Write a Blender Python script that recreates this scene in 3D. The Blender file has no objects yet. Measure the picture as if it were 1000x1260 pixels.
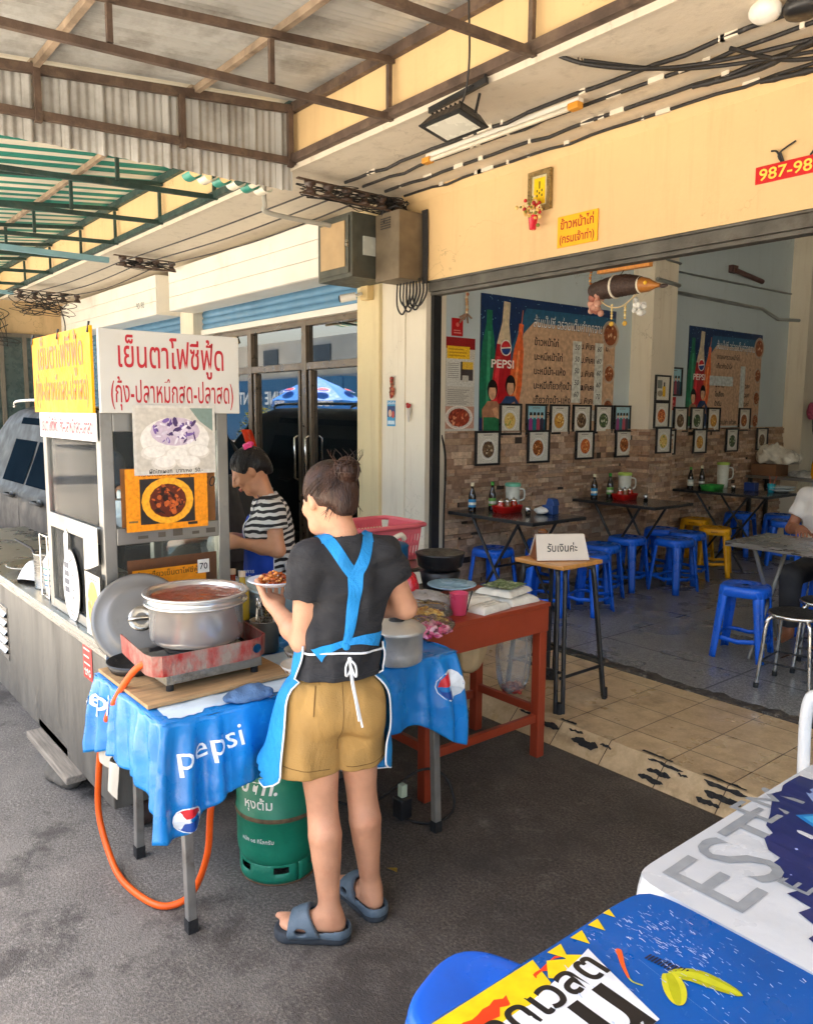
import bpy,bmesh,math,random
import numpy as np
from mathutils import Matrix,Vector,noise as mnoise
SC=bpy.context.scene
COL=SC.collection
PI=math.pi
R=math.radians
# -- camera
CAM_H=1.68
cd=bpy.data.cameras.new('camera')
cd.sensor_fit='VERTICAL'; cd.sensor_height=24.0; cd.lens=968.0/1260.0*24.0
cd.clip_start=0.05; cd.clip_end=500
cam=bpy.data.objects.new('camera',cd); COL.objects.link(cam)
_r=Vector((0.63376,0.7735,0.00648)).normalized()
_b=Vector((0.76685,-0.62937,0.12582))
_b=(_b-_r*_b.dot(_r)).normalized()
_u=_b.cross(_r)
cam.matrix_world=Matrix(((_r.x,_u.x,_b.x,0),(_r.y,_u.y,_b.y,0),(_r.z,_u.z,_b.z,CAM_H),(0,0,0,1)))
SC.camera=cam
# -- sky, sun, exposure
SUN_EL,SUN_AZ=R(72),R(200)
w=bpy.data.worlds.new("World"); SC.world=w; w.use_nodes=True
_nt=w.node_tree
_sky=_nt.nodes.new('ShaderNodeTexSky'); _sky.sky_type='NISHITA'; _sky.sun_disc=False
_sky.sun_elevation=SUN_EL; _sky.sun_rotation=SUN_AZ
_sky.air_density=1.2; _sky.dust_density=5.0
_bg=_nt.nodes['Background']; _bg.inputs[1].default_value=0.115
_nt.links.new(_sky.outputs[0],_bg.inputs[0])
sl=bpy.data.lights.new('sun','SUN'); sl.energy=5.0; sl.angle=R(0.53); sl.color=(1,0.94,0.85)
so=bpy.data.objects.new('sun',sl); COL.objects.link(so)
_d=Vector((math.sin(SUN_AZ)*math.cos(SUN_EL),math.cos(SUN_AZ)*math.cos(SUN_EL),math.sin(SUN_EL)))
so.rotation_euler=_d.to_track_quat('Z','Y').to_euler(); so.location=(0,0,30)
SC.view_settings.view_transform='Standard'; SC.view_settings.look='None'
SC.view_settings.gamma=1.0; SC.view_settings.use_curve_mapping=False
SC.view_settings.exposure=3.0
SC.render.engine='CYCLES'
SC.cycles.use_denoising=True
SC.cycles.max_bounces=10; SC.cycles.diffuse_bounces=6; SC.cycles.glossy_bounces=5
SC.cycles.transmission_bounces=8; SC.cycles.transparent_max_bounces=12
SC.cycles.sample_clamp_indirect=6; SC.cycles.caustics_reflective=False; SC.cycles.caustics_refractive=False
# -- helpers
def S(r,g,b):
 f=lambda c:(c/255.0)/12.92 if c<=10 else(((c/255.0)+0.055)/1.055)**2.4
 return(f(r),f(g),f(b))
def _inp(bs,*names):
 for n in names:
  if n in bs.inputs:return bs.inputs[n]
MATS={}
def mat(name,col,rough=0.5,metal=0.0,var=0.12,vs=5.0,bump=0.0,bs=60.0,spec=None,coat=0.0,trans=0.0,ior=1.45,alpha=1.0,dirt=0.0,dirtcol=(0.03,0.025,0.02),ds=3.0,stretch=None,rv=0.12,sss=0.0,dt=0.55):
 """principled material: noise-varied colour and roughness, optional bump and blotchy dirt"""
 if name in MATS:return MATS[name]
 m=bpy.data.materials.new(name); m.use_nodes=True
 nt=m.node_tree; N=nt.nodes; L=nt.links
 p=N['Principled BSDF']
 tc=N.new('ShaderNodeTexCoord'); src=tc.outputs['Object']
 if stretch:
  mp=N.new('ShaderNodeMapping'); mp.inputs['Scale'].default_value=stretch
  L.new(src,mp.inputs[0]); src=mp.outputs[0]
 n1=N.new('ShaderNodeTexNoise'); n1.inputs['Scale'].default_value=vs; n1.inputs['Detail'].default_value=6
 L.new(src,n1.inputs['Vector'])
 rp=N.new('ShaderNodeValToRGB'); rp.color_ramp.elements[0].position=0.32; rp.color_ramp.elements[1].position=0.68
 rp.color_ramp.elements[0].color=tuple(max(0,c*(1-var))for c in col)+(1,)
 rp.color_ramp.elements[1].color=tuple(min(1,c*(1+var))for c in col)+(1,)
 L.new(n1.outputs[0],rp.inputs[0])
 c_out=rp.outputs[0]
 if dirt>0:
  n2=N.new('ShaderNodeTexNoise'); n2.inputs['Scale'].default_value=ds; n2.inputs['Detail'].default_value=9
  n2.inputs['Roughness'].default_value=0.68
  L.new(src,n2.inputs['Vector'])
  r2=N.new('ShaderNodeValToRGB'); r2.color_ramp.elements[0].position=dt; r2.color_ramp.elements[1].position=min(dt+.2,1)
  r2.color_ramp.elements[0].color=(0,0,0,1); r2.color_ramp.elements[1].color=(dirt,dirt,dirt,1)
  L.new(n2.outputs[0],r2.inputs[0])
  mx=N.new('ShaderNodeMixRGB'); mx.inputs[2].default_value=tuple(dirtcol)+(1,)
  L.new(r2.outputs[0],mx.inputs[0]); L.new(c_out,mx.inputs[1]); c_out=mx.outputs[0]
 L.new(c_out,p.inputs['Base Color'])
 mr=N.new('ShaderNodeMapRange'); mr.inputs['To Min'].default_value=max(0.02,rough-rv); mr.inputs['To Max'].default_value=min(1,rough+rv)
 mr.inputs['From Min'].default_value=0.3; mr.inputs['From Max'].default_value=0.7
 n3=N.new('ShaderNodeTexNoise'); n3.inputs['Scale'].default_value=vs*2.3; n3.inputs['Detail'].default_value=5
 L.new(src,n3.inputs['Vector']); L.new(n3.outputs[0],mr.inputs['Value']); L.new(mr.outputs[0],p.inputs['Roughness'])
 p.inputs['Metallic'].default_value=metal
 if spec is not None:_inp(p,'Specular IOR Level','Specular').default_value=spec
 if coat:_inp(p,'Coat Weight','Clearcoat').default_value=coat
 if trans:_inp(p,'Transmission Weight','Transmission').default_value=trans; p.inputs['IOR'].default_value=ior
 if sss:
  _inp(p,'Subsurface Weight','Subsurface').default_value=sss
  p.inputs['Subsurface Radius'].default_value=(0.012,0.005,0.003)
 if alpha<1:p.inputs['Alpha'].default_value=alpha
 if bump>0:
  n4=N.new('ShaderNodeTexNoise'); n4.inputs['Scale'].default_value=bs; n4.inputs['Detail'].default_value=6
  L.new(src,n4.inputs['Vector'])
  b=N.new('ShaderNodeBump'); b.inputs['Strength'].default_value=bump; b.inputs['Distance'].default_value=0.01
  L.new(n4.outputs[0],b.inputs['Height']); L.new(b.outputs[0],p.inputs['Normal'])
 MATS[name]=m
 return m
def print_mat(name='printed_surface',rough=0.38,bump=0.0,var=0.1,spec=None,vs=40.):
 """a printed or painted surface: flat colours from the mesh, with slight fading"""
 if name in MATS:return MATS[name]
 m=bpy.data.materials.new(name); m.use_nodes=True
 N=m.node_tree.nodes; L=m.node_tree.links; p=N['Principled BSDF']
 at=N.new('ShaderNodeAttribute'); at.attribute_name='Col'
 tc=N.new('ShaderNodeTexCoord'); n=N.new('ShaderNodeTexNoise'); n.inputs['Scale'].default_value=vs; n.inputs['Detail'].default_value=5
 L.new(tc.outputs['Object'],n.inputs['Vector'])
 mr=N.new('ShaderNodeMapRange'); mr.inputs['From Min'].default_value=.3; mr.inputs['From Max'].default_value=.7
 mr.inputs['To Min'].default_value=1-var; mr.inputs['To Max'].default_value=1+var
 L.new(n.outputs[0],mr.inputs['Value'])
 vm=N.new('ShaderNodeVectorMath'); vm.operation='SCALE'
 L.new(at.outputs['Color'],vm.inputs[0]); L.new(mr.outputs[0],vm.inputs['Scale'])
 L.new(vm.outputs[0],p.inputs['Base Color']); p.inputs['Roughness'].default_value=rough
 if spec is not None:_inp(p,'Specular IOR Level','Specular').default_value=spec
 if bump:
  n4=N.new('ShaderNodeTexNoise'); n4.inputs['Scale'].default_value=90; L.new(tc.outputs['Object'],n4.inputs['Vector'])
  b=N.new('ShaderNodeBump'); b.inputs['Strength'].default_value=bump; b.inputs['Distance'].default_value=.01
  L.new(n4.outputs[0],b.inputs['Height']); L.new(b.outputs[0],p.inputs['Normal'])
 MATS[name]=m
 return m
def foldbump(m,scale,strength,dist=.03,rough=.5):
 """adds soft cloth folds under the weave of a material"""
 N=m.node_tree.nodes; L=m.node_tree.links; p=N['Principled BSDF']; tc=N.new('ShaderNodeTexCoord'); mp=N.new('ShaderNodeMapping'); mp.inputs['Scale'].default_value=scale
 L.new(tc.outputs['Object'],mp.inputs[0]); n=N.new('ShaderNodeTexNoise'); n.inputs['Scale'].default_value=1; n.inputs['Detail'].default_value=3; n.inputs['Roughness'].default_value=rough; n.inputs['Distortion'].default_value=1.2
 L.new(mp.outputs[0],n.inputs['Vector']); b=N.new('ShaderNodeBump'); b.inputs['Strength'].default_value=strength; b.inputs['Distance'].default_value=dist; L.new(n.outputs[0],b.inputs['Height'])
 if p.inputs['Normal'].is_linked:L.new(p.inputs['Normal'].links[0].from_socket,b.inputs['Normal'])
 L.new(b.outputs[0],p.inputs['Normal']); return m
class MB:
 """collects shapes and links them as ONE mesh object"""
 def __init__(s):s.v=[]; s.f=[]; s.m=[]; s.sm=[]; s.c=[]; s.n=0; s.col=(1,1,1); s.mi=0; s.M=None
 def add(s,V,F,smooth=False,M=None,mi=None,col=None):
  V=np.asarray(V,float).reshape(-1,3)
  for T in(M,s.M):
   if T is not None:
    A=np.array(T); V=V@A[:3,:3].T+A[:3,3]
  s.v.append(V); k=s.n
  s.f+=[[i+k for i in f]for f in F]; s.n+=len(V); q=len(F)
  s.m+=[s.mi if mi is None else mi]*q; s.sm+=[smooth]*q; s.c+=[col or s.col]*q
  return s
 def box(s,x0,x1,y0,y1,z0,z1,**k):
  V=[(x0,y0,z0),(x1,y0,z0),(x1,y1,z0),(x0,y1,z0),(x0,y0,z1),(x1,y0,z1),(x1,y1,z1),(x0,y1,z1)]
  return s.add(V,[(0,3,2,1),(4,5,6,7),(0,1,5,4),(1,2,6,5),(2,3,7,6),(3,0,4,7)],**k)
 def bar(s,p0,p1,wd,hg,up=(0,0,1),**k):
  p0=Vector(p0); p1=Vector(p1); d=(p1-p0); L=d.length; d.normalize()
  sd=d.cross(Vector(up))
  if sd.length<1e-4:sd=d.cross(Vector((1,0,0)))
  sd.normalize(); u=sd.cross(d)
  V=[]
  for q in(p0,p1):
   for a,b in((-1,-1),(1,-1),(1,1),(-1,1)):V.append(q+sd*a*wd/2+u*b*hg/2)
  return s.add(V,[(0,1,2,3),(7,6,5,4),(0,4,5,1),(1,5,6,2),(2,6,7,3),(3,7,4,0)],**k)
 def tube(s,P,r,n=8,closed=False,caps=True,**k):
  P=[Vector(p)for p in P]; m=len(P); rr=r if hasattr(r,'__len__')else[r]*m
  V=[]; F=[]; pr=None
  for i in range(m):
   t=(P[(i+1)%m]-P[i-1])if closed else(P[min(i+1,m-1)]-P[max(i-1,0)])
   if t.length<1e-9:t=Vector((0,0,1))
   t.normalize()
   if pr is None:
    a=Vector((0,0,1))if abs(t.z)<.9 else Vector((1,0,0)); pr=t.cross(a).normalized()
   pr=(pr-t*pr.dot(t)).normalized(); q=t.cross(pr)
   for j in range(n):
    a=2*PI*j/n; V.append(P[i]+(pr*math.cos(a)+q*math.sin(a))*rr[i])
  for i in range(m if closed else m-1):
   for j in range(n):
    a=i*n+j; b=i*n+(j+1)%n; i2=(i+1)%m
    F.append((a,b,i2*n+(j+1)%n,i2*n+j))
  k.setdefault('smooth',True)
  s.add(V,F,**k)
  if caps and not closed:
   k2=dict(k); k2['smooth']=False
   s.add(V[:n],[tuple(reversed(range(n)))],**k2); s.add(V[-n:],[tuple(range(n))],**k2)
  return s
 def lathe(s,prof,c=(0,0,0),n=24,cap0=False,cap1=False,M=None,**k):
  V=[]; F=[]; m=len(prof)
  for r,z in prof:
   for j in range(n):a=2*PI*j/n; V.append((c[0]+r*math.cos(a),c[1]+r*math.sin(a),c[2]+z))
  for i in range(m-1):
   for j in range(n):F.append((i*n+j,i*n+(j+1)%n,(i+1)*n+(j+1)%n,(i+1)*n+j))
  if cap0:F.append(tuple(reversed(range(n))))
  if cap1:F.append(tuple(range((m-1)*n,m*n)))
  k.setdefault('smooth',True)
  return s.add(V,F,M=M,**k)
 def prism(s,poly,d,M=None,**k):
  """2-D outline in local xy (counter-clockwise) pushed d along local z"""
  n=len(poly); V=[(x,y,0)for x,y in poly]+[(x,y,d)for x,y in poly]
  F=[tuple(reversed(range(n))),tuple(range(n,2*n))]+[(i,(i+1)%n,n+(i+1)%n,n+i)for i in range(n)]
  return s.add(V,F,M=M,**k)
 def grid(s,fn,nu,nv,cu=False,**k):
  V=[fn(i/nu,j/nv)for i in range(nu if cu else nu+1)for j in range(nv+1)]; w_=nv+1; F=[]
  for i in range(nu):
   for j in range(nv):
    i2=(i+1)%nu if cu else i+1
    F.append((i*w_+j,i2*w_+j,i2*w_+j+1,i*w_+j+1))
  k.setdefault('smooth',True)
  return s.add(V,F,**k)
 def sphere(s,c,r,nu=14,nv=8,**k):
  r=r if hasattr(r,'__len__')else(r,r,r)
  return s.grid(lambda u,v:(c[0]+r[0]*math.cos(2*PI*u)*math.sin(PI*v),c[1]+r[1]*math.sin(2*PI*u)*math.sin(PI*v),c[2]-r[2]*math.cos(PI*v)),nu,nv,cu=True,**k)
 def torus(s,c,R0,r,n=20,m=8,axis='z',**k):
  P=[]
  for i in range(n):
   a=2*PI*i/n; x,y=R0*math.cos(a),R0*math.sin(a)
   P.append({'z':(x,y,0),'x':(0,x,y),'y':(x,0,y)}[axis])
  return s.tube([Vector(c)+Vector(p)for p in P],r,m,closed=True,**k)
  # ---- flat printing in a local uv plane given by the matrix M (x = right, y = up, z = outwards)
 def poly(s,pts,M,z=0.0,col=None,**k):
  return s.add([(x,y,z)for x,y in pts],[tuple(range(len(pts)))],M=M,col=col,**k)
 def rect(s,x0,y0,x1,y1,M,z=0.0,col=None,**k):return s.poly([(x0,y0),(x1,y0),(x1,y1),(x0,y1)],M,z,col,**k)
 def disc(s,cx,cy,rx,ry,M,z=0.0,col=None,n=20,**k):
  return s.poly([(cx+rx*math.cos(2*PI*i/n),cy+ry*math.sin(2*PI*i/n))for i in range(n)],M,z,col,**k)
 def text(s,body,size,M=None,x=0,y=0,z=0.0,col=None,bold=0.0,shear=0.0,align='CENTER',wid=None,fn=None,cuts=0,space=1.0,wmax=None,**k):
  V,F=text_mesh(body,bold,shear,align,cuts,space)
  V=V*size
  if wid:V[:,0]*=wid/max(1e-6,V[:,0].max()-V[:,0].min())
  V=V+np.array([x,y,z])
  if fn:V=np.array([fn(*p)for p in V])
  return s.add(V,F,M=M,col=col,**k)
 def build(s,name,mats,parent=None,local=False,bevel=0.0,seg=2,origin=None):
  V=np.concatenate(s.v)if s.v else np.zeros((0,3))
  if parent is not None and not local:V=V-np.array(WLOC.get(parent.name,(0,0,0)))
  loc=(0,0,0)
  if parent is None:
   if origin is None:lo,hi=V.min(0),V.max(0); origin=((lo[0]+hi[0])/2,(lo[1]+hi[1])/2,lo[2])
   V=V-np.array(origin); loc=tuple(float(q)for q in origin)
  me=bpy.data.meshes.new(name); me.from_pydata(V.tolist(),[],s.f)
  if not isinstance(mats,(list,tuple)):mats=[mats]
  for q in mats:me.materials.append(q)
  me.polygons.foreach_set('material_index',s.m); me.polygons.foreach_set('use_smooth',s.sm)
  if any(c!=(1,1,1)for c in s.c):
   ca=me.color_attributes.new('Col','FLOAT_COLOR','CORNER')
   arr=np.ones((len(me.loops),4),np.float32); i=0
   for c,p in zip(s.c,s.f):arr[i:i+len(p),:3]=c; i+=len(p)
   ca.data.foreach_set('color',arr.ravel())
  me.update()
  o=bpy.data.objects.new(name,me); COL.objects.link(o); o.location=loc
  if parent is not None:o.parent=parent; WLOC[o.name]=WLOC.get(parent.name,(0,0,0))if not local else(0,0,0)
  else:WLOC[o.name]=loc
  if bevel:
   b=o.modifiers.new('edge','BEVEL'); b.width=bevel; b.segments=seg; b.limit_method='ANGLE'; b.angle_limit=R(40)
  return o
WLOC={}
_TC={}
def text_mesh(body,bold=0,shear=0,align='CENTER',cuts=0,space=1.0):
 key=(body,bold,shear,align,cuts,space)
 if key in _TC:return _TC[key][0].copy(),_TC[key][1]
 c=bpy.data.curves.new('lettering','FONT'); c.body=body; c.size=1; c.offset=bold; c.shear=shear; c.align_x=align
 c.space_character=space; c.resolution_u=3
 o=bpy.data.objects.new('lettering',c); COL.objects.link(o)
 dg=bpy.context.evaluated_depsgraph_get(); dg.update()
 me=bpy.data.meshes.new_from_object(o.evaluated_get(dg))
 bm=bmesh.new(); bm.from_mesh(me); bmesh.ops.triangulate(bm,faces=bm.faces[:])
 for _ in range(cuts):
  bmesh.ops.subdivide_edges(bm,edges=[e for e in bm.edges if e.calc_length()>0.12],cuts=1)
  bmesh.ops.triangulate(bm,faces=bm.faces[:])
 V=np.array([v.co[:]for v in bm.verts]); bm.verts.index_update()
 F=[tuple(v.index for v in f.verts)for f in bm.faces]
 # the curve faces +z
 bm.free(); bpy.data.objects.remove(o); bpy.data.curves.remove(c); bpy.data.meshes.remove(me)
 _TC[key]=(V,F)
 return V.copy(),F
def tag(o,label=None,cat=None,group=None,kind=None):
 if label:o['label']=label
 if cat:o['category']=cat
 if group:o['group']=group
 if kind:o['kind']=kind
 return o
def thing(name,label,cat,loc=(0,0,0),rz=0.0,group=None):
 o=bpy.data.objects.new(name,None); COL.objects.link(o); o.location=loc; o.rotation_euler=(0,0,rz)
 o.empty_display_size=0.1; WLOC[o.name]=tuple(loc)
 return tag(o,label,cat,group)
def copy_tree(o,loc=None,rz=None,label=None,parent=None,scale=None):
 c=o.copy(); COL.objects.link(c)
 if parent is not None:c.parent=parent
 if loc is not None:c.location=loc
 if rz is not None:c.rotation_euler=(0,0,rz)
 if scale is not None:c.scale=(scale,scale,scale)
 if label:c['label']=label
 for ch in list(o.children):copy_tree(ch,parent=c)
 return c
def plane_m(o,x,z):
 """matrix of a picture plane: origin o, right x, outward normal z"""
 x=Vector(x).normalized(); z=Vector(z).normalized(); y=z.cross(x)
 return Matrix(((x.x,y.x,z.x,o[0]),(x.y,y.y,z.y,o[1]),(x.z,y.z,z.z,o[2]),(0,0,0,1)))
def TR(loc,rz=0.0,rx=0.0,ry=0.0):return Matrix.Translation(loc)@Matrix.Rotation(rz,4,'Z')@Matrix.Rotation(ry,4,'Y')@Matrix.Rotation(rx,4,'X')
# -- distance-field modeller for bodies and clothes
class Field:
 def __init__(s,lo,hi,h):
  s.lo=np.array(lo,float); s.h=h; s.n=(np.ceil((np.array(hi)-s.lo)/h)+1).astype(int)
  s.D=np.full(s.n,1.0,np.float32)
  s.ax=[s.lo[i]+h*np.arange(s.n[i])for i in range(3)]
 def _sub(s,lo,hi,pad=0.09):
  i0=np.clip(np.floor((np.array(lo)-pad-s.lo)/s.h).astype(int),0,s.n-1)
  i1=np.clip(np.ceil((np.array(hi)+pad-s.lo)/s.h).astype(int)+1,1,s.n)
  sl=tuple(slice(a,b)for a,b in zip(i0,i1))
  P=np.stack(np.meshgrid(*[s.ax[k][sl[k]]for k in range(3)],indexing='ij'),-1).astype(np.float32)
  return sl,P
 def _mix(s,sl,d,k,mode='add'):
  a=s.D[sl]
  if a.size==0:return
  if mode=='cut':d=-d; a_,sg=-a,-1
  else:a_,sg=a,1
  if mode=='cut':
   h=np.maximum(k-np.abs(a-d),0)/max(k,1e-6); s.D[sl]=np.maximum(a,d)+h*h*k/4
  else:
   h=np.maximum(k-np.abs(a-d),0)/max(k,1e-6); s.D[sl]=np.minimum(a,d)-h*h*k/4
 def cone(s,a,b,ra,rb=None,k=0.02,flat=None,mode='add'):
  """tapered capsule; flat = (direction, factor) squeezes it along one direction"""
  rb=ra if rb is None else rb; a=np.array(a,float); b=np.array(b,float); rm=max(ra,rb)*(max(1,flat[1])if flat else 1)
  sl,P=s._sub(np.minimum(a,b)-rm,np.maximum(a,b)+rm)
  ab=b-a; t=np.clip(((P-a)@ab)/max(ab@ab,1e-9),0,1)
  q=P-(a+t[...,None]*ab)
  sc=1.0
  if flat:
   dr=np.array(flat[0],float); dr/=np.linalg.norm(dr)
   c=q@dr; q=q+(c*(1/flat[1]-1))[...,None]*dr; sc=min(1,flat[1])
  d=(np.linalg.norm(q,axis=-1)-(ra+(rb-ra)*t))*(0.5+0.5*sc)
  s._mix(sl,d,k,mode); return s
 def chain(s,P,rs,k=0.02,**kw):
  for i in range(len(P)-1):s.cone(P[i],P[i+1],rs[i],rs[i+1],k,**kw)
  return s
 def ell(s,c,r,rot=None,k=0.02,mode='add'):
  r=np.array(r if hasattr(r,'__len__')else(r,r,r),float); c=np.array(c,float); m=r.max()
  sl,P=s._sub(c-m,c+m); q=P-c
  if rot is not None:q=q@np.array(rot)[:3,:3]
  k0=np.linalg.norm(q/r,axis=-1); k1=np.linalg.norm(q/(r*r),axis=-1)
  d=k0*(k0-1)/np.maximum(k1,1e-6); s._mix(sl,d,k,mode); return s
 def P(s):return np.stack(np.meshgrid(*s.ax,indexing='ij'),-1)
 def half(s,p,n,k=0.004,lo=None,hi=None):
  """keep the side of the plane the normal points away from"""
  n=np.array(n,float); n/=np.linalg.norm(n)
  sl,P=s._sub(s.lo if lo is None else lo,s.ax_hi()if hi is None else hi,0)
  d=(P-np.array(p))@n; a=s.D[sl]
  h=np.maximum(k-np.abs(a-d),0)/max(k,1e-6); s.D[sl]=np.maximum(a,d)+h*h*k/4; return s
 def ax_hi(s):return[a[-1]for a in s.ax]
 def wrinkle(s,amp,sc,seed=0,stretch=(1,1,1)):
  """low cloth folds: sums of sines along random directions"""
  rg=np.random.RandomState(seed); P=s.P()*np.array(stretch); w_=0
  for i in range(6):
   v=rg.normal(size=3); v/=np.linalg.norm(v); f=sc*(0.7+0.9*rg.rand())
   w_=w_+np.sin(P@v*f+rg.rand()*6.28+1.5*np.sin(P@rg.normal(size=3)*sc*0.35))/6
  s.D+=(amp*w_).astype(np.float32); return s
 def shell(s,t):s.D=np.maximum(s.D,-(s.D+t)); return s
 def mesh(s,smooth=1):
  D=s.D; n=np.array(D.shape); Sg=D<0; cs=tuple(n-1)
  acc=np.zeros(cs+(3,)); cnt=np.zeros(cs)
  offs=[(i,j,k)for i in(0,1)for j in(0,1)for k in(0,1)]
  def vw(A,o):return A[o[0]:o[0]+cs[0],o[1]:o[1]+cs[1],o[2]:o[2]+cs[2]]
  for a in offs:
   for d in range(3):
    if a[d]:continue
    b=list(a); b[d]=1; b=tuple(b)
    da,db=vw(D,a),vw(D,b); m=(da<0)!=(db<0)
    t=np.where(m,da/np.where(m,da-db,1),0)
    for e in range(3):acc[...,e]+=np.where(m,a[e]+(b[e]-a[e])*t,0)
    cnt+=m
  act=cnt>0; idx=-np.ones(cs,int); idx[act]=np.arange(act.sum())
  V=s.lo+s.h*(np.argwhere(act)+acc[act]/cnt[act][:,None])
  F=[]
  for d in range(3):
   u,v=(d+1)%3,(d+2)%3
   a=np.take(Sg,range(n[d]-1),d); b=np.take(Sg,range(1,n[d]),d)
   for q in(a&~b,~a&b):
    I=np.argwhere(q); I=I[(I[:,u]>0)&(I[:,v]>0)&(I[:,u]<n[u]-1)&(I[:,v]<n[v]-1)]
    if not len(I):continue
    du=np.zeros(3,int); du[u]=1; dv=np.zeros(3,int); dv[v]=1
    g=[idx[tuple((I-x).T)]for x in(du+dv,dv,0*du,du)]
    Q=np.stack(g if q is not None and np.array_equal(q,a&~b)else g[::-1],1); F.append(Q)
  F=np.concatenate(F)if F else np.zeros((0,4),int)
  for _ in range(smooth):
   nb=np.zeros_like(V); ct=np.zeros(len(V))
   for i in range(4):
    x,y=F[:,i],F[:,(i+1)%4]
    np.add.at(nb,x,V[y]); np.add.at(ct,x,1); np.add.at(nb,y,V[x]); np.add.at(ct,y,1)
   V=V*0.5+0.5*nb/np.maximum(ct,1)[:,None]
  return V,F.tolist()
  # == special surface materials
def mat_nodes(name):
 m=bpy.data.materials.new(name); m.use_nodes=True; MATS[name]=m
 return m,m.node_tree.nodes,m.node_tree.links,m.node_tree.nodes['Principled BSDF']
def _noise(N,L,src,sc,det=6,ro=.55):
 n=N.new('ShaderNodeTexNoise'); n.inputs['Scale'].default_value=sc; n.inputs['Detail'].default_value=det
 n.inputs['Roughness'].default_value=ro; L.new(src,n.inputs['Vector']); return n.outputs[0]
def _ramp(N,L,src,stops):
 r=N.new('ShaderNodeValToRGB'); e=r.color_ramp.elements
 while len(e)<len(stops):e.new(0.5)
 for q,(p,c)in zip(e,stops):q.position=p; q.color=(c if len(c)==4 else tuple(c)+(1,))
 L.new(src,r.inputs[0]); return r.outputs[0]
def _mix(N,L,f,a,b,mode='MIX'):
 m=N.new('ShaderNodeMixRGB'); m.blend_type=mode
 for i,q in((0,f),(1,a),(2,b)):
  if hasattr(q,'is_linked'):L.new(q,m.inputs[i])
  else:m.inputs[i].default_value=q if i==0 else tuple(q)+(1,)
 return m.outputs[0]
def _math(N,L,op,a,b=None):
 m=N.new('ShaderNodeMath'); m.operation=op
 for i,q in((0,a),(1,b)):
  if q is None:continue
  if hasattr(q,'is_linked'):L.new(q,m.inputs[i])
  else:m.inputs[i].default_value=q
 return m.outputs[0]
def _bump(N,L,p,h,st,dist=.01):
 b=N.new('ShaderNodeBump'); b.inputs['Strength'].default_value=st; b.inputs['Distance'].default_value=dist
 L.new(h,b.inputs['Height']); L.new(b.outputs[0],p.inputs['Normal'])
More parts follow.
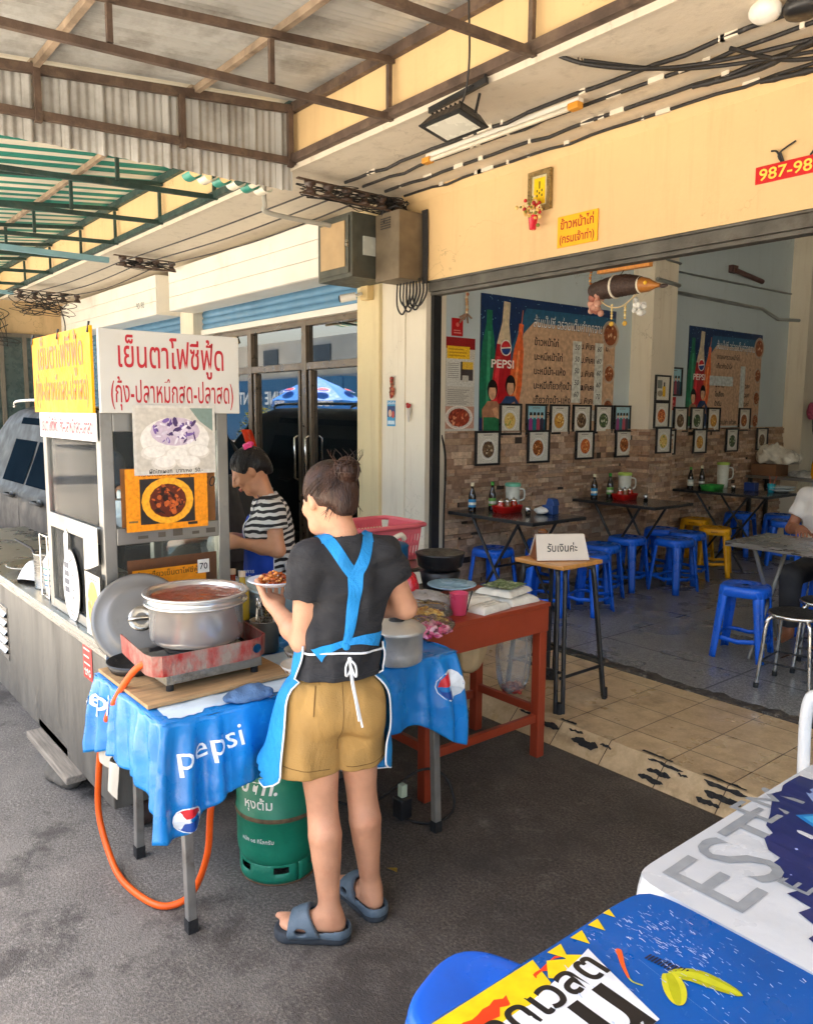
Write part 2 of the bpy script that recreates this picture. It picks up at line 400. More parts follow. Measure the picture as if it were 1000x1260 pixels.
def street_mat():
 m,N,L,p=mat_nodes('worn_concrete_asphalt'); tc=N.new('ShaderNodeTexCoord').outputs['Object']
 big=_noise(N,L,tc,.8,8,.6); mid=_noise(N,L,tc,6,9,.65); fine=_noise(N,L,tc,95,4,.7); grit=_noise(N,L,tc,240,2)
 base=_ramp(N,L,fine,[(.3,(.068,.060,.051)),(.5,(.150,.135,.117)),(.68,(.36,.33,.29))])
 base=_mix(N,L,_ramp(N,L,mid,[(.35,(.0,)*3),(.7,(.6,)*3)]),base,(.12,.11,.10))
 # a darker area growing towards the kerb and +x, with a wandering edge
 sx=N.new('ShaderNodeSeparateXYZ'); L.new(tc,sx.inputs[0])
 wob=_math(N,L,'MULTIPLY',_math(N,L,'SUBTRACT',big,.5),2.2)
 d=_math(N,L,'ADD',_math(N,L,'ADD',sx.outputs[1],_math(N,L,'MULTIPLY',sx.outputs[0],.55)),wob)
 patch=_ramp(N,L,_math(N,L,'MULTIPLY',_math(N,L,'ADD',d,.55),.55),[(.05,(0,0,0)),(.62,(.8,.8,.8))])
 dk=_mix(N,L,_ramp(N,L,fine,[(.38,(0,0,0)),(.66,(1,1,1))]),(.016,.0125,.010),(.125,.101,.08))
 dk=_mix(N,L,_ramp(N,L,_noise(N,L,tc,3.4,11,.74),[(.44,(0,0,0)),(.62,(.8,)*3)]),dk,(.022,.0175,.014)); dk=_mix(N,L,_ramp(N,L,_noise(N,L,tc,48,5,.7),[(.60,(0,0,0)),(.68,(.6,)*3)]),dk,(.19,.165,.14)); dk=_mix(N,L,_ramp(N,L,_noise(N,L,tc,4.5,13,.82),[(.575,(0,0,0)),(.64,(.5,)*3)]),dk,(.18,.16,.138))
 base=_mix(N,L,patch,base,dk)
 vor=N.new('ShaderNodeTexVoronoi'); vor.feature='DISTANCE_TO_EDGE'; vor.inputs['Scale'].default_value=.8
 wv=N.new('ShaderNodeVectorMath'); wv.operation='ADD'; L.new(tc,wv.inputs[0])
 nc=N.new('ShaderNodeTexNoise'); nc.inputs['Scale'].default_value=5; nc.inputs['Detail'].default_value=8; L.new(tc,nc.inputs['Vector'])
 sc=N.new('ShaderNodeVectorMath'); sc.operation='SCALE'; sc.inputs['Scale'].default_value=.35; L.new(nc.outputs[1],sc.inputs[0]); L.new(sc.outputs[0],wv.inputs[1])
 L.new(wv.outputs[0],vor.inputs['Vector'])
 crack=_ramp(N,L,_math(N,L,'ADD',vor.outputs['Distance'],_math(N,L,'MULTIPLY',_ramp(N,L,big,[(.45,(0,0,0)),(.55,(1,1,1))]),.1)),[(.0,(.3,)*3),(.004,(0,)*3)])
 base=_mix(N,L,crack,base,(.25,.235,.21))
 wear=_ramp(N,L,_noise(N,L,tc,2.2,10,.72),[(.48,(0,0,0)),(.62,(.6,)*3)]); base=_mix(N,L,_math(N,L,'MULTIPLY',wear,_math(N,L,'SUBTRACT',1,patch)),base,(.205,.187,.163))
 dmp=_ramp(N,L,_noise(N,L,tc,1.4,10,.75),[(.53,(0,0,0)),(.60,(.8,)*3)]); base=_mix(N,L,dmp,base,(.045,.038,.032))
 pale=_ramp(N,L,_noise(N,L,tc,3.1,12,.8),[(.57,(0,0,0)),(.68,(.5,)*3)]); base=_mix(N,L,pale,base,(.25,.225,.195))
 spots=_ramp(N,L,_noise(N,L,tc,22,3),[(.70,(0,0,0)),(.76,(.7,.7,.7))])
 base=_mix(N,L,spots,base,(.03,.026,.022))
 L.new(base,p.inputs['Base Color'])
 L.new(_ramp(N,L,mid,[(.3,(.55,)*3),(.7,(.85,)*3)]),p.inputs['Roughness'])
 _bump(N,L,p,_math(N,L,'ADD',fine,_math(N,L,'MULTIPLY',grit,.6)),.55,.012)
 return m
def tile_mat():
 m,N,L,p=mat_nodes('beige_floor_tile'); tc=N.new('ShaderNodeTexCoord').outputs['Object']
 sx=N.new('ShaderNodeSeparateXYZ'); L.new(tc,sx.inputs[0])
 def line(o,off,w_):
  f=_math(N,L,'FRACT',_math(N,L,'MULTIPLY',_math(N,L,'ADD',o,off),1/.3))
  return _math(N,L,'GREATER_THAN',_math(N,L,'ABSOLUTE',_math(N,L,'SUBTRACT',f,.5)),.5-w_)
 gx=line(sx.outputs[0],40.0-.005,.009); gy=line(sx.outputs[1],40-3.10,.009)
 # per tile tint
 fl=N.new('ShaderNodeVectorMath'); fl.operation='FLOOR'
 of=N.new('ShaderNodeVectorMath'); of.operation='ADD'; of.inputs[1].default_value=(39.995,36.9,0); L.new(tc,of.inputs[0])
 s2=N.new('ShaderNodeVectorMath'); s2.operation='SCALE'; s2.inputs['Scale'].default_value=1/.3; L.new(of.outputs[0],s2.inputs[0]); L.new(s2.outputs[0],fl.inputs[0])
 wn=N.new('ShaderNodeTexWhiteNoise'); L.new(fl.outputs[0],wn.inputs['Vector'])
 a=_mix(N,L,wn.outputs['Value'],S(216,192,150),S(200,174,134))
 a=_mix(N,L,_ramp(N,L,_noise(N,L,tc,9,8,.65),[(.35,(0,0,0)),(.7,(.7,)*3)]),a,S(158,130,92))
 a=_mix(N,L,_ramp(N,L,_noise(N,L,tc,60,5),[(.5,(0,0,0)),(.75,(.5,)*3)]),a,S(225,200,158))
 a=_mix(N,L,_ramp(N,L,_noise(N,L,tc,2.6,9,.7),[(.56,(0,0,0)),(.72,(.75,)*3)]),a,S(120,96,66))
 g=_math(N,L,'MAXIMUM',gx,gy)
 a=_mix(N,L,g,a,S(88,70,48))
 L.new(a,p.inputs['Base Color']); L.new(_ramp(N,L,_noise(N,L,tc,6,5),[(.3,(.22,)*3),(.7,(.5,)*3)]),p.inputs['Roughness'])
 _bump(N,L,p,_math(N,L,'SUBTRACT',1,g),.4,.004)
 return m
def terrazzo_mat():
 m,N,L,p=mat_nodes('polished_terrazzo'); tc=N.new('ShaderNodeTexCoord').outputs['Object']
 sx=N.new('ShaderNodeSeparateXYZ'); L.new(tc,sx.inputs[0])
 def line(o,off,per,w_):
  f=_math(N,L,'FRACT',_math(N,L,'MULTIPLY',_math(N,L,'ADD',o,off),1/per))
  return _math(N,L,'GREATER_THAN',_math(N,L,'ABSOLUTE',_math(N,L,'SUBTRACT',f,.5)),.5-w_)
 g=_math(N,L,'MAXIMUM',line(sx.outputs[0],40.3,1.0,.006),line(sx.outputs[1],40-4.55,1.0,.006))
 v=N.new('ShaderNodeTexVoronoi'); v.inputs['Scale'].default_value=130; L.new(tc,v.inputs['Vector'])
 sh=N.new('ShaderNodeSeparateXYZ'); L.new(v.outputs['Color'],sh.inputs[0])
 a=_ramp(N,L,sh.outputs[0],[(.2,(.15,.15,.14)),(.6,(.245,.242,.225)),(.95,(.40,.39,.365))])
 a=_mix(N,L,_ramp(N,L,_noise(N,L,tc,1.3,8,.65),[(.3,(0,0,0)),(.7,(.3,)*3)]),a,(.15,.147,.134))
 a=_mix(N,L,g,a,(.03,.03,.027))
 L.new(a,p.inputs['Base Color']); L.new(_ramp(N,L,_noise(N,L,tc,3,6),[(.3,(.2,)*3),(.7,(.42,)*3)]),p.inputs['Roughness'])
 return m
def paint_wall_mat(name,col,stain,scale=1.0,drip=.4):
 """painted plaster: faint trowel mottling, drip streaks and stains"""
 m,N,L,p=mat_nodes(name); tc=N.new('ShaderNodeTexCoord').outputs['Object']
 a=_mix(N,L,_ramp(N,L,_noise(N,L,tc,1.1,9,.62),[(.33,(0,0,0)),(.72,(.6,)*3)]),col,tuple(c*.82 for c in col))
 mp=N.new('ShaderNodeMapping'); mp.inputs['Scale'].default_value=(7*scale,7*scale,.55); L.new(tc,mp.inputs[0])
 a=_mix(N,L,_ramp(N,L,_noise(N,L,mp.outputs[0],1.5,8,.7),[(.52,(0,0,0)),(.78,(drip,)*3)]),a,stain)
 v=N.new('ShaderNodeTexVoronoi'); v.feature='DISTANCE_TO_EDGE'; v.inputs['Scale'].default_value=.9; nv_=N.new('ShaderNodeTexNoise'); nv_.inputs['Scale'].default_value=4; nv_.inputs['Detail'].default_value=9; L.new(tc,nv_.inputs['Vector']); av=N.new('ShaderNodeVectorMath'); av.operation='ADD'; L.new(tc,av.inputs[0]); L.new(nv_.outputs[1],av.inputs[1]); L.new(av.outputs[0],v.inputs['Vector'])
 hl=_math(N,L,'MULTIPLY',_ramp(N,L,v.outputs['Distance'],[(0,(.55,)*3),(.005,(0,)*3)]),_ramp(N,L,_noise(N,L,tc,.9,4),[(.5,(0,)*3),(.6,(1,)*3)])); a=_mix(N,L,hl,a,tuple(c*.45 for c in stain))
 a=_mix(N,L,_ramp(N,L,_noise(N,L,tc,14,6,.7),[(.68,(0,0,0)),(.78,(.7,)*3)]),a,stain)
 L.new(a,p.inputs['Base Color']); p.inputs['Roughness'].default_value=.62
 _bump(N,L,p,_noise(N,L,tc,16,8,.6),.25,.012)
 return m
def cladding_mat():
 m,N,L,p=mat_nodes('stacked_stone'); tc=N.new('ShaderNodeTexCoord').outputs['Object']
 at=N.new('ShaderNodeAttribute'); at.attribute_name='Col'
 a=_mix(N,L,_ramp(N,L,_noise(N,L,tc,26,8,.7),[(.3,(0,0,0)),(.75,(.7,)*3)]),at.outputs['Color'],(.13,.085,.06))
 L.new(a,p.inputs['Base Color']); p.inputs['Roughness'].default_value=.8
 _bump(N,L,p,_noise(N,L,tc,45,8,.65),.8,.012)
 return m
def glass_mat(name='clear_glass',tint=(.93,.97,.95),rough=.02,dark=0.0,dusty=0.0,ior_=1.45):
 if name in MATS:return MATS[name]
 m,N,L,p=mat_nodes(name)
 out=N['Material Output']; tr=N.new('ShaderNodeBsdfTransparent'); tr.inputs[0].default_value=tuple(tint)+(1,)
 gl=N.new('ShaderNodeBsdfGlossy'); gl.inputs['Roughness'].default_value=rough
 fr=N.new('ShaderNodeFresnel'); fr.inputs[0].default_value=ior_
 mx=N.new('ShaderNodeMixShader'); L.new(fr.outputs[0],mx.inputs[0]); L.new(tr.outputs[0],mx.inputs[1]); L.new(gl.outputs[0],mx.inputs[2])
 res=mx.outputs[0]
 if dusty:
  tc=N.new('ShaderNodeTexCoord').outputs['Object']; df=N.new('ShaderNodeBsdfDiffuse'); df.inputs[0].default_value=(.75,.75,.72,1)
  m2=N.new('ShaderNodeMixShader'); L.new(_ramp(N,L,_noise(N,L,tc,5,8,.7),[(.3,(dusty*.3,)*3),(.75,(dusty,)*3)]),m2.inputs[0])
  L.new(res,m2.inputs[1]); L.new(df.outputs[0],m2.inputs[2]); res=m2.outputs[0]
 L.new(res,out.inputs[0])
 return m
M_steel=mat('brushed_stainless',S(178,176,170),.3,1.0,.1,3,bump=.06,bs=8,stretch=(1,1,14),rv=.1)
M_steel_dull=mat('scuffed_stainless',S(150,149,144),.42,.85,.16,2.5,bump=.08,bs=14,dirt=.5,dirtcol=(.06,.055,.05),ds=3.5,rv=.14)
M_alu=mat('cast_aluminium',S(206,204,198),.4,.6,.1,12,bump=.12,bs=40,dirt=.35,ds=9)
M_chrome=mat('chrome_tube',S(205,203,198),.16,1.0,.06,20)
M_black=mat('black_paint',(.018,.018,.019),.38,0,.3,14,bump=.1)
M_blackrub=mat('black_rubber',(.014,.014,.014),.7,0,.25,30)
M_cable=mat('cable_sheath',(.016,.015,.015),.55,0,.3,30,bump=.3,dirt=.5,dirtcol=(.5,.48,.44),ds=14,dt=.62)
M_rust=mat('rusty_brown_steel',S(88,72,62),.68,.1,.35,9,bump=.3,bs=50,dirt=.7,dirtcol=S(132,112,92),ds=6,dt=.5)
M_rafter=mat('weathered_rafter',S(150,132,112),.72,.05,.3,8,bump=.3,bs=50,dirt=.7,dirtcol=S(88,70,55),ds=7,dt=.5)
M_greensteel=mat('dark_green_steel',S(42,66,62),.6,.1,.3,10,bump=.2,dirt=.4,dirtcol=S(110,100,86),ds=6)
M_sheet=mat('galvanised_sheet',S(190,191,188),.5,.15,.15,1.6,bump=.08,bs=12,dirt=.6,dirtcol=S(92,78,62),ds=2.2,dt=.48)
M_cream=paint_wall_mat('cream_painted_plaster',S(232,224,205),S(168,146,108))
M_yellow=paint_wall_mat('yellow_painted_plaster',S(232,200,148),S(176,140,92),drip=.24)
M_soffit=paint_wall_mat('soffit_paint',S(222,212,194),S(128,110,88))
M_pale=paint_wall_mat('pale_grey_plaster',S(192,207,213),S(128,130,122),drip=.12)
M_white=mat('white_painted_metal',S(232,230,222),.4,0,.06,2,dirt=.35,dirtcol=S(170,150,118),ds=3,dt=.58)
M_print=print_mat()
M_printmatt=print_mat('matt_print',.6); M_photo=print_mat('photo_print',.3,var=.28,vs=120.)
M_glass=glass_mat()
M_redplastic=mat('red_plastic',S(190,28,24),.35,0,.1)
M_whiteplastic=mat('white_plastic',S(228,228,224),.35,0,.06)
# == ground
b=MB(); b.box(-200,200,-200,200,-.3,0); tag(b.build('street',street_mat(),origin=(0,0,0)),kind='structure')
b=MB(); b.box(-120,120,-11,-1.3,-.02,.004); tag(b.build('road',mat('sunlit_concrete_road',(.47,.42,.345),.8,0,.2,.6,bump=.3,bs=60),origin=(0,0,0)),kind='structure')
b=MB(); TX0,TX1=-4.97,5.2
b.prism([(3.0,.001),(3.1,.1),(4.02,.1),(4.02,.001)],TX1-TX0,M=Matrix(((0,0,1,TX0),(1,0,0,0),(0,1,0,0),(0,0,0,1))))
tag(b.build('tiled_pavement',tile_mat(),origin=(0,0,0)),kind='structure')
M_blackstrip=mat('black_grip_strip',(.012,.012,.012),.75,0,.3,40,bump=.5,bs=120)
rg=random.Random(4)
b=MB()
def smear(xs,t0,ln,wd):
 n_=22; V=[]
 for k in range(n_+1):
  u=k/n_; w_=wd*(.75+.55*mnoise.noise((xs*9+u*5,t0*7,1))+.12*rg.random())*min(1,5*u+.2,5*(1-u)+.2); c_=t0+.05*mnoise.noise((xs*5+u*4,t0*3,6))+rg.uniform(-.008,.008)
  for q in(c_-w_,c_+w_):V.append((xs+ln*u+.004*rg.random(),3.0+.1*q-.0035,.1*q+.0045))
 b.add(V,[(2*i,2*i+2,2*i+3,2*i+1)for i in range(n_)])
for x,t0,ln,wd in((-2.78,.8,.16,.06),(-2.66,.68,.17,.13),(-2.44,.82,.09,.05),(-2.40,.55,.16,.15),(-2.24,.72,.07,.05),(-1.98,.86,.18,.06),(-1.96,.55,.12,.10),(-1.99,.24,.13,.10),(-1.82,.75,.05,.04),(-1.70,.86,.2,.08),(-1.68,.55,.17,.12),(-1.70,.26,.11,.10),(-1.36,.6,.15,.1),(-.9,.5,.2,.1)):smear(x,t0,ln,wd)
for x,ln in((-2.52,.1),(-2.03,.16),(-1.72,.2)):
 V=[]
 for k in range(9):V+=[(x+ln*k/8,3.108+.003*rg.random(),.1045),(x+ln*k/8,3.118+.016*rg.random(),.1045)]
 b.add(V,[(2*i,2*i+2,2*i+3,2*i+1)for i in range(8)])
tag(b.build('pavement_grip_strips',M_blackstrip),kind='structure')
b=MB(); b.box(-4.74,5.0,4.1,12.5,-.05,.1); tag(b.build('restaurant_floor',terrazzo_mat(),origin=(0,0,0)),kind='structure')
# broken shutter sill between tiles and floor
M_sill=mat('broken_cement_sill',S(70,64,56),.85,0,.5,14,bump=.8,bs=30,dirt=.9,dirtcol=S(190,182,165),ds=16,dt=.55)
b=MB(); rg=random.Random(7); n=180
pts=[(TX0+.26+i*(9.7/n))for i in range(n+1)]
A=[(x,4.02+rg.uniform(-.012,.008),4.1+rg.uniform(-.006,.02),.104+rg.uniform(0,.012))for x in pts]
V=[]; F=[]
for x,y0,y1,z in A:V+=[(x,y0,.05),(x,y0+.006,z),(x,y1,z+rg.uniform(-.004,.004)),(x,y1+.004,.09)]
for i in range(n):
 for k in range(3):F.append((i*4+k,i*4+4+k,i*4+5+k,i*4+1+k))
b.add(V,F); tag(b.build('floor_sill',M_sill),kind='structure')
# == the restaurant building
shop=thing('shophouse','yellow shophouse with wide open noodle restaurant front and stone clad inner wall','building',(-2.2,4.1,0))
YF=4.05
b=MB(); b.box(-4.97,5.3,YF,YF+.2,2.68,3.52); b.build('fascia',M_yellow,shop)
b=MB(); b.box(-13.6,5.6,3.0,3.18,3.37,7.2); b.build('parapet_wall',M_yellow,shop)
b=MB(); b.box(-13.6,5.6,2.99,4.4,3.345,3.37); b.box(-13.6,5.6,2.985,3.0,3.33,3.43)
b.build('canopy_slab',M_soffit,shop)
b=MB()
b.prism([(YF-.05,3.344),(YF+.01,3.27),(YF+.01,3.344)],10.2,M=Matrix(((0,0,1,-4.96),(1,0,0,0),(0,1,0,0),(0,0,0,1))))
b.build('cove',M_yellow,shop)
b=MB(); b.box(-4.97,-4.725,YF+.012,YF+.22,.1,2.68); b.build('column',M_cream,shop)
b=MB(); b.box(5.0,5.3,YF+.01,YF+.3,0,2.68); b.build('column',M_cream,shop)
M_track=mat('grey_steel_track',S(96,94,88),.5,.5,.3,6,bump=.2,dirt=.6,dirtcol=S(60,48,36),ds=7)
b=MB(); b.box(-4.72,5.0,YF+.03,YF+.12,2.6,2.68); b.box(-4.72,5.0,YF+.001,YF+.03,2.665,2.68); b.box(-4.72,5.0,YF+.05,YF+.13,2.575,2.6); b.build('shutter_beam',M_track,shop,bevel=.004)
for x in(-4.724,4.966):b=MB(); b.box(x,x+.034,YF+.06,YF+.14,.1,2.6); b.build('shutter_guide',mat('dark_track',(.03,.03,.032),.5,.5),shop)
# interior shell
b=MB(); b.box(-4.97,-4.74,YF+.22,12.7,-.05,4.0); b.build('side_wall',M_pale,shop)
b=MB(); b.box(5.0,5.2,YF+.3,12.7,-.05,4.0); b.build('side_wall',M_pale,shop)
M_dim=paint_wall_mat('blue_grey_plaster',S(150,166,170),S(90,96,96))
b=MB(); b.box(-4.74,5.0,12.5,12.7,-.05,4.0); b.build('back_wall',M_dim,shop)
b=MB(); b.box(-4.97,5.2,YF+.2,12.7,3.86,4.0); b.build('ceiling',paint_wall_mat('ceiling_paint',S(206,206,200),S(110,108,100)),shop)
PIL=[(6.75,7.15),(10.03,10.45)]
for y0,y1 in PIL:
 b=MB(); b.box(-4.74,-4.50,y0,y1,.1,3.86); b.build('pillar',M_cream,shop)
b=MB(); b.box(-4.74,-4.52,10.46,12.5,3.1,3.86); b.build('beam',M_pale,shop)
# stacked stone cladding, every strip its own depth and tint
b=MB(); rg=random.Random(11)
tints=[S(226,192,158),S(212,174,140),S(196,158,128),S(232,204,174),S(180,144,118),S(218,188,162),S(206,174,150)]
def clad(p0,p1,nrm,z0=.1,z1=1.53):
 p0=Vector(p0); p1=Vector(p1); L_=(p1-p0).length; d=(p1-p0).normalized(); nv=Vector(nrm); z=z0
 while z<z1-.005:
  h=min(rg.choice([.024,.032,.042,.055]),z1-z); x=-rg.uniform(0,.1)
  while x<L_:
   wd=rg.uniform(.07,.24); a,e=max(x,0),min(x+wd,L_)
   if e-a>.004:
    dp=rg.uniform(.008,.044); t=rg.uniform(-.012,.008); c=rg.choice(tints); lv_=rg.uniform(.7,1.1); c=tuple(q*lv_ for q in c)
    q0=p0+d*(a+.001); q1=p0+d*(e-.001)
    V=[q0,q1,q1+nv*dp,q0+nv*(dp+t)]
    V=[(v.x,v.y,z+.001)for v in V]+[(v.x,v.y,z+h-.001)for v in V]
    b.add(V,[(0,1,2,3),(7,6,5,4),(0,4,5,1),(1,5,6,2),(2,6,7,3),(3,7,4,0)],col=c)
   x+=wd
  z+=h
clad((-4.739,4.27,0),(-4.739,6.745,0),(1,0,0)); clad((-4.739,7.155,0),(-4.739,10.02,0),(1,0,0))
clad((-4.735,6.749,0),(-4.47,6.749,0),(0,-1,0)); clad((-4.499,6.75,0),(-4.499,7.15,0),(1,0,0))
b.build('stone_cladding',cladding_mat(),shop)
b=MB(); b.box(-4.7395,-4.7335,4.27,10.03,.05,1.52); b.build('cladding_mortar',mat('dark_mortar',(.06,.045,.035),.9),shop)
# conduits on the wall
M_cond=mat('conduit_grey',S(150,155,152),.5)
for P,r in(([(-4.48,6.76,2.96),(-4.48,7.14,2.94),(-4.7,7.17,2.93),(-4.72,9.3,2.92),(-4.72,9.7,2.83),(-4.6,10.0,2.83)],.02),([(-4.48,6.9,3.16),(-4.48,7.15,3.15),(-4.72,7.17,3.14),(-4.72,10.0,3.16)],.011)):b=MB(); b.tube(P,r,7); b.build('conduit',M_cond,shop)
# ---- pilasters left of the opening, and the glass-fronted shop next door
gshop=thing('shophouse','cream shophouse with aluminium framed glass doors under a white shutter box','building',(-7.2,4.2,0))
b=MB(); b.box(-5.27,-4.972,YF+.002,YF+.25,0,3.344); b.build('pilaster',M_cream,gshop)
b=MB(); b.box(-5.5,-5.272,YF-.03,YF+.3,0,3.344); b.box(-5.6,-5.502,YF-.012,YF+.3,0,3.344)
b.build('pilaster',paint_wall_mat('ivory_plaster',S(228,212,168),S(176,146,96)),gshop)
b=MB(); b.box(-9.22,-8.86,YF-.02,YF+.3,0,3.344); b.build('pilaster',M_cream,gshop)
def shutter_box(x0,x1,par):
 b=MB(); n=3; z0,z1=2.81,3.27
 for i in range(n):
  a=z0+(z1-z0)*i/n; b.box(x0,x1,3.75,3.77,a+.003,z0+(z1-z0)*(i+1)/n-.003)
 b.box(x0,x1,3.771,4.06,z1-.02,z1); b.box(x0,x1,3.771,4.06,z0,z0+.02)
 b.box(x0+.002,x1-.002,3.768,3.774,z0+.01,z1-.01)
 b.box(x1-.05,x1+.002,3.772,4.06,z0+.021,z1-.021); b.box(x0-.002,x0+.05,3.772,4.06,z0+.021,z1-.021)
 return b.build('shutter_box',M_white,par,bevel=.003)
shutter_box(-8.87,-5.76,gshop)
M_blue=mat('blue_shutter_paint',S(96,142,176),.5,.1,.12,3,bump=.06,dirt=.4,dirtcol=S(140,140,132),ds=4)
def slats(x0,x1,z0,z1,y,par,name='roller_shutter'):
 b=MB(); z=z0;
 while z<z1:
  b.grid(lambda u,v,z=z:(x0+(x1-x0)*u,y-.016*math.sin(PI*v)**.6,z+.07*v),1,6); z+=.07
 return b.build(name,M_blue,par)
slats(-8.84,-5.61,2.62,2.84,YF+.1,gshop)
b=MB(); b.box(-8.84,-5.61,YF+.06,YF+.14,2.56,2.62); b.build('bottom_rail',M_white,gshop,bevel=.005)
b=MB(); b.box(-8.86,-5.6,4.06,4.3,2.84,3.344); b.build('lintel',M_cream,gshop)
# aluminium glazing at Y = 4.2
M_bronze=mat('bronze_aluminium',S(120,106,90),.35,.7,.15,6)
YG=4.22
b=MB()
for x in(-8.6,-7.78,-6.68,-5.66):b.box(x-.04,x+.04,YG-.05,YG+.05,.14,2.56)
b.box(-7.7,-7.66,YG-.045,YG+.045,.14,2.08); b.box(-6.6,-6.56,YG-.045,YG+.045,.14,2.08); b.box(-6.8,-6.76,YG-.045,YG+.045,.14,2.08)
for z in(2.12,.17,2.54):b.box(-8.6,-5.66,YG-.046,YG+.046,z-.035,z+.035)
b.build('window_frame',M_bronze,gshop,bevel=.004)
m,N_,L_,p_=mat_nodes('reflecting_shop_glass')
p_.inputs['Base Color'].default_value=(.008,.011,.013,1); p_.inputs['Roughness'].default_value=.015; p_.inputs['IOR'].default_value=2.3
for x0,x1 in((-8.56,-7.82),(-7.66,-6.8),(-6.56,-5.7)):
 b=MB(); b.box(x0,x1,YG-.006,YG+.006,.205,2.085); b.build('door_glass',m,gshop)
for x0,x1 in((-8.56,-7.82),(-7.74,-6.72),(-6.64,-5.7)):
 b=MB(); b.box(x0,x1,YG-.006,YG+.006,2.155,2.505); b.build('transom_glass',m,gshop)
b=MB()
for x in(-6.78,-6.58):b.tube([(x,YG-.06,1.0),(x,YG-.1,1.02),(x,YG-.1,1.42),(x,YG-.06,1.44)],.012,8)
b.build('door_handle',M_chrome,gshop)
b=MB(); b.box(-8.86,-5.6,4.0,4.6,0,.14); b.box(-8.86,-5.6,4.36,4.5,.14,2.84); b.build('plinth',mat('grey_cement',S(150,144,132),.8,0,.2,5,bump=.3),gshop)
# pale letter sign inside the first glass: round emblem ring
b=MB(); Mx=plane_m((-8.22,YG-.012,2.28),(1,0,0),(0,-1,0))
b.tube([Mx@Vector((.15*math.cos(a),.24*math.sin(a),0))for a in[R(40+280*i/18)for i in range(19)]],.022,6)
b.tube([Mx@Vector(q)for q in((-.02,.12,0),(.0,.0,0),(-.04,-.1,0))],.03,6)
b.build('emblem',mat('cream_emblem',S(220,205,165),.5),gshop)
# third shop: closed blue shutter
cshop=thing('shophouse','cream shophouse with closed light blue roller shutter beyond the food cart','building',(-11.2,4.2,0))
shutter_box(-13.0,-9.25,cshop); slats(-13.0,-9.24,.1,2.84,YF+.12,cshop)
b=MB(); b.box(-13.3,-9.22,4.3,4.6,0,3.344); b.box(-13.4,-13.0,YF-.03,YF+.4,0,3.344); b.build('wall',M_cream,cshop)
b=MB(); b.text('90-90',.11,plane_m((-9.75,3.7485,2.92),(1,0,0),(0,-1,0)),col=None); b.build('painted_number',mat('grey_lettering',S(90,100,98),.6),cshop)
# old building at the end of the row, standing forward
old=thing('old_building','peeling beige building with dark window at the far end of the row','building',(-15,3.4,0))
M_old=paint_wall_mat('peeling_beige_plaster',S(214,186,142),S(112,88,62),scale=.4)
b=MB(); b.box(-17,-13.45,2.3,6,0,7); b.build('wall',M_old,old)
b=MB(); b.box(-13.455,-13.43,2.55,2.95,1.35,2.75); b.box(-13.47,-13.40,3.0,3.6,1.3,2.8); b.build('window',mat('dark_shutter_glass',S(70,84,82),.3,0,.3),old)
b=MB()
for y in(2.52,2.97,3.3,3.62):b.box(-13.43,-13.385,y-.03,y+.03,1.3,2.82)
for z in(1.3,2.82):b.box(-13.43,-13.387,2.5,3.64,z-.03,z+.03)
b.build('window_frame',mat('grey_window_frame',S(120,112,100),.6),old)
# == the metal canopies
def rz_(y):return 3.775-.105*(3.0-y)
def rib(t):
 f=(t/.2)%1.0
 big=.022*max(0,1-abs(f-.5)/.13)**.5 if abs(f-.5)<.13 else 0
 return big+.004*math.sin(2*PI*t/.05)
def canopy(x0,x1,trusses,name,label,steel,raft,purl,stripes=None,ymin=-.9,zo=0.0):
 t=thing(name,label,'canopy',((x0+x1)/2,3.0,3.7))
 b=MB(); nx=int((x1-x0)/.0125)
 xs=[x0+(x1-x0)*i/nx for i in range(nx+1)]
 V=[(x,y,rz_(y)+zo+rib(x))for x in xs for y in(ymin,3.0)]
 F=[(2*i,2*i+1,2*i+3,2*i+2)for i in range(nx)]
 if stripes:
  for i,f in enumerate(F):b.mi=int(xs[i]/.115)%2; k=b.n; b.add([V[q]for q in f],[(0,1,2,3)])
  b.build('roof_sheet',stripes,t)
 else:b.add(V,F); b.build('roof_sheet',M_sheet,t)
 for y in purl:
  c=MB(); c.bar((x0,y,rz_(y)+zo-.035),(x1,y,rz_(y)+zo-.035),.034,.04); c.build('purlin',raft,t)
 c=MB(); c.bar((x0,2.975,rz_(3)+zo-.05),(x1,2.975,rz_(3)+zo-.05),.04,.06); c.bar((x0,2.965,3.39),(x1,2.965,3.39),.05,.05)
 c.build('wall_rail',steel,t)
 for x in trusses:
  c=MB(); zb=lambda y:3.375-.045*(3-y)
  c.bar((x,ymin,zb(ymin)),(x,2.99,zb(2.99)),.03,.036)
  c.bar((x,ymin,rz_(ymin)+zo-.085),(x,2.99,rz_(2.99)+zo-.085),.03,.036)
  for y in(2.96,2.19,1.36,.5,-.35):c.bar((x,y,zb(y)+.025),(x,y,rz_(y)+zo-.11),.026,.026,up=(0,1,0))
  c.build('truss',steel,t)
 return t
can=canopy(-4.9,2.6,(-3.79,-2.70,-1.6,-.4,.9,2.2),'canopy_roof','grey ribbed metal canopy on rusty brown trusses over the noodle stall',M_rust,M_rafter,(2.27,1.33,.4,-.5))
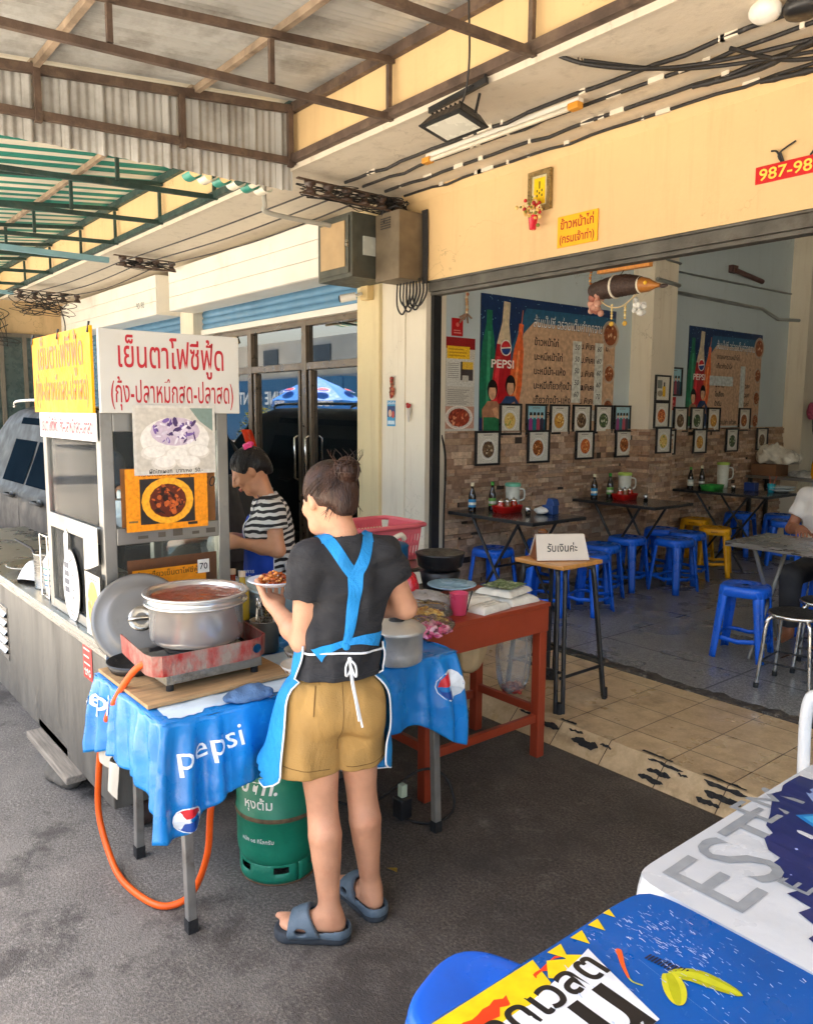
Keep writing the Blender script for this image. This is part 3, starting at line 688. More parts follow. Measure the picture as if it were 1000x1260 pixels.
# hanging end panel of ribbed sheet
b=MB(); y0,y1=-.9,3.0; ny=480; V=[]; F=[]
for i in range(ny+1):
 y=y0+(y1-y0)*i/ny; r_=rib(y)
 V+=[(-4.925+r_,y,3.2-.025*(3-y)/1.8-.6*r_),(-4.925+r_,y,rz_(y)-.02)]
F=[(2*i,2*i+2,2*i+3,2*i+1)for i in range(ny)]
b.add(V,F); b.build('end_panel',M_sheet,can)
b=MB()
b.bar((-4.86,-.9,3.2),(-4.86,2.98,3.375),.035,.045); b.bar((-4.86,-.9,rz_(-.9)-.06),(-4.86,2.98,rz_(2.98)-.06),.035,.05)
for y in(2.94,2.17,1.33,.4):b.bar((-4.85,y,3.2+.045*y),(-4.85,y,rz_(y)-.08),.035,.035,up=(0,1,0))
b.build('end_frame',M_rust,can)
M_gs=mat('green_roof_stripe',S(58,140,124),.45,.1,.12,3); M_ws=mat('white_roof_stripe',S(228,222,205),.5,.1,.1,3,dirt=.3,dirtcol=S(170,150,120))
can2=canopy(-13.45,-4.87,(-6.05,-7.15,-8.3,-9.4,-10.6,-11.8),'canopy_roof','green and white striped metal canopy on dark green trusses',M_greensteel,M_rafter,(2.27,1.33,.4,-.5),[M_gs,M_ws],zo=.02)
b=MB(); b.bar((-8.6,1.0,3.25),(-8.35,2.9,3.2),.06,.05); b.bar((-12.5,1.0,3.3),(-12.2,2.9,3.3),.06,.05); b.build('rail',mat('pale_blue_paint',S(120,160,172),.5),can2)
# scalloped sheet ends showing below the hanging panel
for k in range(6):
 y=2.32+.105*k
 b=MB(); b.grid(lambda u,v,y=y:(-5.0-.12*v,y+.045*math.cos(PI*u),3.215-.035*math.sin(PI*u)),8,1); b.build('sheet_end',[M_gs,M_ws][k%2],can2)
 # == food cart with glass case
cart=thing('food_cart','stainless steel noodle cart with glass display case and red lettered signboard','food cart',(-4.4,1.23,0))
b=MB(); b.box(-6.4,-2.96,.965,1.5,.13,.77); b.build('body',mat('streaked_cart_steel',S(112,110,104),.46,.5,.2,1.6,bump=.08,bs=14,dirt=.6,dirtcol=(.06,.055,.05),ds=2.2,stretch=(3,3,.5),dt=.46),cart,bevel=.006)
b=MB(); b.box(-6.42,-2.94,.945,1.52,.771,.80); b.box(-6.41,-2.945,.952,.968,.74,.77); b.build('countertop',M_steel,cart,bevel=.004)
for i,x0 in enumerate([-4.72,-5.5]):
 b=MB()
 for k in range(5):
  z=.36+.05*k; b.add([(x0-.22,.963,z),(x0+.16,.963,z),(x0+.16,.945,z+.012),(x0-.22,.945,z+.012),(x0-.22,.963,z+.034),(x0+.16,.963,z+.034)],[(0,1,2,3),(3,2,5,4)])
 b.box(x0-.23,x0+.17,.960,.9645,.33,.62); b.build('louvre_vent',M_steel,cart)
b=MB(); Ms=plane_m((-3.2,.9625,.67),(1,0,0),(0,-1,0)); b.rect(-.055,-.075,.055,.075,Ms,0,S(196,40,34))
for k in range(4):b.rect(-.045,.045-.03*k,.03-.01*(k%2),.052-.03*k,Ms,.0006,S(235,215,200))
b.text('LPG',.04,Ms,0,-.06,.0006,S(240,230,220),.01); b.build('warning_sticker',M_print,cart)
for x,y in((-3.03,1.1),(-3.03,1.42),(-6.2,1.1),(-6.2,1.42)):
 b=MB(); b.tube([(x,y-.018,.06),(x,y+.018,.06)],.058,18); wh=b.build('caster_wheel',mat('worn_wheel_rubber',S(70,54,48),.7,0,.3,20),cart)
 b=MB(); b.tube([(x,y-.02,.06),(x,y+.02,.06)],.03,14); b.build('hub',M_steel_dull,wh)
 b=MB()
 for s_ in(-1,1):b.prism([(x-.03,.13),(x+.03,.13),(x+.014,.05),(x-.014,.05)],.005,M=Matrix(((1,0,0,0),(0,0,1,y+s_*.028),(0,1,0,0),(0,0,0,1))))
 b.build('fork',M_steel_dull,wh)
GX0,GX1,GY0,GY1,GZ0,GZ1=-3.72,-2.965,.972,1.485,.80,1.68
b=MB(); q=.048
for x in(GX0,GX1-q):
 for y in(GY0,GY1-q):b.box(x,x+q,y,y+q,GZ0,GZ1)
for z0,z1 in((.801,.845),(1.17,1.235),(1.60,1.679)):
 b.box(GX0+q,GX1-q,GY0+.001,GY0+.03,z0,z1); b.box(GX0+q,GX1-q,GY1-.03,GY1-.001,z0,z1)
 b.box(GX1-.032,GX1-.001,GY0+q,GY1-q,z0,z1); b.box(GX0+.001,GX0+.032,GY0+q,GY1-q,z0,z1)
b.build('case_frame',M_steel_dull,cart,bevel=.003)
M_caseglass=glass_mat('dusty_case_glass',(.93,.96,.95),.03,dusty=.03,ior_=1.07)
for z0,z1 in((.846,1.169),(1.236,1.6)):
 for nm,bx in(('g',(GX0+q,GX1-q,GY0+.012,GY0+.016)),('g',(GX0+q,GX1-q,GY1-.016,GY1-.012)),('g',(GX1-.016,GX1-.012,GY0+q,GY1-q)),('g',(GX0+.012,GX0+.016,GY0+q,GY1-q))):
  c=MB(); c.box(*bx,z0,z1); c.build('glass_pane',M_caseglass,cart)
b=MB(); b.box(GX0+.033,GX1-.033,GY0+.033,GY1-.033,1.19,1.20); b.box(GX0+.01,GX1-.01,GY0+.01,GY1-.01,1.681,1.69); b.build('shelf',M_steel,cart)
# signboards
b=MB(); b.box(-2.962,-2.942,.972,1.53,1.67,1.975); sb=b.build('signboard',mat('cream_signboard',S(198,197,190),.4,0,.05,4,dirt=.15,dirtcol=S(180,160,130)),cart,bevel=.003)
b=MB(); Ms=plane_m((-2.9412,1.251,1.822),(0,1,0),(1,0,0)); cr=S(178,22,40)
b.text('เย็นตาโฟซีฟู้ด',.138,Ms,0,.018,0,cr,.008,wid=.42); b.text('(กุ้ง-ปลาหมึกสด-ปลาสด)',.112,Ms,.005,-.112,0,cr,.006,wid=.49)
b.build('red_lettering',M_print,sb)
b=MB(); b.box(-3.745,-2.97,.952,.962,1.67,1.985); yb=b.build('yellow_signboard',mat('glossy_yellow_vinyl',S(224,158,0),.36,0,.1,3,bump=.6,bs=3.5,spec=.2),cart)
b=MB(); Ms=plane_m((-3.357,.9508,1.83),(1,0,0),(0,-1,0)); cr=S(196,110,44)
b.text('เย็นตาโฟซีฟู้ด',.155,Ms,0,.02,0,cr,.012,wid=.6); b.text('(กุ้ง-ปลาหมึกสด-ปลาสด)',.13,Ms,0,-.11,0,cr,.01,wid=.7)
b.build('faded_lettering',M_print,yb)
for x in(-3.73,-3.36,-2.985):b=MB(); b.bar((x,.948,1.96),(x,.956,2.0),.008,.006); b.build('sign_clip',M_black,yb)
b=MB(); b.box(-3.70,-2.965,.958,.964,1.565,1.669); ws=b.build('white_sign_strip',M_white,cart)
b=MB(); Ms=plane_m((-3.33,.9572,1.613),(1,0,0),(0,-1,0))
b.text('เย็นตาโฟซีฟู้ด (กุ้ง-ปลาหมึกสด-ปลาสด)',.075,Ms,0,-.022,0,S(140,40,60),.02,wid=.68); b.build('small_lettering',M_print,ws)
def food_disc(b,Mx,cx,cy,r,z,base,cols,seed=0,n=40,plate=None,ry=None):
 """a dish seen from above, printed: plate, then many small pieces"""
 rg=random.Random(seed); ry=ry or r
 if plate:b.disc(cx,cy,r*1.3,ry*1.3,Mx,z,plate); b.disc(cx,cy,r*1.18,ry*1.18,Mx,z+.0003,tuple(c*.88 for c in plate))
 b.disc(cx,cy,r,ry,Mx,z+.0006,base,16)
 for i in range(n):
  a=rg.uniform(0,2*PI); d=math.sqrt(rg.random())*.92; s_=rg.uniform(.07,.2); t=rg.uniform(0,PI); e=rg.uniform(.35,1)
  x,y=cx+r*d*math.cos(a),cy+ry*d*math.sin(a)
  P=[]
  for j in range(7):
   q=2*PI*j/7; u,v=math.cos(q)*s_*r*rg.uniform(.75,1.2),math.sin(q)*s_*ry*e
   P.append((x+u*math.cos(t)-v*math.sin(t),y+u*math.sin(t)+v*math.cos(t)))
  b.poly(P,Mx,z+.0008+i*.00001,rg.choice(cols))
  # photos stuck on the end of the case
b=MB(); b.box(-2.9385,-2.936,1.085,1.415,1.435,1.70,col=S(206,202,192)); Ms=plane_m((-2.9355,1.25,1.57),(0,1,0),(1,0,0))
b.rect(-.155,-.12,.155,.12,Ms,0,S(198,192,180)); b.disc(0,.0,.14,.085,Ms,.0003,S(226,222,214)); b.poly([(.06,.12),(.155,.12),(.155,.03),(.1,.07)],Ms,.0004,S(120,140,132))
food_disc(b,Ms,0,.03,.1,.0005,S(196,180,196),[S(88,60,128),S(120,92,160),S(228,222,230),S(210,200,214),S(70,48,96)],3,46,ry=.055)
for k,(x,y)in enumerate([(-.09,-.05),(0,-.06),(.09,-.05),(-.05,-.09),(.05,-.09)]):b.disc(x,y,.05,.028,Ms,.0016+k*.0001,S(216,210,200)); b.disc(x+.004,y+.004,.042,.022,Ms,.0022+k*.0001,S(230,226,218))
b.text('ผัดไทเผือก  บาท/ห่อ  50.-',.022,Ms,0,-.129,.0003,S(30,28,30),.01); b.build('food_photo',print_mat('soft_print',.3,var=.12,vs=60.),cart)
b=MB(); Mo=plane_m((-2.944,1.215,1.345),(0,1,0),(1,0,0)); org=S(236,146,18)
b.rect(-.165,-.125,.165,.115,Mo,0,org); b.rect(-.11,-.10,.11,.075,Mo,.0003,S(40,36,34)); b.disc(0,-.012,.105,.09,Mo,.0006,S(242,170,40))
food_disc(b,Mo,0,-.012,.075,.001,S(92,34,14),[S(150,62,22),S(70,24,12),S(196,96,40),S(40,18,12),S(170,84,34)],5,50,ry=.066)
b.text('ก๋วยเตี๋ยวน่องไก่ตุ๋น',.03,Mo,0,.085,.0003,S(70,50,20),.005); b.rect(.08,-.113,.12,-.102,Mo,.0004,S(40,36,34)); b.rect(-.155,-.09,-.12,-.083,Mo,.0004,S(120,100,60))
b.build('orange_menu_card',print_mat('card_print',.4,var=.22,vs=70.),cart)
b=MB(); M2=plane_m((-2.9795,1.235,1.345),(0,1,0),(1,0,0)); b.rect(-.19,-.11,.195,.115,M2,0,S(150,92,36)); b.text('50',.06,M2,.165,.03,.0005,S(50,34,24),.0,.2); b.build('brown_card',M_printmatt,cart)
b=MB(); M2=plane_m((-2.9795,1.24,1.02),(0,1,0),(1,0,0)); b.rect(-.18,-.12,.19,.085,M2,0,S(112,66,34)); M3=plane_m((-2.944,1.215,1.0),(0,1,0),(1,0,0))
b.rect(-.15,-.1,.15,.07,M3,0,org); b.text('ก๋วยเตี๋ยวเย็นตาโฟซีฟู้ด',.03,M3,0,.038,.0003,S(70,50,20),.005); food_disc(b,M3,0,-.05,.06,.001,S(180,70,30),[S(200,90,40),S(90,40,20),S(226,160,90)],8,30)
b.rect(.115,.03,.165,.085,M3,.0004,S(236,234,226)); b.text('70',.036,M3,.14,.045,.0008,S(20,20,20),.01); b.build('menu_card',M_print,cart)
b=MB(); M2=plane_m((-2.9645,1.46,1.2),(0,1,0),(1,0,0))
for k in range(5):b.rect(-.36+.07*k+.01*(k%2),-.012,-.32+.07*k,.008*(k%3),M2,0,S(90,84,74))
b.build('tape_marks',M_printmatt,cart)
# emblem sticker and photo on the street-side glass
b=MB(); Me=plane_m((-3.40,.9705,.985),(1,0,0),(0,-1,0)); blk,wh_=S(30,34,40),S(236,236,232)
b.disc(0,-.04,.115,.16,Me,0,blk,28); b.disc(0,-.04,.108,.152,Me,.0004,wh_,28); b.poly([(-.075,.06),(-.03,.08),(-.015,.18),(-.045,.2),(-.075,.17)],Me,.0008,wh_)
for k in range(4):b.rect(-.085,.03-.035*k,-.02,.055-.035*k,Me,.001,S(40,54,76)); b.rect(.03,.01-.032*k,.08,.014-.032*k,Me,.001,blk)
b.poly([(-.02,.06),(.03,.085),(.055,.03),(.05,.03),(.028,.076),(-.02,.053)],Me,.001,blk); b.poly([(.02,.02),(.03,.02),(.03,-.1),(.02,-.1)],Me,.001,blk)
b.text('ฅ',.06,Me,-.05,.09,.0012,blk,.01); b.rect(-.03,-.15,.04,-.145,Me,.001,blk); b.rect(-.02,-.165,.03,-.16,Me,.001,S(180,40,40))
b.build('oval_emblem_sticker',M_print,cart)
b=MB(); Mp=plane_m((-3.06,.9515,.955),(1,0,0),(0,-1,0)); b.rect(-.09,-.15,.085,.10,Mp,0,S(222,214,196)); food_disc(b,Mp,0,-.03,.065,.0005,S(228,160,40),[S(240,200,60),S(200,90,30),S(250,220,120),S(120,140,50),S(216,120,40)],12,44,ry=.1); b.rect(-.05,.075,.06,.08,Mp,.0005,S(90,80,70)); b.build('noodle_photo',M_photo,cart)
b=MB(); b.grid(lambda u,v:(-3.16+.17*u,.955-.02*math.sin(PI*u)*(1-v),1.07+.17*v+.05*u*(1-v)*(u-.4)),8,8); b.build('curled_notice',mat('old_paper',S(214,206,188),.8,0,.12,12),cart)
# things inside the case
for k,(x,y,w_,h_,c)in enumerate([(-3.55,1.3,.07,.12,S(226,226,220)),(-3.2,1.36,.08,.09,S(180,120,70)),(-3.36,1.2,.06,.1,S(210,214,214))]):
 b=MB(); b.lathe([(w_*.75,0),(w_,.01),(w_,h_*.9),(w_*.96,h_),(w_*.9,h_),(w_*.88,.02)],(x,y,1.201),18,cap0=True); o=b.build('food_tub',mat('tub_%d'%k,c,.4),None); tag(o,['white tub on the upper shelf of the glass case','tan tub at the back of the upper shelf of the glass case','pale grey tub in the middle of the upper shelf'][k],'tub','tubs inside the glass case')
b=MB(); b.box(-3.7,-3.62,1.0,1.06,1.201,1.40,col=S(206,30,30)); Mx=plane_m((-3.66,.9985,1.3),(1,0,0),(0,-1,0)); b.rect(-.03,-.04,.03,.05,Mx,0,S(226,60,56)); b.rect(-.02,-.07,.02,-.06,Mx,0,S(240,240,236)); tag(b.build('red_carton',M_print),'red carton standing inside the corner of the glass case','carton')
b=MB(); b.grid(lambda u,v:(-3.6+.5*u,1.02+.3*v,1.204+.035*abs(math.sin(5*u+3*v))+.03*mnoise.noise((u*6,v*6,2))),26,16); tag(b.build('plastic_wrap',mat('crumpled_white_plastic',S(222,226,226),.3,0,.06)),'crumpled white plastic wrap on the upper shelf of the case','plastic wrap')
rg=random.Random(5)
b=MB()
for k in range(60):b.sphere((-3.35+rg.gauss(0,.12),1.25+rg.gauss(0,.06),.83+abs(rg.gauss(0,.03))),rg.uniform(.015,.03),7,5)
tag(b.build('noodle_heap',mat('pale_noodles',S(226,210,170),.5,0,.15,30)),'heap of pale noodle balls at the bottom of the case','noodles',kind='stuff')
# on the counter left of the case
t=thing('paper_cup_dispenser','wire holder with striped white cup on the cart counter','dispenser',(-3.85,1.03,.8))
b=MB()
for x,y in((-3.93,.99),(-3.81,.99),(-3.93,1.09),(-3.81,1.09)):b.tube([(x,y,.8),(x,y,1.10)],.0035,6)
for z in(.81,1.10):b.tube([(-3.93,.99,z),(-3.81,.99,z),(-3.81,1.09,z),(-3.93,1.09,z)],.0035,6,closed=True)
b.build('wire_frame',M_chrome,t)
b=MB(); b.lathe([(.048,0),(.056,.16),(.03,.2),(.022,.23)],(-3.87,1.04,.815),20,cap0=True,cap1=True); cu=b.build('cup',M_whiteplastic,t)
b=MB()
for z,c in((.86,S(60,110,150)),(.885,S(40,130,120)),(.91,S(60,110,150)),(.94,S(40,130,120))):b.lathe([(.0505+(z-.815)*.05,0),(.051+(z-.815)*.05,.007)],(-3.87,1.04,z),20,col=c)
b.build('stripes',M_print,cu)
t=thing('stock_pot','small dented steel pot with a ladle on the cart counter','pot',(-4.12,1.08,.8))
b=MB(); b.lathe([(.07,0),(.074,.005),(.074,.17),(.08,.175),(.074,.178),(.07,.17),(.068,.01)],(-4.12,1.08,.8),22,cap0=True); b.build('body',M_steel,t)
b=MB(); b.tube([(-4.12,1.08,.84),(-4.22,1.02,.99),(-4.36,.98,1.02)],.006,6); b.build('handle',M_black,t)
b=MB(); b.grid(lambda u,v:(-4.35+.14*math.cos(2*PI*u)*v*(1+.2*math.sin(7*u)),1.06+.08*math.sin(2*PI*u)*v,.803+.10*(1-v*v)+.02*math.sin(9*u)*v),20,8,cu=True); tag(b.build('plastic_bag',mat('white_bag_plastic',S(224,226,226),.35,0,.08)),'white plastic bag slumped on the cart counter beside the steel pot','plastic bag')
b=MB(); b.lathe([(.0,.012),(.10,.008),(.16,.03),(.165,.034),(.16,.036),(.1,.016),(0,.02)],(-4.62,1.15,.80),24); tag(b.build('metal_tray',M_steel),'shallow steel tray on the cart counter behind the white bag','tray')
# wood blocks chocking the cart
M_plank=mat('weathered_grey_plank',S(140,132,120),.85,0,.3,6,bump=.5,bs=40,stretch=(1,14,14))
for nm,bx,lab in(('wooden_plank',(-4.0,-3.36,.90,.985,.095,.13),'grey weathered plank under the cart edge, the longer lower one'),('wooden_block',(-4.02,-3.55,.965,1.03,.1315,.18),'short grey timber laid on the longer plank under the cart')):
 b=MB(); b.box(*bx); tag(b.build(nm,M_plank,bevel=.006),lab,'plank')
F_=Field((-3.85,.84,-.02),(-3.42,1.1,.12),.012); F_.ell((-3.64,.965,.04),(.16,.075,.053),k=.01); F_.wrinkle(.016,42,3); V,Fc=F_.mesh(1)
b=MB(); b.add(V,Fc,smooth=False); tag(b.build('stone_chunk',mat('dark_concrete_chunk',S(92,88,80),.9,0,.3,12,bump=.6)),'rough dark concrete chunk propping the plank under the cart','stone')
# == blue cloth table
M_tube=mat('galvanised_leg',S(150,148,142),.45,.6,.15,10,dirt=.5,dirtcol=S(86,66,48),ds=14)
bt=thing('folding_table','folding table with slim grey steel legs under the blue cloth','table',(-2.5,1.45,0))
b=MB(); b.box(-2.78,-2.22,.89,2.03,.715,.74); b.build('tabletop',mat('worn_white_laminate',S(216,214,204),.5,0,.08),bt,bevel=.004)
for x,y in((-2.27,.97),(-2.80,1.0),(-2.235,2.0),(-2.76,1.98)):
 b=MB(); xt=x+(.03 if x<-2.5 else-.03); b.bar((xt,y,.715),(x,y,.03),.03,.03,up=(0,1,0)); lg=b.build('leg',M_tube,bt,bevel=.003)
 b=MB(); b.bar((x,y,.045),(x,y,0),.034,.034,up=(0,1,0)); b.build('rubber_foot',M_blackrub,lg)
 # tablecloth with folded corners
CX0,CX1,CY0,CY1,CZ=-2.80,-2.20,.87,2.06,.7475
PER=[(CX0,CY1,CX0,CY0),(CX0,CY0,CX1,CY0),(CX1,CY0,CX1,CY1),(CX1,CY1,CX0,CY1)]
LEN=[abs(p[2]-p[0])+abs(p[3]-p[1])for p in PER]; PT=sum(LEN)
CORN=[LEN[0],LEN[0]+LEN[1],LEN[0]+LEN[1]+LEN[2],PT]
def cl_edge(s):
 s=s%PT
 for p,l in zip(PER,LEN):
  if s<=l:
   t=s/l; x,y=p[0]+(p[2]-p[0])*t,p[1]+(p[3]-p[1])*t
   dx,dy=(p[2]-p[0])/l,(p[3]-p[1])/l
   return x,y,-(-dy),-dx if False else-dx,l*t,l
  s-=l
def cl_point(s,d,off=0.0):
 """s metres along the edge, d metres down the drop"""
 x,y,nx,ny,q,l=cl_edge(s); nx,ny={0:(-1,0),1:(0,-1),2:(1,0),3:(0,1)}[[i for i in range(4)if s%PT<=CORN[i]+1e-9][0]]
 k=0; dd=9
 for c in CORN+[0]:
  e=abs((s-c+PT/2)%PT-PT/2)
  if e<dd:dd=e; k=c
 w_=max(0,1-dd/.20); w_=w_*w_*(3-2*w_)
 tri=lambda q:2*abs((q/PI)%2-1)-1
 fold=(.010*tri(s*30+1.1+3*d)+.006*tri(s*61+.4-5*d)+.007*math.sin(s*13+4*d)+.0035*mnoise.noise((s*30,d*18,2)))*min(1,d/.12)
 out=.006+(.05*d/.3)*.2+fold+.022*w_*min(1,d/.25)+.014*math.cos(dd*75)*(dd<.2)*min(1,d/.1)+off
 # diagonal push near corners
 cxm,cym=(CX0+CX1)/2,(CY0+CY1)/2
 sx=1 if x>cxm else-1; sy=1 if y>cym else-1
 px,py=x+nx*out+(0 if nx else sx*.03*w_*min(1,d/.25)),y+ny*out+(0 if ny else sy*.03*w_*min(1,d/.25))
 return(px,py,CZ-d+.004*math.sin(s*25)*(1-min(1,d/.05)))
def cl_drop(s):
 s=s%PT
 base=.25+.018*math.sin(s*7)+.012*math.sin(s*17+1)
 for c,am in((CORN[0],.02),(CORN[1],.1),(CORN[2],.10),(CORN[3],.06)):
  e=abs((s-c+PT/2)%PT-PT/2); w_=max(0,1-e/.22); base+=am*w_*w_*(3-2*w_)
 return base
M_cloth=mat('blue_vinyl_cloth',S(22,126,200),.3,0,.16,5,bump=.8,bs=9,coat=.2,dirt=.25,dirtcol=S(120,186,226),ds=9,dt=.6)
b=MB(); n=420; m_=26
rows=[]
for i in range(n):
 s_=PT*i/n; D_=cl_drop(s_); rows.append([cl_point(s_,D_*(j/m_)**.9)for j in range(m_+1)])
V=[p for r_ in rows for p in r_]; W_=m_+1
F=[(i*W_+j,i*W_+j+1,((i+1)%n)*W_+j+1,((i+1)%n)*W_+j)for i in range(n)for j in range(m_)]
b.add(V,F,smooth=True)
# top: blue border, worn white centre
def topz(x,y):return CZ+.003*mnoise.noise((x*14,y*14,0))+.002*mnoise.noise((x*40,y*40,3))
b.grid(lambda u,v:(CX0-.006+(CX1-CX0+.012)*u,CY0-.006+(CY1-CY0+.012)*v,topz(u,v)),30,50)
tc_=b.build('tablecloth',M_cloth); tag(tc_,'blue soft drink advertising tablecloth with white lettering hanging in folds','tablecloth')
mo=tc_.modifiers.new('thickness','SOLIDIFY'); mo.thickness=.0015; mo.offset=-1
b=MB(); white=S(232,238,240)
s1=CORN[1]
def on_side(x,y,z):return cl_point(x,-y,z)
# the soft-drink word on the near drop, tilted, and the round emblems
def wordfn(s0,d0,ang,sc=1.0):
 ca,sa=math.cos(ang),math.sin(ang)
 return lambda x,y,z:cl_point(s0+(x*ca-y*sa)*sc,d0-(x*sa+y*ca)*sc,.004)
b.text('pepsi',.104,fn=wordfn(s1+.045,.145,.13),col=white,bold=.002,align='LEFT',cuts=2)
b.text('pepsi',.104,fn=wordfn(CORN[0]+.07,.11,.1),col=white,bold=.012,cuts=2)
def emblem(s0,d0,r):
 N_=24
 def ring(r0,r1,a0,a1,col,off):
  V=[]; k=16
  for i in range(k+1):
   a=a0+(a1-a0)*i/k
   for q in(r0,r1):V.append(cl_point(s0+q*math.cos(a),d0-q*math.sin(a),off))
  b.add(V,[(2*i,2*i+2,2*i+3,2*i+1)for i in range(k)],col=col)
 ring(0,r,0,2*PI,white,.004)
 def half(sgn,col):
  V=[]; k=14
  for i in range(k+1):
   x=-.9+1.8*i/k; yt=math.sqrt(max(0,.81-x*x)); yb=.17+.12*math.sin(x*2.4)
   if yb>yt:yb=yt
   for q in(yt,yb):V.append(cl_point(s0+r*x*sgn,d0-r*q*sgn,.0055))
  b.add(V,[(2*i,2*i+2,2*i+3,2*i+1)for i in range(k)],col=col)
 half(1,S(205,30,44)); half(-1,S(22,70,150))
emblem(s1+.075,.30,.04); emblem(CORN[2]-.06,.12,.06)
b.build('printed_lettering',M_print,tc_)
b=MB(); b.grid(lambda u,v:(lambda x,y:(x,y,topz((x-CX0+.006)/.612,(y-CY0+.006)/1.202)+.0022))(-2.60+.37*u+.035*(u-.2)*mnoise.noise((v*9,1,0))+.02*(u>.9)*mnoise.noise((v*40,2,0)),.90+1.0*v+.02*mnoise.noise((u*9,v*3,5))),20,60); b.build('worn_patch',mat('worn_white_vinyl',S(206,222,230),.5,0,.12,9,dirt=.6,dirtcol=S(120,176,214),ds=7,dt=.5),tc_)
b=MB(); b.grid(lambda u,v:cl_point(CORN[0]+.05+.15*u,.24+(.04+.10*u*u+.02*math.sin(4*u))*v+.03*u,-.014),10,4); tag(b.build('lining_cloth',mat('white_lining',S(186,180,166),.8)),'corner of white lining hanging below the blue tablecloth near the cart','cloth')
# ---- stove board, stove, pot, lid
M_board=mat('scorched_plywood',S(178,142,98),.8,0,.2,5,bump=.25,bs=50,stretch=(8,1,1),dirt=.85,dirtcol=(.03,.02,.015),ds=4,dt=.55)
b=MB(); b.box(-2.79,-2.33,.875,1.40,.753,.766); tag(b.build('plywood_board',M_board,bevel=.002),'scorched plywood board under the gas stove','board')
st=thing('gas_stove','greasy gas stove with peeling red wind guard under the big steel pot','stove',(-2.55,1.14,.766))
M_stove=mat('greasy_steel',S(150,148,138),.45,.6,.25,8,bump=.3,dirt=.8,dirtcol=S(60,50,40),ds=9,dt=.5)
b=MB(); b.box(-2.69,-2.40,.965,1.315,.79,.842); b.box(-2.402,-2.397,.98,1.12,.798,.832); b.build('stove_body',M_stove,st,bevel=.008)
for x,y in((-2.67,.985),(-2.67,1.295),(-2.42,.985),(-2.42,1.295)):
 b=MB(); b.tube([(x,y,.766),(x,y,.792)],.013,10); b.build('foot',M_blackrub,st)
M_guard=mat('peeling_red_enamel',S(158,36,28),.55,.1,.2,10,bump=.4,dirt=.95,dirtcol=S(142,132,118),ds=10,stretch=(1,1,.6),dt=.42)
b=MB(); P=[(-2.36,.93),(-2.36,1.25),(-2.40,1.33),(-2.70,1.33)]; Q=[]
for i in range(9):a=PI*(.0+i/16); Q.append((-2.42+.06*math.cos(a)-.0,.965-.06*math.sin(a)))
path=[(-2.70,.93)]+[(-2.42-.0,.905)]+[(-2.385,.915),(-2.362,.94),(-2.36,.98)]+[(-2.36,1.25),(-2.366,1.29),(-2.40,1.325),(-2.62,1.35)]
V=[]; rg=random.Random(8)
for x,y in path:
 dx,dy=x+2.55,y-1.13; l=math.hypot(dx,dy); nx,ny=dx/l,dy/l
 V+=[(x,y,.835),(x+nx*.004,y+ny*.004,.905+rg.uniform(-.002,.002)),(x-nx*.002,y-ny*.002,.835),(x-nx*.002,y-ny*.002,.903)]
n_=len(path); b.add(V,[(4*i,4*i+4,4*i+5,4*i+1)for i in range(n_-1)]+[(4*i+2,4*i+3,4*i+7,4*i+6)for i in range(n_-1)]+[(4*i+1,4*i+5,4*i+7,4*i+3)for i in range(n_-1)],smooth=False)
b.build('wind_guard',M_guard,st)
b=MB(); b.tube([(-2.358,1.27,.872),(-2.35,1.27,.872)],.016,14,mi=0); b.build('knob',M_chrome,st)
b=MB(); b.torus((-2.55,1.14,.862),.1,.012,24,8)
for a in range(4):b.bar((-2.55+.04*math.cos(a*PI/2),1.14+.04*math.sin(a*PI/2),.875),(-2.55+.17*math.cos(a*PI/2),1.14+.17*math.sin(a*PI/2),.875),.012,.014)
b.build('pot_stand',M_black,st)
PC=(-2.555,1.145); M_pot=mat('polished_pot_steel',S(206,204,198),.2,.68,.08,4,bump=0,rv=.05)
pot=thing('stock_pot','large steel stock pot full of red brown broth on the gas stove','pot',(PC[0],PC[1],.883))
b=MB(); b.lathe([(.0,0),(.145,0),(.157,.008),(.160,.025),(.160,.128),(.166,.132),(.176,.136),(.178,.140),(.172,.143),(.164,.144),(.164,.163),(.178,.168),(.182,.172),(.178,.176),(.166,.174),(.158,.166),(.156,.05),(.0,.05)],(PC[0],PC[1],.883),56); b.build('body',M_pot,pot)
b=MB(); b.grid(lambda u,v:(PC[0]+.158*v*math.cos(2*PI*u),PC[1]+.158*v*math.sin(2*PI*u),1.041+.003*mnoise.noise((9*v*math.cos(2*PI*u),9*v*math.sin(2*PI*u),0))+.002*mnoise.noise((30*v*math.cos(2*PI*u),30*v*math.sin(2*PI*u),4))),40,14,cu=True)
b.build('broth',mat('red_brown_broth',S(134,46,16),.14,0,.4,14,bump=.15,coat=.5,dirt=.5,dirtcol=S(96,28,10),ds=16,dt=.5),pot)
b=MB(); b.tube([(PC[0]+.17*math.cos(a),PC[1]+.17*math.sin(a),.985)if abs(a-2.1)>.16 else(PC[0]+.2*math.cos(a),PC[1]+.2*math.sin(a),.975)for a in[1.7,1.9,2.0,2.2,2.3,2.5]],.006,6); b.build('handle',M_steel,pot)
lc=Vector((-2.845,1.055,.905)); ln_=Vector((.86,-.22,.36)).normalized(); lm=ln_.to_track_quat('Z','Y').to_matrix().to_4x4(); lm.translation=lc
lid=thing('pot_lid','big round steel lid leaning against the end of the cart','lid',tuple(lc))
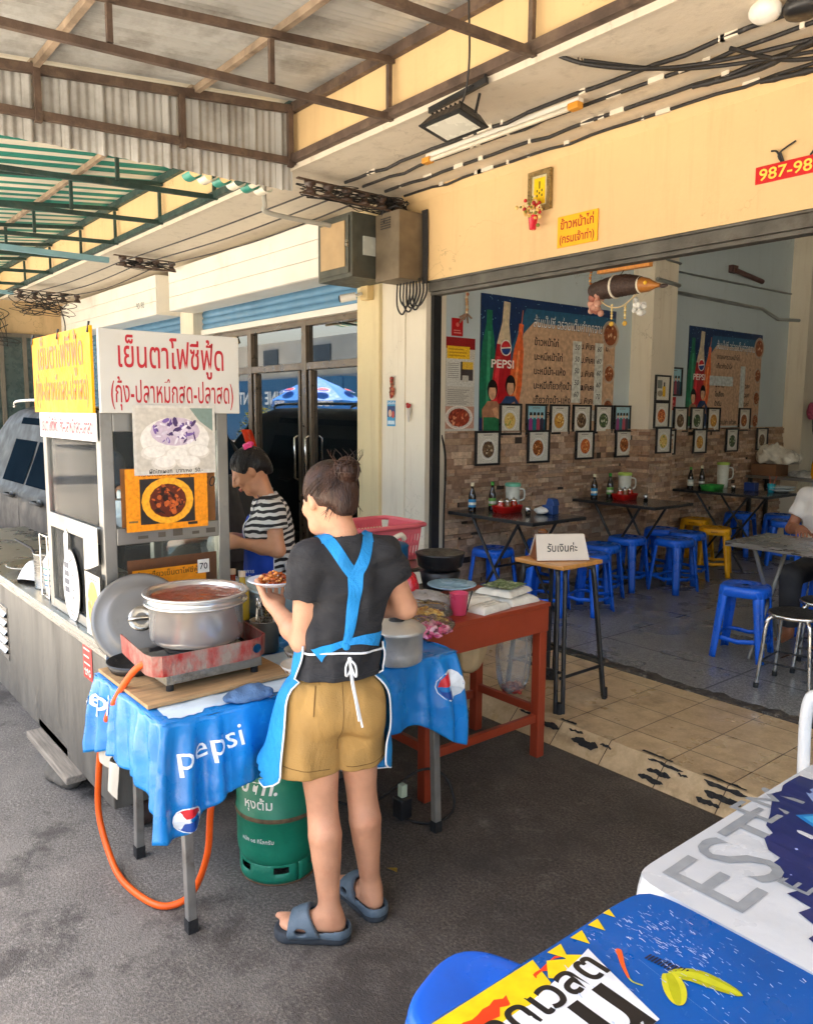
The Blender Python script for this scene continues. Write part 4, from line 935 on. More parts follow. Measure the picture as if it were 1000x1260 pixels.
b=MB(); b.lathe([(0,.022),(.05,.021),(.1,.017),(.115,.020),(.125,.016),(.155,.004),(.162,.006),(.172,.003),(.176,-.002),(.172,-.007),(.155,-.002),(.1,.010),(0,.014)],(0,0,0),56,M=lm); b.build('disc',mat('dull_lid_steel',S(122,120,116),.42,.5,.12,3,dirt=.3,ds=5),lid)
b=MB(); b.lathe([(.048,.019),(.045,.026),(.03,.022),(.0,.020)],(0,0,0),28,M=lm); b.tube([lm@Vector(p)for p in((-.045,0,.02),(-.04,0,.034),(-.02,.0,.038),(.02,0,.038),(.04,0,.034),(.045,0,.02))],.008,8); b.build('lid_handle',M_steel,lid)
b=MB(); b.lathe([(0,0),(.09,0),(.105,.03),(.108,.03),(.094,-.003),(0,-.004)],(-2.70,.985,.772),24); tag(b.build('black_pan',M_black),'shallow black pan behind the stove under the leaning lid','pan')
# ---- hose
HP=[(-2.42,.96,.872),(-2.46,.90,.855),(-2.57,.87,.74),(-2.76,.875,.55),(-2.87,.885,.34),(-2.89,.885,.17),(-2.80,.89,.045),(-2.64,.885,.018),(-2.46,.92,.016),(-2.41,.98,.017),(-2.40,1.04,.05),(-2.33,1.06,.21),(-2.29,1.06,.40),(-2.31,1.12,.55),(-2.40,1.30,.63)]
def smooth_path(P,k=6):
 P=[Vector(p)for p in P]; out=[]
 for i in range(len(P)-1):
  p0,p1,p2,p3=P[max(i-1,0)],P[i],P[i+1],P[min(i+2,len(P)-1)]
  for j in range(k):
   t=j/k; out.append(.5*((2*p1)+(p2-p0)*t+(2*p0-5*p1+4*p2-p3)*t*t+(3*p1-p0-3*p2+p3)*t**3))
 return out+[P[-1]]
b=MB(); b.tube(smooth_path(HP),.0115,12); tag(b.build('gas_hose',mat('orange_rubber_hose',S(236,92,18),.45,0,.1,12)),'orange rubber gas hose looping from the stove to the ground','hose')
# ---- gas cylinder
gc=(-2.425,1.385)
cyl=thing('gas_cylinder','scuffed green gas cylinder with white lettering under the blue cloth table','gas cylinder',(gc[0],gc[1],0))
M_gas=mat('scuffed_green_paint',S(22,126,98),.42,.1,.16,6,bump=.15,dirt=.6,dirtcol=S(30,66,54),ds=5,dt=.52)
b=MB(); rr=.15
b.lathe([(.10,.045),(.135,.065),(rr-.003,.10),(rr,.13),(rr,.238),(rr+.003,.242),(rr+.003,.258),(rr,.262),(rr,.44),(rr-.006,.475),(rr-.03,.52),(.08,.55),(.03,.565),(0,.565)],(*gc,0),48); b.build('tank',M_gas,cyl)
b=MB(); b.lathe([(rr+.0035,0),(rr+.006,.008),(rr+.0035,.016)],(*gc,.242),48); b.build('weld_seam',mat('rusty_seam',S(92,78,56),.8,0,.4,40),cyl)
b=MB(); n_=48; V=[]; F=[]
for i in range(n_+1):
 a=2*PI*i/n_
 for r_,z in((rr-.012,.0),(rr-.008,.02),(rr-.008,.045),(rr-.008,.07),(rr-.02,.09)):V.append((gc[0]+r_*math.cos(a),gc[1]+r_*math.sin(a),z))
for i in range(n_):
 for j in range(4):
  if j==2 and(i%8)in(3,4,5):continue
  F.append((i*5+j,i*5+5+j,i*5+6+j,i*5+1+j))
b.add(V,F,smooth=True); ft=b.build('foot_ring',M_gas,cyl)
mo=ft.modifiers.new('thickness','SOLIDIFY'); mo.thickness=.004
b=MB(); b.torus((*gc,.004),rr-.012,.004,40,6); b.build('bottom_rim',mat('rust_rim',S(96,76,54),.85,0,.4,30),cyl)
b=MB(); b.lathe([(.02,.0),(.022,.05),(.03,.06),(.03,.085),(0,.09)],(*gc,.565),14); b.build('valve',mat('brass',S(190,150,70),.35,.9),cyl)
def cylfn(a0,z0,r_):return lambda x,y,z:(gc[0]+r_*math.cos(a0+x/r_),gc[1]+r_*math.sin(a0+x/r_),z0+y)
fa=math.atan2(-gc[1],-gc[0])-.52
b=MB(); b.text('ปตท.',.075,fn=cylfn(fa,.348,rr+.0012),col=S(232,236,232),bold=.03,shear=.25,cuts=2); b.text('หุงต้ม',.05,fn=cylfn(fa+.02,.292,rr+.0012),col=S(225,230,226),bold=.012,cuts=2); b.text('หนัก ๑๕ กิโลกรัม',.02,fn=cylfn(fa-.02,.165,rr+.0012),col=S(215,222,216),bold=.01,cuts=2)
b.build('white_lettering',M_print,cyl)
# ---- small things on the blue table
F_=Field((-2.36,1.04,.73),(-2.08,1.30,.83),.005); F_.ell((-2.24,1.165,.765),(.05,.075,.022),k=.02); F_.ell((-2.21,1.20,.77),(.04,.04,.024),k=.02); F_.wrinkle(.011,95,5); F_.half((0,0,.752),(0,0,-1)); V,Fc=F_.mesh(1)
b=MB(); b.add(V,Fc,smooth=True); tag(b.build('rag',mat('blue_grey_rag',S(78,108,144),.95,0,.2,14,bump=.6,bs=180)),'crumpled blue grey rag on the edge of the blue table','rag')
M_china=mat('cream_china',S(230,224,210),.22,0,.05,10)
M_goldpat=mat('brown_rim_pattern',S(156,104,40),.3,0,.3,60)
def bowl(x,y,z,r,lab,grp,fill=None):
 t=thing('bowl',lab,'bowl',(x,y,z),0,grp); b=MB()
 b.lathe([(0,.006),(r*.45,.004),(r*.45,0),(r*.5,.0),(r*.55,.008),(r*.85,r*.35),(r,r*.62),(r*.98,r*.64),(r*.82,r*.37),(r*.5,.014),(0,.012)],(x,y,z),32); b.build('body',M_china,t)
 b=MB()
 for i in range(22):a=2*PI*i/22; q=r*.94; b.grid(lambda u,v,a=a:(x+(r*(.88+.075*v)+.002)*math.cos(a+.16*u),y+(r*(.88+.075*v)+.002)*math.sin(a+.16*u),z+r*(.38+.15*v)),2,2)
 b.build('rim_pattern',M_goldpat,t); return t
bowl(-2.44,1.52,.752,.08,'patterned bowl beneath the small steel cup','cream bowls with brown rims')
bowl(-2.30,1.42,.752,.078,'empty patterned bowl nearest the apron','cream bowls with brown rims')
t=thing('steel_cup','flared steel cup of brown sauce standing in a patterned bowl','cup',(-2.45,1.515,.765)); b=MB(); b.lathe([(0,0),(.03,0),(.031,.05),(.062,.075),(.066,.078),(.06,.078),(.028,.05),(0,.045)],(-2.45,1.515,.765),26); b.build('cup_body',M_steel_dull,t)
b=MB(); b.lathe([(0,0),(.05,0),(.052,.003)],(-2.45,1.515,.833),20); b.build('sauce',mat('brown_sauce',S(150,96,44),.3,0,.4,40),t)
t=thing('plastic_tub','white tub with yellow lid and a spoon on the blue table','tub',(-2.60,1.63,.752)); b=MB(); b.lathe([(0,0),(.072,0),(.082,.10),(.084,.105)],(-2.60,1.63,.752),28); b.build('tub_body',M_whiteplastic,t)
b=MB(); b.lathe([(.087,.09),(.089,.112),(.08,.118),(0,.116)],(-2.60,1.63,.752),28); b.build('lid',mat('yellow_lid',S(232,200,40),.4),t)
b=MB(); b.tube([(-2.58,1.60,.872),(-2.50,1.55,.905),(-2.44,1.51,.93)],.006,6); b.sphere((-2.6,1.615,.872),(.025,.018,.006),10,6); tag(b.build('serving_spoon',M_steel),'steel spoon lying across the yellow tub lid','spoon')
t=thing('cutlery_can','dented steel can crammed with spoons beside the stock pot','cutlery can',(-2.66,1.47,.752)); b=MB(); b.lathe([(0,0),(.055,0),(.055,.12),(.058,.122),(.052,.122),(.05,.01)],(-2.66,1.47,.752),24); b.build('can',M_steel_dull,t)
rg=random.Random(3)
for k in range(14):
 a,rd=rg.uniform(0,6.28),rg.uniform(0,.038); x,y=-2.66+rd*math.cos(a),1.47+rd*math.sin(a); tx,ty=x+rg.uniform(-.02,.02),y+rg.uniform(-.02,.02); zt=.752+rg.uniform(.16,.2)
 c=MB(); c.bar((x,y,.77),(tx,ty,zt),.008,.003); c.sphere((tx,ty,zt+.012),(.013,.006,.022),8,6,M=None); c.build('spoon',M_steel,t)
ap=(-2.235,1.79)
t=thing('lidded_pot','round cast aluminium pot with black knob on the blue table','pot',(*ap,.752)); b=MB(); b.lathe([(0,0),(.085,0),(.096,.008),(.099,.04),(.100,.115),(.107,.118),(.108,.122),(.1,.124)],(*ap,.752),40); b.build('pot_body',M_alu,t)
b=MB(); b.lathe([(.109,.122),(.111,.127),(.105,.132),(.085,.146),(.05,.156),(0,.159)],(*ap,.752),40); ld=b.build('lid',M_alu,t)
b=MB(); b.lathe([(.03,.156),(.028,.164),(.012,.168),(.010,.178),(.024,.182),(.025,.188),(.018,.192),(0,.193)],(*ap,.752),20); b.build('knob',M_black,ld)
# basin on a steel stand behind the table
t=thing('prep_stand','plain steel stand behind the blue table holding the grey basin','stand',(-3.07,1.77,0)); b=MB(); b.box(-3.26,-2.84,1.58,2.0,.77,.79); b.build('top',M_steel,t)
for x in(-3.23,-2.87):
 for y in(1.61,1.97):b=MB(); b.bar((x,y,0),(x,y,.77),.03,.03,up=(0,1,0)); b.build('leg',M_tube,t)
M_basin=mat('pale_grey_blue_plastic',S(172,190,192),.4,0,.06)
b=MB()
def rrect(a,hx,hy,n=5):
 c,s_=math.cos(a),math.sin(a); k=(abs(c)**n+abs(s_)**n)**(-1/n); return hx*c*k,hy*s_*k
prof=[(.80,0),(.86,.004),(.96,.10),(1.03,.115),(1.05,.112),(1.05,.12),(.98,.123),(.93,.11),(.82,.012),(0,.012)]
V=[]; n_=40
for q,z in prof:
 for i in range(n_):x,y=rrect(2*PI*i/n_,.2*q,.17*q); V.append((-3.04+x,1.77+y,.792+z))
b.add(V,[(i*n_+j,i*n_+(j+1)%n_,(i+1)*n_+(j+1)%n_,(i+1)*n_+j)for i in range(len(prof)-1)for j in range(n_)],smooth=True); tag(b.build('basin',M_basin),'pale grey plastic basin beside the striped shirt cook','basin')
# sauce bottles by the cart end
for k,(x,y,c)in enumerate([(-3.07,1.545,S(168,60,24)),(-3.00,1.555,S(196,160,40))]):
 t=thing('sauce_bottle',['brown sauce bottle at the corner of the cart','yellow oil bottle at the corner of the cart'][k],'bottle',(x,y,.79),0,'sauce bottles by the cart'); b=MB(); b.lathe([(0,0),(.028,0),(.03,.01),(.03,.12),(.014,.16),(.013,.19)],(x,y,.79),16); b.build('bottle_body',mat('sauce_%d'%k,c,.2,coat=.4),t); b=MB(); b.lathe([(.015,.188),(.015,.21),(0,.212)],(x,y,.79),12); b.build('cap',mat('pale_cap',S(226,200,170),.4),t)
 # == red table
M_redw=mat('red_brown_paint',S(150,58,32),.4,0,.1,3,bump=.12,bs=30,dirt=.35,dirtcol=S(110,36,20),ds=4)
rt=thing('wooden_table','red brown painted wooden table with deep apron and straight legs','table',(-2.68,2.4,0))
b=MB(); b.box(-2.92,-2.425,2.08,2.895,.755,.775); b.build('tabletop',M_redw,rt,bevel=.003)
b=MB(); b.box(-2.445,-2.428,2.1,2.885,.635,.755); b.box(-2.90,-2.445,2.868,2.885,.635,.755); b.box(-2.90,-2.445,2.1,2.117,.635,.755); b.box(-2.917,-2.9,2.1,2.885,.635,.755); b.build('apron',M_redw,rt,bevel=.002)
for x,y in((-2.455,2.855),(-2.885,2.855),(-2.455,2.13),(-2.885,2.13)):b=MB(); b.box(x-.025,x+.025,y-.025,y+.025,0,.634); b.build('leg',M_redw,rt,bevel=.004)
for p0,p1 in(((-2.455,2.156,.2),(-2.455,2.829,.2)),((-2.885,2.156,.2),(-2.885,2.829,.2)),((-2.86,2.855,.235),(-2.48,2.855,.235)),((-2.86,2.13,.235),(-2.48,2.13,.235))):b=MB(); b.bar(p0,p1,.025,.04); b.build('stretcher',M_redw,rt,bevel=.003)
b=MB(); b.lathe([(0,.006),(.06,.004),(.065,0),(.075,.004),(.115,.018),(.122,.021),(.12,.024),(.075,.010),(0,.011)],(-2.79,2.58,.822),36); tag(b.build('plate',mat('pale_blue_melamine',S(150,186,208),.25,0,.04)),'pale blue melamine plate on the wrapped noodle packs','plate')
t=thing('plastic_cup','pink plastic cup on the red table','cup',(-2.53,2.385,.776)); b=MB(); b.lathe([(0,.003),(.033,0),(.035,.002),(.043,.098),(.045,.1),(.041,.1),(.033,.006),(0,.006)],(-2.53,2.385,.776),28); b.build('cup_body',mat('pink_plastic',S(214,74,106),.35,0,.08,coat=.2),t)
b=MB(); b.tube([(-2.50,2.40,.78),(-2.487,2.425,.885)],.003,6); b.build('straw',M_black,t)
M_wrap=mat('wrapped_white_pack',S(222,218,204),.22,0,.1,16,bump=.4,bs=40,coat=.5)
M_herb=mat('green_herb',S(96,116,70),.6,0,.5,60,bump=.8,bs=120,dirt=.9,dirtcol=S(214,214,196),ds=26,dt=.5)
packs=[((-2.66,2.62,.776),(.2,.26,.04),'flat white wrapped noodle pack at the bottom of the stack by the blue plate'),((-2.57,2.77,.776),(.2,.2,.038),'white wrapped pack at the far corner of the red table'),((-2.50,2.55,.776),(.1,.2,.035),'white wrapped pack beside the pink cup'),((-2.60,2.75,.8165),(.2,.22,.03),'wrapped pack with green herbs on top at the far end')]
for k,(c,d,lab)in enumerate(packs):
 t=thing('noodle_pack',lab,'food pack',c,.12*(k-1),'wrapped food packs on the red table')
 b=MB(); hx,hy,hz=d[0]/2,d[1]/2,d[2]
 b.grid(lambda u,v:(lambda q:(q[0],q[1],hz*(.92+.12*mnoise.noise((u*5+k,v*5,1)))*(1-max(abs(2*u-1),abs(2*v-1))**8)))((hx*(2*u-1),hy*(2*v-1))),26,26); b.build('wrapped_pack',M_wrap,t,local=True)
 if k==3:b=MB(); b.grid(lambda u,v:(hx*.8*(2*u-1),hy*.8*(2*v-1),hz+.004+.012*abs(mnoise.noise((u*9,v*9,4)))),24,24); b.build('herb_layer',M_herb,t,local=True)
def heap(name,c,r,n,sz,cols,lab,cat,seed,flat=.5):
 rg=random.Random(seed); b=MB()
 for i in range(n):
  a=rg.uniform(0,6.28); q=math.sqrt(rg.random()); x,y=c[0]+r[0]*q*math.cos(a),c[1]+r[1]*q*math.sin(a); z=c[2]+r[2]*(1-q*q)*rg.uniform(.3,1)
  s_=sz*rg.uniform(.6,1.3); T=TR((x,y,z),rg.uniform(0,6),rg.uniform(-.7,.7),rg.uniform(-.7,.7)); b.sphere((0,0,0),(s_,s_*.7,s_*flat),8,5,M=T,col=rg.choice(cols))
 return tag(b.build(name,M_printmatt),lab,cat,kind='stuff')
heap('fried_wonton_skins',(-2.55,2.2,.785),(.1,.1,.045),120,.016,[S(238,196,84),S(226,176,60),S(244,214,120),S(214,150,50)],'yellow fried wonton skins in a clear bag on the red table','fried snack',2,.25)
heap('pink_jelly_pieces',(-2.42,2.11,.772),(.09,.1,.035),110,.014,[S(226,96,140),S(240,150,180),S(206,66,116),S(246,190,206)],'pink shredded food in a clear bag at the table edge','pink food',3,.5)
M_clearbag=glass_mat('clear_bag_plastic',(.97,.97,.97),.12,dusty=.09,ior_=1.3)
def bag(c,r,lab,seed,mat_=None,name='clear_bag',k=6):
 b=MB(); b.grid(lambda u,v:(c[0]+r[0]*math.sin(PI*v)**.7*math.cos(2*PI*u)*(1+.16*mnoise.noise((3*math.cos(2*PI*u)+seed,3*math.sin(2*PI*u),k*v))),c[1]+r[1]*math.sin(PI*v)**.7*math.sin(2*PI*u)*(1+.16*mnoise.noise((3*math.cos(2*PI*u),3*math.sin(2*PI*u)+seed,k*v))),c[2]+r[2]*(1-math.cos(PI*v))/2*(1+.15*mnoise.noise((2.5*math.cos(2*PI*u),2.5*math.sin(2*PI*u),seed)))),40,16,cu=True)
 return tag(b.build(name,mat_ or M_clearbag),lab,'plastic bag')
bag((-2.55,2.2,.777),(.125,.12,.075),'clear bag round the yellow wonton skins',1)
bag((-2.42,2.105,.765),(.105,.12,.065),'clear bag round the pink food at the table edge',2)
bag((-2.72,2.36,.777),(.14,.1,.07),'crumpled clear bag behind the pink cup',4,glass_mat('milky_bag',(.96,.96,.96),.15,dusty=.6,ior_=1.3))
bag((-2.84,2.34,.777),(.055,.055,.14),'shiny red bag at the back of the red table',5,mat('shiny_red_bag',S(196,24,40),.25,0,.15,12,bump=.6,bs=30,coat=.5),'red_bag')
bag((-2.72,2.96,.22),(.085,.10,.40),'clear carrier bag of scraps hanging at the end of the red table',6,glass_mat('cloudy_bag',(.95,.94,.93),.15,dusty=.4,ior_=1.3),'hanging_bag',3)
bag((-2.82,2.72,.36),(.10,.09,.30),'tan paper toned bag hanging under the red table',7,mat('tan_bag',S(206,176,130),.5,0,.12,10,bump=.3),'hanging_bag',3)
heap('food_scraps',(-2.72,2.96,.24),(.05,.06,.05),40,.018,[S(180,70,50),S(206,120,84),S(150,50,40)],'red food scraps at the bottom of the hanging bag','scraps',9)
bag((-2.60,2.18,.50),(.07,.06,.10),'dark bag tucked under the red table top',8,mat('dark_violet_bag',S(70,66,86),.3,0,.2,14,coat=.4),'dark_bag')
# chopping block and strainer behind the woman
b=MB(); b.lathe([(0,0),(.11,0),(.11,.15),(.105,.155),(0,.155)],(-2.6,2.02,.752),30); tag(b.build('wooden_block',mat('tan_end_grain',S(196,160,110),.7,0,.15,30,bump=.3)),'round tan chopping block behind the aluminium pot','chopping block')
# ---- basket, jug and burner further back
t=thing('side_bench','low steel bench holding the pink basket behind the cook','bench',(-3.6,2.8,0)); b=MB(); b.box(-3.95,-3.28,2.5,3.0,.80,.825); b.build('top',M_steel,t)
for x in(-3.92,-3.31):
 for y in(2.53,2.97):b=MB(); b.bar((x,y,0),(x,y,.80),.03,.03,up=(0,1,0)); b.build('leg',M_tube,t)
M_pinkb=mat('pink_basket_plastic',S(222,104,112),.42,0,.06)
t=thing('plastic_basket','pink slotted plastic basket behind the cook in black','basket',(-3.62,2.72,.826)); b=MB(); bc=(-3.62,2.72)
def bside(p0,p1,nrm):
 p0,p1=Vector(p0),Vector(p1); L_=(p1-p0).length; d=(p1-p0).normalized(); n_=int(L_/.022); nv=Vector(nrm)
 q=lambda s_,z:p0+d*s_+nv*.04*(z/.2)+Vector((0,0,z))
 for z0,z1 in((0,.03),(.085,.105),(.155,.205)):b.bar(q(0,(z0+z1)/2),q(L_,(z0+z1)/2),.004,z1-z0)
 for i in range(n_+1):b.bar(q(L_*i/n_,0),q(L_*i/n_,.2),.009,.004,up=nrm)
hx,hy=.15,.20
bside((bc[0]+hx,bc[1]-hy,.83),(bc[0]+hx,bc[1]+hy,.83),(1,0,0)); bside((bc[0]-hx,bc[1]-hy,.83),(bc[0]-hx,bc[1]+hy,.83),(-1,0,0)); bside((bc[0]-hx,bc[1]-hy,.83),(bc[0]+hx,bc[1]-hy,.83),(0,-1,0)); bside((bc[0]-hx,bc[1]+hy,.83),(bc[0]+hx,bc[1]+hy,.83),(0,1,0))
b.box(bc[0]-hx,bc[0]+hx,bc[1]-hy,bc[1]+hy,.827,.835); b.build('basket_body',M_pinkb,t)
b=MB(); b.tube([(bc[0]+rrect(2*PI*i/32,hx+.052,hy+.052,9)[0],bc[1]+rrect(2*PI*i/32,hx+.052,hy+.052,9)[1],1.035)for i in range(32)],.014,8,closed=True); b.build('rim',M_pinkb,t)
t=thing('cool_jug','blue drink jug with a cream rag on its lid beside the pink basket','jug',(-3.18,2.52,.70)); b=MB(); b.lathe([(0,0),(.075,0),(.08,.02),(.08,.24),(.084,.25),(.07,.262),(0,.265)],(-3.18,2.52,.74),26); b.build('jug_body',mat('deep_blue_plastic',S(22,84,124),.35),t)
b=MB(); b.tube(smooth_path([(-3.17,2.46,1.0),(-3.16,2.5,1.025),(-3.15,2.55,1.045),(-3.16,2.58,1.02)]),.014,8); b.build('rag',mat('cream_rag',S(222,212,190),.9),t)
b=MB(); b.box(-3.27,-2.95,2.42,2.98,.715,.735); tag(b.build('wooden_shelf',M_plank),'grey plank shelf behind the red table carrying the jug and burner','shelf')
t=thing('charcoal_burner','black burner with a dark pot behind the red table','burner',(-3.10,2.78,.735)); b=MB(); b.lathe([(0,0),(.09,0),(.1,.05),(.11,.1),(.1,.105),(0,.1)],(-3.1,2.78,.736),24); b.build('stand',M_black,t); b=MB(); b.lathe([(.08,.105),(.12,.13),(.13,.19),(.135,.2),(.12,.2),(0,.17)],(-3.1,2.78,.736),26); b.build('pot',M_black,t)
for x,y in((-3.25,2.44),(-2.97,2.44),(-3.25,2.96),(-2.97,2.96)):pass
# plug on the floor
t=thing('extension_plug','black extension socket with clear plug on the ground by the table leg','plug',(-2.39,1.95,0)); b=MB(); b.box(-2.42,-2.36,1.92,1.98,.012,.10); b.build('socket_block',M_black,t,bevel=.006); b=MB(); b.box(-2.405,-2.375,1.935,1.965,.101,.155); b.build('clear_plug',mat('greenish_clear_plug',S(190,206,180),.25),t,bevel=.004)
b=MB(); b.tube(smooth_path([(-2.39,1.95,.015),(-2.33,1.97,.008),(-2.27,2.05,.008),(-2.3,2.16,.03),(-2.37,2.16,.14),(-2.42,2.05,.17),(-2.55,1.9,.02),(-2.75,1.8,.01),(-3.1,1.9,.01)]),.0055,8); b.build('cord',M_blackrub,t)
b=MB(); b.add([(-2.15,1.68,.004),(-2.135,1.672,.012),(-2.115,1.675,.016),(-2.10,1.69,.006),(-2.118,1.705,.010),(-2.138,1.70,.003)],[(0,1,2,3),(0,3,4,5)]); tag(b.build('fallen_leaf',mat('dry_leaf',S(150,120,40),.7,0,.3,40)),'small dry yellow leaf on the ground by the right foot','leaf')
# == stools
M_bluep=mat('blue_stool_plastic',S(24,100,218),.32,0,.08,6,bump=.04,bs=60,dirt=.2,dirtcol=S(30,60,120),ds=10)
M_yellp=mat('yellow_stool_plastic',S(232,168,16),.35,0,.08,6)
def make_stool(label,m,group,brand=False):
 t=thing('plastic_stool',label,'stool',(0,0,0),0,group); H_=.45; n_=4
 def sq(a,r,e=4.5):
  c,s_=math.cos(a),math.sin(a); k=(abs(c)**e+abs(s_)**e)**(-1/e); return r*c*k,r*s_*k
 b=MB(); N_=48; V=[]; prof=[(.02,-.004),(.10,-.002),(.122,0),(.132,-.003),(.138,-.010),(.141,-.022),(.146,-.060),(.143,-.060),(.136,-.02),(.12,-.008),(.02,-.010)]
 for r,z in prof:
  for i in range(N_):x,y=sq(2*PI*i/N_,r,2+1.0*min(1,r/.12)); V.append((x,y,H_+z))
 F=[(i*N_+j,i*N_+(j+1)%N_,(i+1)*N_+(j+1)%N_,(i+1)*N_+j)for i in range(len(prof)-1)for j in range(N_)]+[tuple(range(N_))]
 b.add(V,F,smooth=True); b.build('seat',m,t,local=True)
 for q in range(4):
  a=PI/4+q*PI/2; ca,sa=math.cos(a),math.sin(a)
  b=MB(); rows=[]
  for k in range(9):
   u=k/8; z=(H_-.022)*(1-u); r=.158+.052*u; w_=.040-.012*u; dp=.014
   prof2=[(-w_,-.012+.006*u),(-w_*.75,.006),(-w_*.35,dp),(-w_*.15,dp-.003),(w_*.15,dp-.003),(w_*.35,dp),(w_*.75,.006),(w_,-.012+.006*u)]
   rows.append([((r-.012+f)*ca-s_*sa,(r-.012+f)*sa+s_*ca,z)for s_,f in prof2])
  V=[p for r_ in rows for p in r_]
  b.add(V,[(i*8+j,i*8+8+j,i*8+9+j,i*8+1+j)for i in range(8)for j in range(7)],smooth=True)
  lg=b.build('leg',m,t,local=True); mo=lg.modifiers.new('thickness','SOLIDIFY'); mo.thickness=.006; mo.offset=-1
 b=MB(); N_=48; V=[]
 for r,z in((.171,.135),(.174,.135),(.178,.108),(.175,.108)):
  for i in range(N_):x,y=sq(2*PI*i/N_,r*.80,4.5); V.append((x,y,z+.012*abs(math.sin(2*2*PI*i/N_))-.008))
 b.add(V,[(i*N_+j,i*N_+(j+1)%N_,((i+1)%4)*N_+(j+1)%N_,((i+1)%4)*N_+j)for i in range(4)for j in range(N_)],smooth=True); b.build('ring_brace',m,t,local=True)
 if brand:
  b=MB(); b.text('MADO',.02,plane_m((0,-.1472,.412),(1,0,0),(0,-1,-.05)),col=S(130,50,20),bold=.02); b.build('embossed_mark',M_print,t,local=True)
 return t
GRP_B='blue plastic stools in the restaurant'
blue=make_stool('blue plastic stool standing alone near the floor edge beside the black seated steel stool',M_bluep,GRP_B)
blue.scale=(1.07,1.07,1.06); blue.location=(-2.5,4.93,.1); blue.rotation_euler.z=.25
for x,y,a,lab in[(-4.50,4.62,.1,'blue stool under the near end of the dining table closest to the doorway'),(-4.05,4.78,.5,'blue stool just behind the tall bar stool'),(-3.86,5.05,.15,'blue stool to the far side of the tall bar stool with the white sign'),(-4.52,5.3,.3,'blue stool against the stone wall behind the first dining table'),(-4.08,5.5,.2,'blue stool directly behind the tented sign on the bar stool'),(-4.18,6.02,.1,'blue stool in front of the second dining table, nearer the doorway'),(-3.86,6.28,-.1,'blue stool before the second dining table beside the yellow stool'),(-4.3,6.75,.3,'blue stool half hidden behind the second dining table'),(-4.0,6.72,.1,'blue stool tucked behind the front pair at the second table'),(-4.45,8.55,.1,'blue stool in the dark under the far dining table'),(-4.1,8.75,.2,'blue stool between the far dining table and the seated person'),(-3.82,8.3,.35,'blue stool deepest behind the grey steel table')]:
 copy_tree(blue,(x,y,.1),a,lab)
yel=make_stool('yellow plastic stool in front, beside the second dining table',M_yellp,'yellow plastic stools',True); yel.scale=(1.05,1.05,1.05); yel.location=(-4.02,7.25,.1); yel.rotation_euler.z=.45
copy_tree(yel,(-4.5,7.72,.1),.2,'yellow plastic stool half hidden behind the other yellow one')
# == dining tables along the wall
M_tabtop=mat('black_speckled_laminate',(.035,.035,.036),.22,0,.3,60,coat=.2)
def dining(x0,x1,y0,y1,z,lab):
 t=thing('dining_table',lab,'table',((x0+x1)/2,(y0+y1)/2,.1),0,'black folding dining tables along the wall')
 b=MB(); b.box(x0,x1,y0,y1,z-.022,z); b.build('tabletop',M_tabtop,t,bevel=.004)
 b=MB(); b.box(x0-.002,x1+.003,y0-.003,y0+.001,z-.026,z-.003); b.box(x1-.001,x1+.004,y0,y1,z-.026,z-.003); b.build('edge_band',M_black,t)
 for y in(y0+.08,y1-.08):
  for s_ in(-1,1):
   b=MB(); xm=(x0+x1)/2; dx=(x1-x0)*.27; b.tube([(xm-s_*dx,y+.012*s_,.1),(xm+s_*dx,y+.012*s_,z-.023)],.012,8); b.build('leg',M_black,t)
 b=MB(); b.tube([((x0+x1)/2,y0+.08,.48),((x0+x1)/2,y1-.08,.48)],.01,8); b.build('cross_rail',M_black,t)
 return t
TZ=.885
dining(-4.70,-3.80,4.30,4.92,TZ,'black folding dining table nearest the doorway set with bottles and a lidded jar')
dining(-4.70,-3.82,5.88,6.48,TZ,'black folding dining table in the middle by the stone clad pillar')
dining(-4.70,-3.66,7.55,8.15,TZ,'black folding dining table farthest back holding a green tray')
# things on them
M_dkglass=mat('dark_brown_sauce_glass',(.012,.008,.006),.1,0,.2,10,coat=.5)
def bottle(x,y,z,h,cap,lab_c,label):
 t=thing('sauce_bottle',label,'bottle',(x,y,z),0,'sauce bottles on the dining tables'); r=.031
 b=MB(); b.lathe([(0,0),(r*.95,0),(r,.008),(r,h*.52),(r*.8,h*.64),(r*.42,h*.78),(r*.4,h*.9),(0,h*.9)],(x,y,z),18); b.build('bottle_body',M_dkglass,t)
 b=MB(); b.lathe([(r*.46,h*.88),(r*.46,h),(0,h*1.005)],(x,y,z),14); b.build('cap',cap,t)
 b=MB(); b.lathe([(r*1.02,h*.16),(r*1.02,h*.44)],(x,y,z),18,col=lab_c); b.lathe([(r*1.03,h*.24),(r*1.03,h*.33)],(x,y,z),18,col=S(225,225,215)); b.build('paper_label',M_print,t)
def jug(x,y,z,lid,lab,h=.2,col=None):
 t=thing('water_jug',lab,'jug',(x,y,z),0,'lidded plastic jugs on the dining tables'); b=MB(); b.lathe([(0,0),(.052,0),(.056,.01),(.062,h),(.058,h),(.05,.012),(0,.012)],(x,y,z),26)
 b.tube(smooth_path([(x+.058,y+.02,z+h*.85),(x+.09,y+.04,z+h*.8),(x+.09,y+.04,z+h*.45),(x+.055,y+.02,z+h*.35)]),.007,8); b.build('jug_body',col or mat('milky_plastic',S(206,210,200),.3,0,.05),t)
 b=MB(); b.lathe([(.066,h-.012),(.068,h+.006),(.06,h+.016),(0,h+.018)],(x,y,z),26); b.build('lid',lid,t)
M_redcap=mat('green_cap',S(60,150,50),.4); M_mint=mat('mint_lid',S(110,190,160),.4); M_lime=mat('lime_lid',S(170,200,90),.4); M_capw=mat('cream_cap',S(220,210,180),.4)
